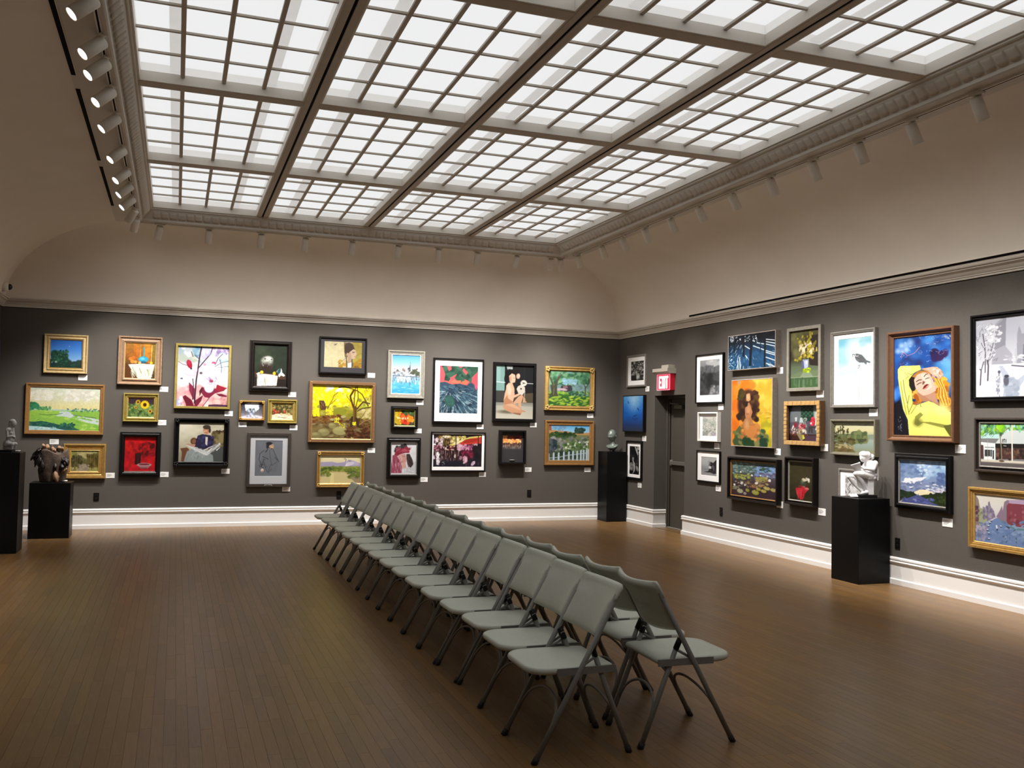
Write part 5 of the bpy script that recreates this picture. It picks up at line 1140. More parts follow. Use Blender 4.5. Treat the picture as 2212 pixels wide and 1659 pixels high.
def A_sweater():
    a = Cv(222, 300, 868, 1420, 5.53, (-.10, 0), 40).g('14306c', '1c4ca0', '18448c', '143c80', '102c60', '0c1430', '0c0c18').b(60, 222, 868, 240, 640, '2c6cc0 184894 10285c 4c94d8 241c50', 26, 64, 1, .6, soft=.8).b(24, 720, 868, 560, 900, '4c94cc 2c6cb0 6cb0dc', 26, 50, 1.3, .6, soft=.8)
    a.b(12, 260, 420, 340, 480, 'a8c4e8 c4d4f0 5c8ccc', 10, 34, al=.7, soft=.8).b(14, 680, 800, 460, 560, '281848 1c1440 341c4c', 26, 50, al=.8).b(10, 222, 300, 860, 1000, '2c6cc8 4c8ce0', 14, 40, 1.5, .7, soft=.7)
    for i in range(46):
        x, y = a.rr.uniform(280, 860), a.rr.uniform(260, 600); t = a.rr.uniform(0, 6.3); r = a.rr.uniform(12, 34)
        for j in range(4): a.l(a.rr.choice(('98b4e4', 'c8d8f4', 'b090c8', '7ca0dc')), 3, x + r * math.cos(t + j * .6), y + r * .7 * math.sin(t + j * .6), x + r * math.cos(t + j * .6 + .6), y + r * .7 * math.sin(t + j * .6 + .6), al=.7)
    a.l('c08090', 5, 300, 520, 330, 460, 380, 500, 460, 470, 520, 400).p('0c0c16', 222, 1060, 290, 1010, 330, 1120, 400, 1420, 222, 1420)
    for i in range(14): x, y = a.rr.uniform(245, 320), a.rr.uniform(1190, 1360); a.l('b4b8c4', 3, x, y, x + a.rr.uniform(-20, 20), y + a.rr.uniform(10, 34), al=.8)
    a.k(12, 760, 860, 260, 310, 'b8bcc8', 40, 3, .6, .8)
    # loose amber hair
    a.b(60, 690, 820, 760, 1000, 'd88c20 a8601c f0b040 8c4c14', 14, 34).b(30, 440, 540, 910, 1060, 'c87c28 9c5418 e8a848', 12, 30)
    for r, c in ((70, 'b86c18'), (58, 'e8a030'), (44, 'a85c14'), (32, 'f0b040'), (18, '8c4810')): a.e(805, 1030, r, r * .95, c, .08)
    for k in range(9): a.l(('e8a838', 'a85c18', 'f4c868')[k % 3], 9, 660 + k * 12, 745 + k * 4, 730 + k * 9, 850 + k * 6, 720 + k * 12, 960, 760 + k * 10, 1060)
    a.b(12, 820, 868, 1080, 1120, 'b06818 8c4c10', 12, 24)
    # yellow pullover
    a.p('e0dc6c', 400, 1420, 385, 1240, 330, 1120, 290, 900, 268, 760, 266, 660, 300, 618, 420, 616, 520, 610, 535, 660, 470, 690, 440, 720, 400, 780, 400, 850, 430, 910, 440, 1060, 480, 1075, 540, 1050, 620, 1020, 700, 1050, 780, 1110, 868, 1150, 868, 1420)
    a.p('ece884', 300, 640, 420, 630, 430, 700, 360, 760, 380, 900, 420, 1100, 360, 1060, 310, 900, 280, 740).e(760, 1120, 110, 60, 'efe98c', .6, .3).e(560, 1120, 90, 60, 'ece680', .6).e(640, 1350, 180, 60, 'e8e478', .5, .15)
    a.p('8c8c3c', 460, 1290, 470, 1200, 530, 1150, 560, 1180, 510, 1230, 520, 1260, 640, 1260, 868, 1300, 868, 1340, 760, 1320, 560, 1270, 500, 1310).p('5c5c24', 780, 1300, 868, 1280, 868, 1420, 850, 1420, 800, 1340).e(500, 1270, 44, 40, '6c6c2c', .7)
    for c, w, *P in (('6c6c30', 8, 330, 780, 345, 900, 380, 1050), ('7c7c38', 7, 300, 800, 330, 1000, 370, 1180), ('6c6c30', 6, 380, 700, 420, 720, 460, 700), ('747430', 8, 400, 960, 380, 1080, 400, 1180), ('6c6c2c', 7, 440, 1060, 400, 1150), ('6c6c2c', 6, 480, 1080, 420, 1170), ('54541f', 6, 530, 1060, 535, 1090), ('7c7c40', 6, 350, 690, 390, 740, 360, 765)): a.l(c, w, *P)
    # raised hand and face
    a.p('d8a890', 535, 650, 600, 640, 660, 628, 715, 630, 770, 680, 780, 720, 740, 770, 700, 740, 660, 720, 620, 690, 580, 670).b(16, 670, 770, 650, 740, 'e4bca8 c89078 f0d0c0', 10, 20).k(10, 680, 760, 650, 740, '8c5040', 22, 4, .8, .5)
    a.e(540, 740, 90, 70, '8c5820', .2, -.4).p('1c1410', 395, 780, 440, 720, 470, 760, 470, 900, 440, 910, 405, 850).p('a87030', 430, 740, 500, 680, 580, 672, 640, 700, 660, 760, 600, 700, 480, 760)
    a.p('dcb09c', 455, 780, 490, 720, 560, 690, 620, 700, 660, 760, 690, 840, 700, 900, 640, 940, 560, 960, 500, 920, 470, 860).p('e8c8b8', 530, 720, 600, 710, 640, 780, 660, 860, 600, 900, 580, 820, al=.7).p('a8785c', 470, 860, 500, 920, 560, 960, 620, 945, 690, 910, 700, 960, 740, 1080, 640, 1020, 560, 1030, 510, 970).p('b88c74', 570, 960, 690, 920, 720, 1050, 640, 1010, al=.8)
    a.l('2c2018', 9, 482, 800, 510, 780, 540, 778).l('2c2018', 8, 570, 740, 590, 715, 612, 708).l('181010', 8, 490, 835, 520, 815, 540, 812).l('181010', 7, 585, 768, 605, 758, 625, 755).p('5c3428', 552, 800, 560, 790, 585, 800, 565, 830, 550, 835, al=.8).p('6c1c1c', 552, 885, 570, 845, 600, 825, 628, 832, 600, 850, 580, 875).p('c07868', 556, 888, 590, 862, 626, 842, 610, 868, 580, 885).e(700, 860, 12, 22, 'd8a890')
    return a
def A_road():
    a = Cv(245, 293, 1285, 1256, 11.06, (.038, .12), 41).g('7490bc', '7c94bc', '8498c0', '8c9cc0', '8890b8', 'a0a0bc').b(60, 245, 800, 300, 700, '6c84ac 5c74a0 7c94bc 8ca4c8', 30, 80, .7, .8).b(50, 820, 1285, 340, 700, 'a4c4e4 94b8e0 b4d0ec 84a8d4', 40, 80, .8, .8).b(30, 650, 950, 330, 640, 'a8c4e4 c0d8f0 d8e8f8', 18, 50, .8, .9)
    a.p('eceef4', 360, 710, 460, 740, 620, 700, 720, 700, 860, 680, 700, 810, 560, 900, 500, 960, 440, 900, 380, 840, 265, 790, 330, 790).b(26, 380, 700, 720, 880, 'f4f4f6 e8ecf4 fffdf4', 24, 50, .6).b(70, 480, 1285, 780, 980, '6c7aa4 7484ac 8490b4 5c6c98', 24, 60, .5).b(20, 840, 1285, 860, 980, 'd0dcec c0d0e8 e4e8f0', 20, 50, .4).b(40, 1100, 1285, 620, 860, '5c74a4 6c84b4 54689a', 26, 60, .8).b(20, 245, 450, 830, 980, '6c789c 7884a8', 24, 50, .5)
    a.p('f0e4c0', 560, 1040, 700, 975, 860, 985, 980, 1040, 1040, 1060, 900, 1100, 700, 1110, 620, 1080).b(16, 640, 980, 990, 1090, 'f8ecc8 f0e0b0', 20, 44, .4).b(14, 1000, 1285, 960, 1040, 'd8d0dc e4dce4', 20, 40, .4)
    a.p('1c2a1c', 245, 970, 330, 990, 430, 1030, 500, 1015, 570, 1060, 640, 1100, 500, 1160, 245, 1230).p('202c14', 700, 1115, 800, 1095, 900, 1090, 940, 1045, 1000, 1090, 1060, 1045, 1150, 1050, 1180, 1070, 1220, 1010, 1285, 1030, 1285, 1420, 1100, 1360, 900, 1220).b(50, 245, 560, 1040, 1180, '243420 1c2818 2c3c28', 14, 34).b(60, 820, 1285, 1120, 1350, '2c3c18 344420 242f14 3c4c24', 16, 40)
    a.p('4c5488', 610, 1110, 700, 1110, 800, 1170, 900, 1240, 1130, 1350, 1000, 1340, 245, 1260, 400, 1180).b(60, 330, 1000, 1160, 1320, '545c9c 444c88 6068a8 5c5c80', 20, 50, .4).b(10, 560, 640, 1200, 1240, '8088b8', 12, 26, .6).l('1c1c24', 10, 668, 1080, 668, 1118).p('6c7050', 245, 1210, 330, 1200, 300, 1230)
    return a
def A_snow():
    a = Cv(238, 325, 1200, 1385, 6.38, (-.11, 0), 42).g('b8bac6', 'b4b6c2', 'c0c2cc', 'c8cad4', 'd8dae2', 'e0e2ea').p('8c8c98', 455, 395, 540, 300, 580, 290, 572, 680, 560, 760, 500, 860, 455, 800).p('a0a0aa', 455, 395, 540, 305, 545, 330, 470, 410).p('9898a4', 695, 540, 715, 420, 735, 480, 745, 530, 906, 480, 1200, 430, 1200, 960, 690, 960).p('a4a4b0', 430, 760, 560, 680, 640, 800, 650, 940, 420, 940).p('747480', 760, 680, 840, 610, 906, 640, 1200, 560, 1200, 960, 750, 950).b(30, 880, 1200, 780, 960, '8c5c60 7c5458 6c6c78', 20, 44).l('b8bac4', 14, 678, 740, 678, 930)
    a.g('e0e2ec', 'd8dae6', 'e4e6ee', 'e8eaf2', y=(955, 1385)).p('b4bccc', 500, 960, 540, 960, 620, 1110, 660, 1200, 800, 1050, 820, 1060, 660, 1385, 540, 1385, 560, 1200).b(30, 560, 700, 1150, 1380, 'a4aebe b4bccc 98a4b4', 16, 40).k(26, 470, 510, 1060, 1370, '84889a 989cac', 40, 10, 1.57, .2).b(30, 250, 460, 980, 1380, 'eceef6 dcdeea', 20, 50, .5)
    for c, w, *P in (('4c4850', 14, 290, 1220, 300, 1020, 285, 1000), ('5c5860', 12, 300, 1020, 330, 900), ('4c4850', 16, 375, 1160, 382, 960, 370, 880), ('54505a', 12, 345, 1050, 350, 760, 320, 520), ('64606c', 10, 382, 900, 440, 640), ('64606c', 9, 350, 760, 300, 640), ('6c6874', 8, 400, 880, 450, 780), ('5c5a66', 18, 640, 960, 780, 980), ('646270', 18, 820, 1060, 906, 1090, 1100, 1130)): a.l(c, w, *P)
    a.k(110, 250, 470, 400, 900, '6c6874 d4d6de 8c8894 eceef2', 44, 6, -1.2, .9).b(40, 380, 520, 400, 640, 'c8cad4 e4e6ee', 8, 22).b(30, 560, 900, 820, 880, 'dcdee8 b4b4c0', 12, 30, .5).k(20, 700, 1200, 760, 980, 'ecedf4', 90, 10, .5, .3).e(578, 1170, 30, 70, '5c5e6c', .2).e(582, 1105, 26, 20, '3c3e4c').e(502, 1045, 16, 22, '5c5e6c').l('54566a', 10, 500, 1040, 500, 1100)
    return a
def A_store():
    a = Cv(222, 185, 1160, 612, 4.88, (0, .035), 43).g('74a88c', '8cc0b0', 'a8d8d0', 'b8dcd4', y=(185, 340)).b(110, 222, 1160, 185, 300, '5c9c54 3c7c5c 84bc3c 94cc34 2c5c44 a8d8b8', 14, 36).b(26, 470, 570, 190, 260, '8ccc24 9cd838 74b428', 14, 30).p('b8dcd8', 235, 330, 280, 285, 330, 300, 500, 290, 530, 340)
    a.p('7c7c7c', 222, 335, 520, 338, 480, 385, 222, 370).p('c8d0d0', 440, 385, 540, 300, 620, 262, 690, 250, 1160, 260, 1160, 390).p('dce4e4', 222, 372, 260, 375, 440, 385, 440, 555, 270, 555, 265, 420, 222, 400).p('503434', 222, 400, 260, 405, 262, 540, 222, 540).p('1c1a1a', 440, 388, 1160, 390, 1160, 430, 440, 435).p('4c3430', 450, 435, 1160, 430, 1160, 545, 450, 545).b(40, 460, 1160, 440, 545, '5c4438 3c2c28 745444 2c2420', 12, 26)
    a.p('3c3c3c', 282, 450, 362, 450, 362, 518, 282, 518).p('4c5458', 366, 450, 392, 450, 392, 520, 366, 520).p('2c2c2c', 400, 455, 420, 455, 420, 545, 400, 545).p('f0f0ec', 272, 525, 360, 525, 360, 548, 272, 548).l('2c3030', 6, 285, 425, 320, 427).l('2c3030', 6, 328, 427, 356, 428).l('2c3030', 6, 366, 428, 420, 428).l('c8c0bc', 6, 560, 408, 600, 412)
    for x in (545, 568, 595): a.l('101010', 9, x, 345, x, 375)
    a.l('101010', 5, 556, 350, 580, 346).e(570, 342, 6, 6, '101010').g('d8d0c0', 'c8c0b0', y=(548, 572)).g('6c6464', '5c5454', '645c5c', y=(572, 612)).l('8c7c64', 15, 533, 570, 530, 440, 512, 330).l('84745c', 9, 512, 330, 560, 270, 640, 220).l('84745c', 9, 512, 335, 490, 260, 440, 230).l('a8a8a8', 5, 325, 350, 328, 560).e(533, 565, 40, 9, '5c4434').l('d8d4c8', 20, 682, 190, 684, 560)
    a.k(14, 222, 400, 230, 330, '3c5c44', 60, 5, -.7, .5).b(26, 600, 1160, 185, 260, 'a8e0dc 84c4a0 c8e8e0', 12, 26)
    return a
def A_avenue():
    a = Cv(168, 930, 1280, 1405, 4.88, (.086, .155), 44).g('d8d4c8', 'dcd8d0', 'd8d4d4', 'b8b8cc', '7c90b0', '6c84a8', '748cb0').p('8c7c74', 168, 930, 215, 990, 235, 1080, 230, 1280, 168, 1320).p('9ca484', 215, 1070, 330, 1095, 330, 1210, 225, 1260).k(14, 235, 300, 1110, 1140, '6c7458', 16, 5, 1.57, .1).p('84788c', 320, 1080, 345, 1060, 345, 1020, 365, 1010, 380, 1060, 420, 1130, 445, 1175, 330, 1215).b(30, 280, 430, 1070, 1180, '8c8498 746c84 a098ac', 8, 20, 1.3).b(14, 168, 215, 1060, 1200, '5c4048 6c4c54 4c3440', 8, 20)
    a.p('8c7888', 455, 1170, 500, 1110, 530, 1060, 540, 1110, 560, 1020, 600, 1000, 690, 1020, 690, 1280, 560, 1260, 490, 1200).p('84404c', 590, 1060, 620, 1030, 1280, 1080, 1280, 1330, 620, 1270, 590, 1220).b(30, 620, 1280, 1080, 1290, '94505c 743844 a06470', 10, 24).p('5c8c90', 500, 1200, 560, 1230, 700, 1290, 1280, 1360, 1280, 1380, 690, 1310, 540, 1250).p('b49cb8', 620, 1000, 900, 1000, 1280, 1090, 620, 1035).p('343440', 560, 1260, 700, 1310, 700, 1340, 600, 1290)
    a.p('7088b4', 450, 1185, 480, 1185, 720, 1420, 1280, 1500, 1280, 1620, 168, 1440, 168, 1400, 300, 1260).b(90, 200, 900, 1230, 1480, '6c84b0 7c94bc 6078a4 8ca0c4', 14, 40, .4).b(40, 168, 330, 1240, 1400, '9c98b0 8c8ca8 b0a8bc 74708c', 9, 24).k(30, 180, 300, 1250, 1340, '54506c c8c0d0', 16, 4, 1.57, .3)
    for x, y in ((350, 1258), (338, 1298), (356, 1332), (358, 1390), (370, 1225), (388, 1205), (515, 1268)): a.e(x, y + 7, 15, 9, '34384c').e(x, y, 13, 6, 'd8dce8')
    return a.p('dce0e8', 445, 1258, 465, 1255, 475, 1290, 455, 1296).p('2c3040', 455, 1296, 474, 1290, 474, 1312, 460, 1318).k(16, 530, 720, 1340, 1480, '34343f 44485c', 20, 5, 1.57, .2)
def A_leftpic():
    return Cv(0, 0, 100, 100, 1.6, seed=45).g('84a0c8', '98b0d0', '7c94bc', '5c789c').b(30, 0, 100, 60, 100, '4c6484 5c7494', 6, 14, .5)
# ------------------------------------------------------------------ frames and hanging
def ring_mesh(mb, w, h, prof, y_sign=-1):
    """mitred rectangular moulding; prof: (inset from the outer edge, height off the wall)"""
    rows = []
    for ins, z in prof:
        a, b = w / 2 - ins, h / 2 - ins
        rows.append([(-a, -z, -b), (a, -z, -b), (a, -z, b), (-a, -z, b)])
    V = [p for r in rows for p in r]; F = []
    for i in range(len(rows) - 1):
        for k in range(4):
            F.append((i * 4 + k, i * 4 + (k + 1) % 4, (i + 1) * 4 + (k + 1) % 4, (i + 1) * 4 + k))
    return mb.add(V, F)
def FM_(name, col, rough=.45, metal=0.0, noise=.12, ns=30, spec=.5):
    return mat('frame_' + name, col, rough, metal, spec, noise=noise, nscale=ns, bump=.12, bscale=160)
GOLD = FM_('gold', (.50, .30, .085), .38, .55); PALEGOLD = FM_('pale_gold', (.62, .47, .24), .45, .3); DARKGOLD = FM_('bronze_gold', (.33, .17, .055), .45, .35); GREENGOLD = FM_('green_gold', (.42, .33, .085), .4, .5)
BROWN = FM_('brown', (.17, .085, .035), .5); REDBROWN = FM_('red_brown', (.13, .058, .028), .45); BLACK = FM_('black', (.0045, .004, .0045), .38, noise=.2, spec=.28); EBONY = FM_('ebony', (.009, .006, .005), .4, noise=.2, spec=.3)
SILVER = FM_('silver', (.36, .34, .29), .4, .35); GREYW = FM_('grey_wood', (.24, .22, .18), .55); PEWTER = FM_('pewter', (.20, .185, .165), .45); WHITEF = FM_('white', (.80, .78, .74), .5, noise=.02); CREAM = FM_('cream', (.70, .62, .45), .5); DKBROWN = FM_('dark_brown', (.035, .026, .022), .45); OLIVE = FM_('olive_grey', (.16, .145, .10), .5); BLOCK = FM_('wood_block', (.45, .27, .10), .5); SIDE = FM_('warm_side', (.34, .29, .25), .6); TWIST = FM_('twisted_brown', (.30, .19, .115), .5, .1); LIGHTGOLD = FM_('light_gold', (.58, .38, .13), .4, .45)
def profile(kind, t, w):
    """frame sections: (inset, height) pairs from the wall outward and in to the picture"""
    if kind == 'flat': return [(0, 0), (0, t - .004), (.004, t), (w - .003, t), (w, t - .004), (w, t * .55)]
    if kind == 'thin': return [(0, 0), (0, t - .003), (.003, t), (w - .002, t), (w, t - .003), (w, t * .6)]
    if kind == 'scoop': return [(0, 0), (0, t - .006), (.005, t), (.016, t), (.022, t - .010), (w * .45, t - .024), (w * .72, t - .020), (w - .014, t - .008), (w - .006, t - .008), (w, t - .016), (w, t * .4)]
    if kind == 'lip': return [(0, 0), (0, t * .7), (.006, t * .72), (.020, t * .70), (.030, t * .82), (w * .55, t), (w * .8, t), (w - .006, t * .86), (w, t * .8), (w, t * .45)]
    if kind == 'deep': return [(0, 0), (0, t - .010), (.008, t), (.020, t), (.024, t - .008), (w * .5, t - .022), (w - .016, t - .040), (w - .012, t - .034), (w - .004, t - .034), (w, t - .040), (w, t * .3)]
    if kind == 'step': return [(0, 0), (0, t - .004), (.004, t), (.022, t), (.026, t - .012), (.042, t - .012), (.046, t - .018), (w * .72, t - .026), (w * .76, t - .016), (w - .006, t - .016), (w, t - .022), (w, t * .4)]
def art_mesh(a, w, h):
    """canvas grid w x h metres carrying the painted colours"""
    H, W = a.shape[:2]
    xs = np.linspace(-w / 2, w / 2, W); zs = np.linspace(h / 2, -h / 2, H)
    V = np.zeros((H, W, 3), np.float32); V[..., 0] = xs[None]; V[..., 2] = zs[:, None]
    idx = np.arange(H * W).reshape(H, W)
    q = np.stack([idx[1:, :-1], idx[1:, 1:], idx[:-1, 1:], idx[:-1, :-1]], -1).reshape(-1, 4)
    me = bpy.data.meshes.new('canvas')
    me.vertices.add(H * W); me.vertices.foreach_set('co', V.ravel())
    me.loops.add(q.size); me.loops.foreach_set('vertex_index', q.ravel().astype(np.int32))
    me.polygons.add(len(q)); me.polygons.foreach_set('loop_start', np.arange(0, q.size, 4, dtype=np.int32))
    me.update(calc_edges=True); me.validate()
    c = a.reshape(-1, 3)
    c = np.where(c <= .04045, c / 12.92, ((c + .055) / 1.055) ** 2.4) * ART_K
    add_col(me, np.clip(c, 0, .92))
    return me
ART_K = 0.74
PIC = {}
def picture(key, fn, label, name, frame, kind, g, mw=None, matm=None, liner=None, cat='picture', glass=False, artname='canvas', group=None, flush=False):
    wall, c, z, w, h, t, ml, mr, mt, mb_ = g
    if wall == 0: loc, rz = (c, RY1, z), 0
    elif wall == 1: loc, rz = (RX1, c, z), -PI / 2
    else: loc, rz = (RX0, c, z), PI / 2
    o = empty(name, loc, rz)
    m0 = min(ml, mr, mt, mb_)
    fw = m0 if matm is None else mw
    ins = fw
    lw = 0
    if liner: lw = min(.014, fw * .25); fw -= lw
    f = MB(); ring_mesh(f, w, h, profile(kind, t, fw)); f.obj('frame', frame, o)
    if liner:
        l_ = MB(); ring_mesh(l_, w - 2 * fw, h - 2 * fw, [(0, t * .3), (0, t * .62), (lw * .3, t * .68), (lw * .7, t * .62), (lw, t * .5), (lw, t * .3)]); l_.obj('liner', liner, o)
    MB().box(-w / 2 + .006, w / 2 - .006, -t * .25, 0, -h / 2 + .006, h / 2 - .006).obj('backing', M_blackp, o)
    ad = t - .003 if flush else t * .42
    a = fn().out()
    if matm is None:
        aw, ah, ax, az = w - 2 * ins, h - 2 * ins, 0, 0
    else:
        aw, ah = w - ml - mr, h - mt - mb_; ax, az = (ml - mr) / 2, (mb_ - mt) / 2
        M = MB(); y = -ad - .003
        W2, H2 = w / 2 - ins, h / 2 - ins
        ow = [(-W2, y, -H2), (W2, y, -H2), (W2, y, H2), (-W2, y, H2)]
        b = .003
        inn = [(ax - aw / 2, y, az - ah / 2), (ax + aw / 2, y, az - ah / 2), (ax + aw / 2, y, az + ah / 2), (ax - aw / 2, y, az + ah / 2)]
        inb = [(p[0] + (b if k in (0, 3) else -b), -ad + .001, p[2] + (b if k < 2 else -b)) for k, p in enumerate(inn)]
        M.add(ow + inn + inb, [(k, (k + 1) % 4, 4 + (k + 1) % 4, 4 + k) for k in range(4)] + [(4 + k, 4 + (k + 1) % 4, 8 + (k + 1) % 4, 8 + k) for k in range(4)])
        M.obj('mat_board', matm, o)
    co = new_obj(artname, art_mesh(a, aw, ah), M_art, o, (ax, -ad, az))
    tag(o, label, cat, group)
    PIC[key] = (o, w, h)
    return o, w, h, t
def corners(o, w, h, t, m, s=.045, off=.012):
    for sx in (-1, 1):
        for sz in (-1, 1):
            mb = MB()
            for k in range(5):
                a = k / 5 * PI * 2
                cx, cz = sx * (w / 2 - s * .8) + math.cos(a) * s * .45, sz * (h / 2 - s * .8) + math.sin(a) * s * .45
                R = Matrix.Translation((cx, -t + off * .4, cz)) @ Matrix.Rotation(PI / 2, 4, 'X')
                mb.lathe([(s * .36, -.006), (s * .34, .004), (s * .2, .010), (s * .04, .012)], 8, R)
            mb.obj('corner_ornament', m, o)
def twist(o, w, h, t, m, r=.009, pitch=.024):
    """rope-like outer edge"""
    for ax, L, off in (('x', w, h / 2), ('z', h, w / 2)):
        for s_ in (-1, 1):
            n = int(L / pitch); mb = MB()
            for k in range(n):
                c = -L / 2 + (k + .5) * L / n
                d = pitch * .42
                p0, p1 = ((c - d, -t * .8 + .004, s_ * off), (c + d, -t * .8 - .010, s_ * (off - .010))) if ax == 'x' else ((s_ * off, -t * .8 + .004, c - d), (s_ * (off - .010), -t * .8 - .010, c + d))
                mb.tube([p0, p1], r * .8, 6)
            mb.obj('rope_moulding', m, o)
G = {
'dusk':(0,-1.463,2.433,0.554,0.542,0.05,0.079,0.092,0.081,0.090),
'marsh':(0,-1.447,1.666,0.995,0.704,0.05,0.064,0.057,0.066,0.062),
'bluevase':(0,-0.500,2.377,0.583,0.685,0.06,0.100,0.093,0.100,0.111),
'sunflower':(0,-0.467,1.710,0.473,0.404,0.05,0.068,0.069,0.081,0.082),
'forestpath':(0,-1.175,0.945,0.543,0.480,0.05,0.104,0.099,0.117,0.114),
'redvase':(0,-0.456,1.047,0.543,0.625,0.07,0.074,0.068,0.083,0.075),
'blossom':(0,0.358,2.182,0.775,0.942,0.05,0.038,0.034,0.036,0.034),
'newspaper':(0,0.367,1.223,0.758,0.698,0.07,0.083,0.071,0.077,0.093),
'owlpot':(0,1.313,2.374,0.610,0.755,0.06,0.072,0.077,0.089,0.113),
'bouquet':(0,1.062,1.702,0.367,0.293,0.05,0.045,0.030,0.053,0.044),
'fruit':(0,1.503,1.698,0.429,0.355,0.05,0.067,0.064,0.079,0.071),
'sketch':(0,1.327,0.974,0.631,0.803,0.04,0.116,0.118,0.113,0.158),
'profile':(0,2.387,2.573,0.727,0.563,0.05,0.077,0.071,0.067,0.099),
'yellowforest':(0,2.395,1.707,1.014,0.928,0.06,0.072,0.060,0.081,0.081),
'heron':(0,2.395,0.835,0.722,0.541,0.06,0.082,0.059,0.096,0.085),
'harbour':(0,3.381,2.320,0.594,0.748,0.05,0.080,0.075,0.090,0.092),
'autumn':(0,3.373,1.642,0.425,0.355,0.06,0.057,0.059,0.060,0.082),
'scarf':(0,3.376,1.014,0.533,0.627,0.06,0.071,0.069,0.071,0.087),
'print':(0,4.244,2.089,0.839,1.032,0.04,0.107,0.093,0.121,0.154),
'market':(0,4.265,1.117,0.905,0.627,0.04,0.041,0.058,0.038,0.070),
'nude':(0,5.199,2.096,0.741,0.959,0.05,0.052,0.044,0.055,0.054),
'shadowbox':(0,5.169,1.199,0.446,0.550,0.1,0.059,0.063,0.085,0.245),
'lawn':(0,6.173,2.181,0.896,0.730,0.06,0.088,0.088,0.098,0.077),
'picket':(0,6.187,1.279,0.889,0.741,0.05,0.081,0.082,0.084,0.088),
'leaves':(1,13.656,2.485,0.668,0.526,0.03,0.130,0.085,0.103,0.102),
'underwater':(1,13.686,1.784,0.720,0.600,0.06,0.033,0.016,0.014,0.014),
'rose':(1,13.699,1.021,0.548,0.634,0.03,0.101,0.098,0.090,0.083),
'misty':(1,11.421,2.275,0.725,0.698,0.04,0.097,0.111,0.085,0.113),
'inkrocks':(1,11.414,1.592,0.522,0.413,0.06,0.085,0.067,0.066,0.075),
'coast':(1,11.438,1.033,0.613,0.443,0.03,0.111,0.097,0.088,0.092),
'bluewoods':(1,10.340,2.589,1.065,0.471,0.08,0.019,0.016,0.013,0.010),
'orange':(1,10.336,1.783,0.919,0.886,0.07,0.022,0.013,0.013,0.011),
'yellowvase':(1,9.302,2.431,0.641,0.777,0.05,0.054,0.053,0.043,0.043),
'toys':(1,9.285,1.659,0.667,0.523,0.08,0.054,0.052,0.059,0.048),
'lilies':(1,10.318,0.917,1.105,0.566,0.08,0.098,0.092,0.061,0.058),
'redcloth':(1,9.338,0.963,0.553,0.571,0.08,0.119,0.058,0.078,0.083),
'osprey':(1,8.446,2.270,0.724,0.866,0.05,0.107,0.076,0.088,0.070),
'lake':(1,8.430,1.505,0.727,0.399,0.06,0.083,0.059,0.069,0.034),
'drawing':(1,8.447,0.982,0.475,0.343,0.03,0.097,0.108,0.078,0.028),
'yellowsweater':(1,7.425,2.052,0.894,1.136,0.08,0.090,0.064,0.076,0.083),
'road':(1,7.422,1.077,0.742,0.561,0.06,0.093,0.071,0.073,0.063),
'snow':(1,6.280,2.286,1.050,0.815,0.05,0.064,0.064,0.044,0.047),
'store':(1,6.354,1.479,0.820,0.507,0.05,0.074,0.074,0.071,0.059),
'avenue':(1,6.309,0.797,1.050,0.562,0.05,0.075,0.075,0.079,0.063),
}
P_ = picture
P_('dusk', A_dusk, 'small light gold framed painting of a dark tree under a blue dusk sky', 'framed_painting', PALEGOLD, 'scoop', G['dusk'], liner=GOLD)
P_('marsh', A_marsh, 'wide gold framed painting of a green marsh with a pale winding river', 'framed_painting', DARKGOLD, 'step', G['marsh'])
r = P_('bluevase', A_bluevase, 'still life of a blue long-necked vase in a rope-edged brown frame', 'framed_painting', TWIST, 'scoop', G['bluevase'], liner=PALEGOLD); twist(*r, TWIST)
P_('sunflower', A_sunflower, 'small gold framed painting of sunflowers', 'framed_painting', GREENGOLD, 'scoop', G['sunflower'], liner=LIGHTGOLD)
P_('forestpath', A_forestpath, 'small stepped gold framed painting of a woodland path, behind the bark vessel', 'framed_painting', GOLD, 'step', G['forestpath'], liner=LIGHTGOLD)
P_('redvase', A_redvase, 'all-red still life with dark vase and dish in a heavy black frame', 'framed_painting', BLACK, 'lip', G['redvase'], liner=BLACK)
P_('blossom', A_blossom, 'large painting of white and pink blossoms in a thin yellow gold frame', 'framed_painting', GREENGOLD, 'flat', G['blossom'])
r = P_('newspaper', A_newspaper, 'portrait of a seated man reading a newspaper in a black frame', 'framed_painting', BLACK, 'deep', G['newspaper'], liner=EBONY); corners(*r, BLACK)
P_('owlpot', A_owlpot, 'dark still life of a round pot on a white draped cloth', 'framed_painting', EBONY, 'lip', G['owlpot'], liner=EBONY)
r = P_('bouquet', A_bouquet, 'tiny painting of white flowers in an ornate gold frame', 'framed_painting', GOLD, 'scoop', G['bouquet'], liner=DARKGOLD); corners(*r, GOLD, .03)
P_('fruit', A_fruit, 'small greenish gold framed still life of fruit on a white cloth', 'framed_painting', GREENGOLD, 'scoop', G['fruit'], liner=LIGHTGOLD)
r = P_('sketch', A_sketch, 'chalk sketch of a bearded man in a coat on grey paper, dark frame with nameplate', 'framed_drawing', DKBROWN, 'flat', G['sketch'], .045, M_matgrey, artname='drawing')
MB().bbox(-.055, .055, -.043, -.039, -.386, -.370, .001).obj('nameplate', mat('plate_rim', (.55, .55, .52), .4, noise=.03), r[0]); MB().box(-.050, .050, -.0438, -.0428, -.3835, -.3725).obj('nameplate_face', M_blackp, r[0])
P_('profile', A_profile, 'painting of a woman in profile on pale gold ground, black frame and dark mat', 'framed_painting', BLACK, 'thin', G['profile'], .022, M_matdark)
r = P_('yellowforest', A_yellowforest, 'large painting of a yellow autumn wood with a stream in a plain brown frame', 'framed_painting', BROWN, 'flat', G['yellowforest'], liner=LIGHTGOLD)
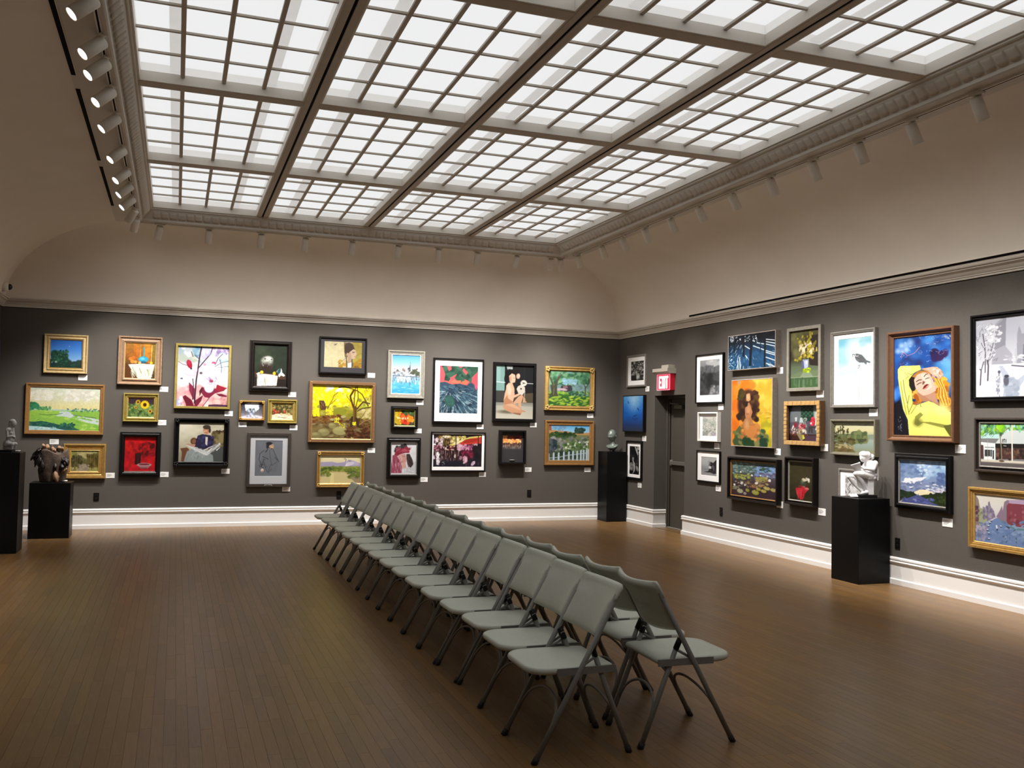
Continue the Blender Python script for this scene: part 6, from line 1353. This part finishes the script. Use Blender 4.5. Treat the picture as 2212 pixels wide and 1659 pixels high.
for sx in (-1, 1):
    for sz in (-1, 1):
        a_, b_ = sx * (.507 - .034), sz * (.464 - .034)
        MB().tube([(a_ - .016, -.0605, b_ - sx * sz * -.016 * -1), (a_ + .016, -.0605, b_ + sx * sz * -.016 * -1 * -1)], .004, 6).obj('corner_key', LIGHTGOLD, r[0])
r = P_('heron', A_heron, 'gold framed painting of a heron flying over a marsh pool, lowest of its column', 'framed_painting', GOLD, 'scoop', G['heron'], liner=PALEGOLD); corners(*r, GOLD, .04)
P_('harbour', A_harbour, 'painting of a white harbour town mirrored in blue water in a silver frame', 'framed_painting', SILVER, 'step', G['harbour'], liner=WHITEF)
P_('autumn', A_autumn, 'tiny red and yellow autumn reflection painting in a black frame', 'framed_painting', BLACK, 'lip', G['autumn'], liner=GREENGOLD)
P_('scarf', A_scarf, 'portrait of a girl with a dark red headscarf in a black frame', 'framed_painting', BLACK, 'lip', G['scarf'], liner=PEWTER)
P_('print', A_print, 'large red and blue-green nature print with white mat in a thin black frame', 'framed_print', BLACK, 'thin', G['print'], .026, M_mat, artname='print')
P_('market', A_market, 'night street scene with red awning, white border and thin black frame', 'framed_print', BLACK, 'thin', G['market'], .018, M_mat, artname='print')
P_('nude', A_nude, 'painting of a kneeling nude figure holding a pale doll, black frame with slanted edge', 'framed_painting', BLACK, 'flat', G['nude'])
r = P_('shadowbox', A_shadow, 'deep black shadow box with a small fiery sunset landscape at its top', 'shadow_box', BLACK, 'thin', G['shadowbox'], .030, M_matdark)
MB().lathe([(.05, 0), (.045, .003), (.01, .004)], 16, Matrix.Translation((0, -.052, -.21)) @ Matrix.Diagonal((1, 1, .22, 1)) @ Matrix.Rotation(PI / 2, 4, 'X')).obj('plaque', PEWTER, r[0])
r = P_('lawn', A_lawn, 'painting of a sunlit lawn under big trees in a carved pale gold frame', 'framed_painting', LIGHTGOLD, 'scoop', G['lawn'], liner=DARKGOLD); corners(*r, LIGHTGOLD, .06)
r = P_('picket', A_picket, 'painting of a garden behind a white picket fence in a brown-gold frame', 'framed_painting', DARKGOLD, 'step', G['picket'], liner=DARKGOLD)
P_('leaves', A_leaves, 'small black and white print of a face among leaves, above the blue photograph', 'framed_print', PEWTER, 'thin', G['leaves'], .030, M_mat, artname='print')
P_('underwater', A_under, 'frameless bright blue underwater photograph with dark edges, by the corner', 'mounted_photograph', BLACK, 'thin', G['underwater'], cat='picture', artname='print', flush=True)
P_('rose', A_rose, 'black and white photograph of a rose, white mat, black frame, lowest by the corner', 'framed_photograph', BLACK, 'thin', G['rose'], .036, M_mat, artname='print')
P_('misty', A_misty, 'black and white photograph of misty forest, wide white mat, right of the exit door', 'framed_photograph', BLACK, 'thin', G['misty'], .016, M_mat, artname='print')
P_('inkrocks', A_ink, 'pale ink drawing of rocks in a deep white frame', 'framed_drawing', WHITEF, 'flat', G['inkrocks'], .022, M_mat, artname='drawing')
P_('coast', A_coast, 'black and white print of a rocky coast, wide white mat and black frame', 'framed_print', BLACK, 'thin', G['coast'], .018, M_mat, artname='print')
r = P_('bluewoods', A_bluewoods, 'wide dark blue woodland print on a deep mount with pale edges', 'mounted_print', SIDE, 'thin', G['bluewoods'], artname='print', flush=True)
r = P_('orange', A_orange, 'portrait of a woman with long dark hair on orange ground, deep mount', 'framed_painting', SIDE, 'thin', G['orange'], flush=True)
P_('yellowvase', A_yvase, 'tall painting of yellow flowers in a white vase, grey-green wooden frame', 'framed_painting', GREYW, 'flat', G['yellowvase'])
r = P_('toys', A_toys, 'still life of toys on a chest in a frame of small wooden blocks', 'framed_painting', BROWN, 'flat', G['toys'])
_, w_, h_, t_ = r
BM_ = {}
for (n_, horiz) in ((8, True), (9, False)):
    L = w_ if horiz else h_ - .10
    for s_ in (-1, 1):
        for k in range(n_):
            c_ = -L / 2 + (k + .5) * L / n_
            key = (horiz,)
            if key not in BM_:
                b_ = MB()
                if horiz: b_.bbox(-L / n_ / 2 + .0015, L / n_ / 2 - .0015, -.02, 0, -.026, .026, .003)
                else: b_.bbox(-.026, .026, -.02, 0, -L / n_ / 2 + .002, L / n_ / 2 - .002, .003)
                BM_[key] = b_.mesh('wood_block'); BM_[key].materials.append(BLOCK)
            ob = bpy.data.objects.new('wood_block', BM_[key]); COL.objects.link(ob); ob.parent = r[0]
            j_ = rgh.uniform(-.002, .002)
            ob.location = (c_, -t_ + .012 + j_, s_ * (h_ / 2 - .024)) if horiz else (s_ * (w_ / 2 - .024), -t_ + .012 + j_, c_)
P_('lilies', A_lilies, 'painting of water lilies on a dark pond in a deep black frame', 'framed_painting', EBONY, 'deep', G['lilies'], liner=DARKGOLD)
P_('redcloth', A_redcloth, 'small dark still life with a red cloth, beaded liner, deep black frame', 'framed_painting', EBONY, 'deep', G['redcloth'], liner=SILVER)
P_('osprey', A_osprey, 'picture of a grey osprey on a pole against pale sky, pewter frame', 'framed_print', PEWTER, 'scoop', G['osprey'], .036, M_mat, artname='print')
P_('lake', A_lake, 'olive grey framed painting of a wooded hill above a lake', 'framed_painting', OLIVE, 'scoop', G['lake'], liner=OLIVE)
P_('drawing', A_drawing, 'small black and white drawing in a grey frame, half hidden behind the white figure', 'framed_drawing', PEWTER, 'thin', G['drawing'], .020, M_mat, artname='drawing')
P_('yellowsweater', A_sweater, 'large red-brown framed painting of a reclining woman in a yellow sweater', 'framed_painting', REDBROWN, 'deep', G['yellowsweater'])
P_('road', A_road, 'painting of a road under blue evening clouds in a wide black frame', 'framed_painting', BLACK, 'lip', G['road'], liner=PEWTER)
P_('snow', A_snow, 'large painting of a snowy city park in a black frame at the right edge', 'framed_painting', BLACK, 'scoop', G['snow'])
P_('store', A_store, 'painting of shop fronts and a street tree in a black frame at the right edge', 'framed_painting', DKBROWN, 'deep', G['store'], liner=PEWTER)
P_('avenue', A_avenue, 'gold framed painting of a long city avenue seen from above', 'framed_painting', GOLD, 'step', G['avenue'], liner=LIGHTGOLD)
P_('leftpic', A_leftpic, 'blue framed picture on the left wall, only its edge in view', 'framed_painting', mat('frame_blue', (.02, .025, .09), .4, noise=.1), 'thin', (2, 13.75, 2.235, .62, .68, .05, .05, .05, .05, .05))

# ------------------------------------------------------------------ caption cards
CARDS = {'dusk':(-1.240,2.110),'bluevase':(-0.170,1.980),'marsh':(-1.571,1.211),'sunflower':(-0.180,1.500),'forestpath':(-0.840,0.743),'redvase':(-0.124,0.756),'blossom':(0.735,1.649),'newspaper':(0.715,0.803),'owlpot':(1.642,1.955),'bouquet':(0.937,1.493),'fruit':(1.677,1.457),'sketch':(1.594,0.537),'profile':(2.837,2.287),'yellowforest':(2.867,1.125),'heron':(2.831,0.540),'harbour':(3.621,1.883),'autumn':(3.602,1.437),'scarf':(3.718,0.673),'print':(4.627,1.520),'market':(4.683,0.752),'nude':(5.548,1.565),'shadowbox':(5.472,0.831),'lawn':(6.573,1.739),'picket':(6.538,0.829),'leaves':(13.301,2.180),'underwater':(13.383,1.381),'rose':(13.520,0.626),'misty':(11.153,1.871),'inkrocks':(11.244,1.330),'coast':(11.197,0.743),'bluewoods':(9.819,2.315),'orange':(9.854,1.297),'yellowvase':(9.041,2.004),'toys':(8.961,1.378),'lilies':(9.799,0.644),'redcloth':(8.996,0.630),'osprey':(8.154,1.784),'road':(7.125,0.707),'yellowsweater':(6.965,1.428),}
CL = dict(dusk='the dusk tree painting', bluevase='the blue vase still life', marsh='the wide marsh painting', sunflower='the sunflower painting', forestpath='the woodland path painting', redvase='the all-red still life', blossom='the blossom painting', newspaper='the newspaper reader portrait', owlpot='the round pot still life', bouquet='the tiny white flower painting', fruit='the small fruit still life', sketch='the bearded man sketch', profile='the profile of a woman', yellowforest='the yellow autumn wood', heron='the heron painting, behind a chair top', harbour='the blue harbour painting', autumn='the tiny autumn reflection', scarf='the headscarf girl', print='the red and blue-green print', market='the night street scene', nude='the kneeling nude painting', shadowbox='the black shadow box', lawn='the sunlit lawn painting', picket='the picket fence painting',
          leaves='the face among leaves print', underwater='the blue underwater photograph', rose='the rose photograph', misty='the misty forest photograph', inkrocks='the ink drawing of rocks', coast='the rocky coast print', bluewoods='the dark blue woodland print', orange='the orange portrait', yellowvase='the yellow flowers painting', toys='the block-framed toy still life', lilies='the water lily painting', redcloth='the red cloth still life', osprey='the osprey picture', road='the evening road painting', yellowsweater='the yellow sweater painting')
cp = MB().bbox(-.058, .058, -.004, 0, -.037, .037, .001).mesh('card'); cp.materials.append(M_card)
tl = MB()
for k, (wd, zz) in enumerate(((.055, .018), (.07, .006), (.06, -.004), (.045, -.014))): tl.box(-.045, -.045 + wd, -.0046, -.0038, zz - .002, zz + .002)
tp = tl.mesh('print_lines'); tp.materials.append(M_ink)
def card(loc, rz, lab, sc=1.0, rx=0):
    o = empty('caption_card', loc, rz); tag(o, lab, 'card', 'white caption cards'); o.scale = (sc, 1, sc)
    if rx: o.rotation_euler = (rx, 0, rz)
    for n_, m_ in (('card', cp), ('print_lines', tp)):
        c_ = bpy.data.objects.new(n_, m_); COL.objects.link(c_); c_.parent = o
for k_, (c_, z_) in CARDS.items():
    onb = k_ in G and G[k_][0] == 0
    card((c_, RY1, z_) if onb else (RX1, c_, z_), 0 if onb else -PI / 2, 'white caption card beside ' + CL[k_], 1.0 if onb else 1.12)
# ------------------------------------------------------------------ sculptures
def head_mb(mb, size, M, hair=False):
    """a head with face towards local +x, height = size"""
    nl, nm = 40, 48
    V = []
    for i in range(nl + 1):
        th = PI * i / nl
        for j in range(nm):
            ph = 2 * PI * j / nm
            d = Vector((math.sin(th) * math.cos(ph), math.sin(th) * math.sin(ph), math.cos(th)))
            x, y, z = d.x * .42, d.y * .335, d.z * .5
            if z < -.05:                                   # jaw narrows
                k = min(1, (-.05 - z) / .45); y *= 1 - .34 * k; x *= 1 - .12 * k if d.x > 0 else 1 - .42 * k
            if d.x < 0 and z > -.1: x *= 1.12
            if d.x > 0:
                g = lambda cy, cz, sy, sz, a: a * math.exp(-((y - cy) / sy) ** 2 - ((z - cz) / sz) ** 2) * min(1, d.x * 2)
                f = g(0, -.08, .045, .10, .085) + g(0, -.13, .07, .035, .035) + g(0, .02, .035, .08, .03)
                f += g(0, .115, .20, .035, .030)
                for s_ in (-1, 1): f += g(s_ * .125, .045, .065, .045, -.055) + g(s_ * .125, .035, .045, .022, .022) + g(s_ * .17, -.10, .08, .07, .022)
                f += g(0, -.235, .09, .020, .030) + g(0, -.285, .075, .022, .030) - g(0, -.259, .09, .008, .018) - g(0, -.335, .06, .02, .016) + g(0, -.42, .09, .06, .05)
                x += f
            V.append(M @ Vector((x * size, y * size, z * size)))
    F = [(i * nm + j, i * nm + (j + 1) % nm, (i + 1) * nm + (j + 1) % nm, (i + 1) * nm + j) for i in range(nl) for j in range(nm)]
    mb.add(V, F, True)
    return mb
def ball(mb, c, rx, ry, rz, R=None, n=14):
    c = Vector(c); V = []; nl, nm = n, n + 4
    R = R or Matrix.Identity(3)
    for i in range(nl + 1):
        th = PI * i / nl
        for j in range(nm):
            ph = 2 * PI * j / nm
            V.append(c + R @ Vector((rx * math.sin(th) * math.cos(ph), ry * math.sin(th) * math.sin(ph), rz * math.cos(th))))
    F = [(i * nm + j, i * nm + (j + 1) % nm, (i + 1) * nm + (j + 1) % nm, (i + 1) * nm + j) for i in range(nl) for j in range(nm)]
    return mb.add(V, F, True)
def capsule(mb, pts, rs, n=12):
    mb.tube(pts, rs, n)
    for p, r in ((pts[0], rs[0]), (pts[-1], rs[-1])): ball(mb, p, r * .99, r * .99, r * .99, n=8)
    for p, r in zip(pts[1:-1], rs[1:-1]): ball(mb, p, r, r, r, n=8)
def fuse(mb, name, voxel, m, parent, smooth=4):
    """union overlapping volumes into one continuous skin"""
    me = mb.mesh('tmp')
    o = bpy.data.objects.new('tmp', me); COL.objects.link(o)
    rm = o.modifiers.new('r', 'REMESH'); rm.mode = 'VOXEL'; rm.voxel_size = voxel; rm.use_smooth_shade = True
    sm = o.modifiers.new('s', 'SMOOTH'); sm.iterations = smooth; sm.factor = .5
    bpy.context.view_layer.update()
    dg = bpy.context.evaluated_depsgraph_get()
    r = bpy.data.meshes.new_from_object(o.evaluated_get(dg)); r.name = name
    bpy.data.objects.remove(o, do_unlink=True); bpy.data.meshes.remove(me)
    r.materials.clear()
    r.polygons.foreach_set('use_smooth', [True] * len(r.polygons))
    return new_obj(name, r, m, parent)
def dirM(fwd, up=(0, 0, 1), loc=(0, 0, 0)):
    x = Vector(fwd).normalized(); z = Vector(up); y = z.cross(x).normalized(); z = x.cross(y)
    return Matrix.Translation(loc) @ Matrix(((x.x, y.x, z.x, 0), (x.y, y.y, z.y, 0), (x.z, y.z, z.z, 0), (0, 0, 0, 1)))
VIEW = math.radians(-19.87)

# bronze head in the corner
M_bronze = mat('green_bronze', (.17, .20, .175), .38, metal=.25, noise=.25, nscale=25)
o = empty('bronze_bust', (6.865, 14.06, 1.148), math.radians(-150)); tag(o, 'green-grey bronze bust of a bald head on the tall corner plinth', 'sculpture')
h_ = MB(); head_mb(h_, .212, dirM((1, 0, -.06), loc=(.004, 0, .262)))
for s_ in (-1, 1):
    ball(h_, (-.012, s_ * .070, .258), .012, .006, .022)
h_.obj('head', M_bronze, o)
def loft(mb, secs, n=32):
    V = []
    for cx, z, rx, ry, tilt in secs:
        for k in range(n):
            a = 2 * PI * k / n
            V.append((cx + rx * math.cos(a), ry * math.sin(a), z + tilt * math.cos(a) - .018 * abs(tilt) / .02 * 0))
    F = [(i * n + k, i * n + (k + 1) % n, (i + 1) * n + (k + 1) % n, (i + 1) * n + k) for i in range(len(secs) - 1) for k in range(n)]
    F.append(tuple(range(n))[::-1]); F.append(tuple((len(secs) - 1) * n + k for k in range(n)))
    return mb.add(V, F, True)
c_ = MB()
loft(c_, [(0, .020, .022, .030, 0), (.004, .034, .040, .055, 0), (.006, .058, .060, .088, -.006), (.004, .092, .066, .110, -.020), (.0, .104, .060, .112, -.024), (-.002, .108, .050, .094, -.020), (-.004, .112, .043, .060, -.010), (-.006, .125, .038, .044, -.004), (-.006, .17, .037, .040, 0), (-.004, .215, .040, .040, 0)])
c_.obj('neck_and_collar', M_bronze, o)
MB().lathe([(.045, 0), (.045, .016), (.028, .022), (.022, .03)], 20).obj('base', M_blackp, o)

# white seated figure reading
M_plaster = mat('white_plaster', (.80, .79, .80), .55, noise=.02, nscale=30, spec=.3)
o = empty('reading_figure', (6.905, 8.035, .878), VIEW); tag(o, 'white sculpture of a seated figure bent over a book, on the right wall plinth', 'sculpture')
def D_(cx, cy, y=0.0): return ((cx - 1000) / 2583, y, (1370 - cy) / 2583 + .03)
MB().bbox(-.098, .094, -.075, .075, 0, .031, .002).obj('base', M_blackp, o)
b = MB()
head_mb(b, .105, dirM((-.80, -.22, -.60), (-.6, 0, .8), D_(945, 370)))
ball(b, D_(960, 285, .004), .056, .050, .040, Matrix.Rotation(.25, 3, 'Y'))
ball(b, D_(1040, 300, .004), .040, .044, .045)
ball(b, D_(1165, 335, 0), .024, .026, .030)
capsule(b, [D_(1020, 430), D_(1090, 520)], [.024, .030])
capsule(b, [D_(1100, 530), D_(1125, 690), D_(1110, 850)], [.048, .050, .058])
capsule(b, [D_(1200, 500, -.050), D_(1040, 560, .050)], [.030, .028])
capsule(b, [D_(1205, 510, -.056), D_(1130, 665, -.078)], [.029, .021]); capsule(b, [D_(1130, 665, -.078), D_(905, 650, -.062), D_(800, 600, -.040)], [.022, .018, .012])
ball(b, D_(775, 592, -.036), .018, .012, .010)
capsule(b, [D_(1020, 570, .052), D_(950, 690, .040), D_(830, 715, .005)], [.024, .019, .012])
capsule(b, [D_(1120, 850, -.030), D_(860, 800, -.045), D_(690, 800, -.040)], [.042, .036, .030]); capsule(b, [D_(690, 800, -.040), D_(860, 1010, -.030), D_(1010, 1250, -.015)], [.028, .026, .016])
capsule(b, [D_(1090, 870, .030), D_(820, 880, .045), D_(590, 890, .045)], [.042, .036, .030]); capsule(b, [D_(590, 890, .045), D_(740, 1090, .03), D_(880, 1270, -.01)], [.028, .026, .017])
capsule(b, [D_(900, 1310, -.015), D_(990, 1300, -.035), D_(840, 1330, -.045)], [.020, .020, .013]); capsule(b, [D_(1010, 1240, -.01), D_(960, 1310, -.03)], [.018, .018])
for k in range(6):                                      # drapery folds between the legs
    capsule(b, [D_(760 + k * 44, 930 - k * 6, -.02 + k * .008), D_(850 + k * 30, 1140, .0), D_(900 + k * 24, 1300, .02)], [.020, .026, .014])
fuse(b, 'figure', .0032, M_plaster, o)
b = MB(); b.bbox(.008, .070, -.045, .045, .031, .19, .004)
b.obj('seat_block', M_plaster, o)
b = MB(); capsule(b, [D_(1040, 830, -.045), D_(1200, 840, -.040), D_(1215, 830, .04)], [.026, .026, .026]); capsule(b, [D_(1040, 905, -.045), D_(1190, 905, -.045), D_(1200, 905, .04)], [.022, .022, .022])
for k in range(5): capsule(b, [D_(1262, 540, -.035 + k * .018), D_(1285, 720, -.037 + k * .019), D_(1285, 960, -.037 + k * .019)], [.013, .014, .010])
capsule(b, [D_(1230, 520, -.03), D_(1240, 520, .03)], [.022, .022])
fuse(b, 'drapery', .0035, M_plaster, o)
b = MB()
q = [D_(520, 570, -.075), D_(775, 490, -.075), D_(840, 740, -.03), D_(655, 745, -.03)]
q2 = [(p[0], p[1] + .085, p[2] + .012) for p in q]
def slab(mb, q, t):
    q = [Vector(p) for p in q]; n = (q[1] - q[0]).cross(q[3] - q[0]).normalized() * t
    V = q + [p + n for p in q]
    mb.add(V, [(0, 1, 2, 3), (7, 6, 5, 4), (0, 4, 5, 1), (1, 5, 6, 2), (2, 6, 7, 3), (3, 7, 4, 0)])
slab(b, q, .009); slab(b, [q[1], (q[1][0] + .02, q[1][1] + .08, q[1][2] + .004), (q[2][0] + .02, q[2][1] + .07, q[2][2]), q[2]], .009)
b.obj('book', M_plaster, o)

# grey kneeling figure
M_stone = mat('grey_stone', (.40, .40, .39), .65, noise=.12, nscale=60)
o = empty('kneeling_figure', (-1.795, 12.13, 1.145), VIEW); tag(o, 'small grey stone figure of a kneeling nude on the tall plinth at the left edge', 'sculpture')
def A2(cx, cy, y=0.0): return ((cx - 190) / 1729, y, (840 - cy) / 1729 + .023)
MB().bbox(-.105, .062, -.07, .07, 0, .024, .002).obj('base', M_blackp, o)
b = MB()
head_mb(b, .088, dirM((1, -.1, -.25), loc=A2(245, 310)))
ball(b, A2(228, 262), .036, .034, .026); ball(b, A2(195, 310), .022, .030, .034); capsule(b, [A2(190, 320), A2(185, 400)], [.024, .018])
capsule(b, [A2(212, 350), A2(200, 430)], [.019, .022]); capsule(b, [A2(190, 430, -.042), A2(190, 430, .042)], [.024, .024])
capsule(b, [A2(186, 440), A2(190, 540), A2(185, 640)], [.040, .037, .042]); ball(b, A2(225, 500, -.02), .018, .018, .018); ball(b, A2(225, 500, .02), .018, .018, .018); ball(b, A2(215, 640), .034, .036, .030)
capsule(b, [A2(168, 700, -.022), A2(150, 730, -.025)], [.044, .040]); capsule(b, [A2(168, 700, .022), A2(150, 730, .025)], [.044, .040])
for s_ in (-1, 1):
    capsule(b, [A2(170, 720, s_ * .028), A2(272, 720, s_ * .034)], [.034, .024]); capsule(b, [A2(272, 725, s_ * .034), A2(265, 815, s_ * .034)], [.020, .014])
    capsule(b, [A2(110, 800, s_ * .03), A2(250, 815, s_ * .032)], [.016, .018])
capsule(b, [A2(175, 440, -.052), A2(190, 570, -.058), A2(262, 560, -.022)], [.018, .014, .010]); capsule(b, [A2(190, 440, .052), A2(215, 560, .055), A2(268, 600, .02)], [.018, .014, .010]); ball(b, A2(275, 575), .014, .020, .012)
fuse(b, 'figure', .0032, M_stone, o)

# rough bark-like vessel
M_bark = mat('dark_bark', (.014, .009, .008), .4, noise=.5, nscale=18, bump=.8, bscale=40); M_clay = mat('brown_clay', (.115, .080, .062), .8, noise=.35, nscale=14, bump=.9, bscale=60); M_tan = mat('tan_clay', (.42, .25, .15), .7, noise=.25, nscale=20, bump=.4, bscale=60)
o = empty('bark_vessel', (-1.475, 13.43, .712), VIEW); tag(o, 'rough dark vessel of bark and tan leaf shapes on the low plinth', 'sculpture')
rb = random.Random(9)
def Bz(cy): return (1490 - cy) / 1526
def Bx(cx): return (cx - 1040) / 1526
nn = 44; ph = [rb.uniform(0, 6.28) for _ in range(8)]
V = []; F = []
lev = 18
for i in range(lev + 1):
    t = i / lev; z = t * .40
    r = .150 + .02 * math.sin(t * 3) + .012 * t
    for k in range(nn):
        a = 2 * PI * k / nn
        rr = r * (1 + .035 * math.sin(5 * a + ph[0] + 4 * t) + .03 * math.sin(9 * a + ph[1] - 6 * t) + .02 * math.sin(17 * a + ph[2] + 11 * t)) + rb.uniform(-.002, .002)
        V.append((rr * math.cos(a) + .01 * t, .8 * rr * math.sin(a), .002 + z + (.03 * math.sin(3 * a + 1) * t ** 3)))
for i in range(lev):
    for k in range(nn): F.append((i * nn + k, i * nn + (k + 1) % nn, (i + 1) * nn + (k + 1) % nn, (i + 1) * nn + k))
top = len(V)
for sc in (.82, .72):
    for k in range(nn): v = V[lev * nn + k]; V.append((v[0] * sc, v[1] * sc, v[2] - .01 if sc > .8 else v[2] - .2))
for g_ in range(2):
    s0 = lev * nn if g_ == 0 else top; s1 = top if g_ == 0 else top + nn
    for k in range(nn): F.append((s0 + k, s0 + (k + 1) % nn, s1 + (k + 1) % nn, s1 + k))
F.append(tuple(range(nn))[::-1]); F.append(tuple(top + nn + k for k in range(nn)))
MB().add(V, F, True).obj('body', M_clay, o)
def leaf(p0, p1, wid, bend, out, m, curl=.5, name='leaf'):
    """a ragged cupped leaf from p0 to p1, bulging towards 'out'"""
    p0 = Vector(p0); p1 = Vector(p1); ax = p1 - p0; out = Vector(out).normalized(); sd = ax.cross(out).normalized()
    nu, nv = 12, 8; V = []
    for s_ in (0, 1):
        for i in range(nu + 1):
            t = i / nu; w = wid * (math.sin(PI * (.12 + .86 * t)) ** .7) * (1 + .25 * rb.uniform(-1, 1))
            for j in range(nv + 1):
                u = -1 + 2 * j / nv
                q = p0 + ax * t + sd * (w * u) + out * (bend * math.sin(PI * t) - curl * w * u * u) + Vector((0, 0, .008 * math.sin(9 * u + 5 * t)))
                V.append(q - out * (.008 * s_))
    w_ = nv + 1; o_ = (nu + 1) * w_; F = []
    for i in range(nu):
        for j in range(nv):
            a = i * w_ + j; F.append((a, a + 1, a + w_ + 1, a + w_)); F.append((o_ + a, o_ + a + w_, o_ + a + w_ + 1, o_ + a + 1))
    for i in range(nu):
        a = i * w_; F.append((a, a + w_, o_ + a + w_, o_ + a)); a = i * w_ + nv; F.append((a, o_ + a, o_ + a + w_, a + w_))
    for j in range(nv): F.append((j, o_ + j, o_ + j + 1, j + 1)); a = nu * w_ + j; F.append((a, a + 1, o_ + a + 1, o_ + a))
    MB().add(V, F, True).obj(name, m, o)
def cluster(n, cx, cy, y, sx, sz, L, W, out, m, dn=(0, 0, -1)):
    for k in range(n):
        p = Vector((Bx(cx + rb.uniform(-sx, sx)), y + rb.uniform(-.02, .02), Bz(cy + rb.uniform(-sz, sz))))
        d = (Vector(dn) + Vector((rb.uniform(-.5, .5), rb.uniform(-.3, .3), rb.uniform(-.3, .3)))).normalized() * L * rb.uniform(.7, 1.2)
        leaf(p, p + d, W * rb.uniform(.7, 1.2), .02, (out[0] + rb.uniform(-.3, .3), out[1] + rb.uniform(-.3, .3), out[2]), m)
cluster(7, 830, 880, -.08, 50, 60, .10, .032, (-.8, -.6, .3), M_bark, (-.5, -.3, -1))
cluster(6, 800, 1000, -.08, 50, 60, .09, .034, (-.9, -.5, .2), M_bark, (-.3, -.2, -1))
cluster(5, 900, 1050, -.13, 40, 60, .13, .032, (-.2, -1, .1), M_bark, (0, 0, -1))
leaf((Bx(960), -.03, Bz(800)), (Bx(760), -.08, Bz(980)), .060, .045, (-.5, -.7, .6), M_bark)
cluster(3, 945, 850, -.07, 30, 20, .075, .024, (-.2, -1, .2), M_tan, (-.1, -.2, 1))
cluster(3, 1050, 870, -.05, 40, 20, .075, .020, (.1, -1, .1), M_clay, (0, -.1, 1))
cluster(3, 1120, 880, -.09, 30, 20, .060, .022, (.1, -1, .3), M_tan, (0, -.2, 1))
cluster(3, 1215, 870, -.05, 25, 20, .065, .018, (.4, -1, .1), M_tan, (.2, -.2, 1))
cluster(3, 1130, 880, .06, 60, 20, .070, .028, (0, 1, .1), M_clay, (0, .2, 1))
cluster(5, 1340, 1010, -.07, 40, 50, .085, .030, (.8, -.7, .1), M_bark, (.1, -.1, -1))
cluster(4, 1280, 1140, -.10, 50, 50, .070, .028, (.3, -1, .1), M_bark, (.3, 0, -.8))
cluster(2, 1175, 1100, -.13, 20, 30, .10, .020, (.2, -1, .1), M_bark)
leaf((Bx(1265), -.09, Bz(1310)), (Bx(1400), -.11, Bz(1215)), .018, .015, (.4, -.9, -.3), M_tan)
leaf((Bx(1150), -.12, Bz(1270)), (Bx(1235), -.13, Bz(1470)), .038, .018, (.2, -1, .1), M_tan)
leaf((Bx(1245), -.07, Bz(1060)), (Bx(1255), -.11, Bz(1220)), .012, .01, (.4, -1, 0), M_tan)

card((6.905 - .172 * math.cos(VIEW), 8.035 - .172 * math.sin(VIEW) - .06, .901), VIEW, 'white card leaning on the plinth at the foot of the white reading figure', .72, math.radians(-62))
card((-1.695, 12.05, 1.162), 0, 'small white card lying on the tall left plinth beside the kneeling figure', .45, math.radians(-80))
card((-1.325, 13.36, .732), 0, 'small white card lying on the low plinth beside the bark vessel', .55, math.radians(-76))
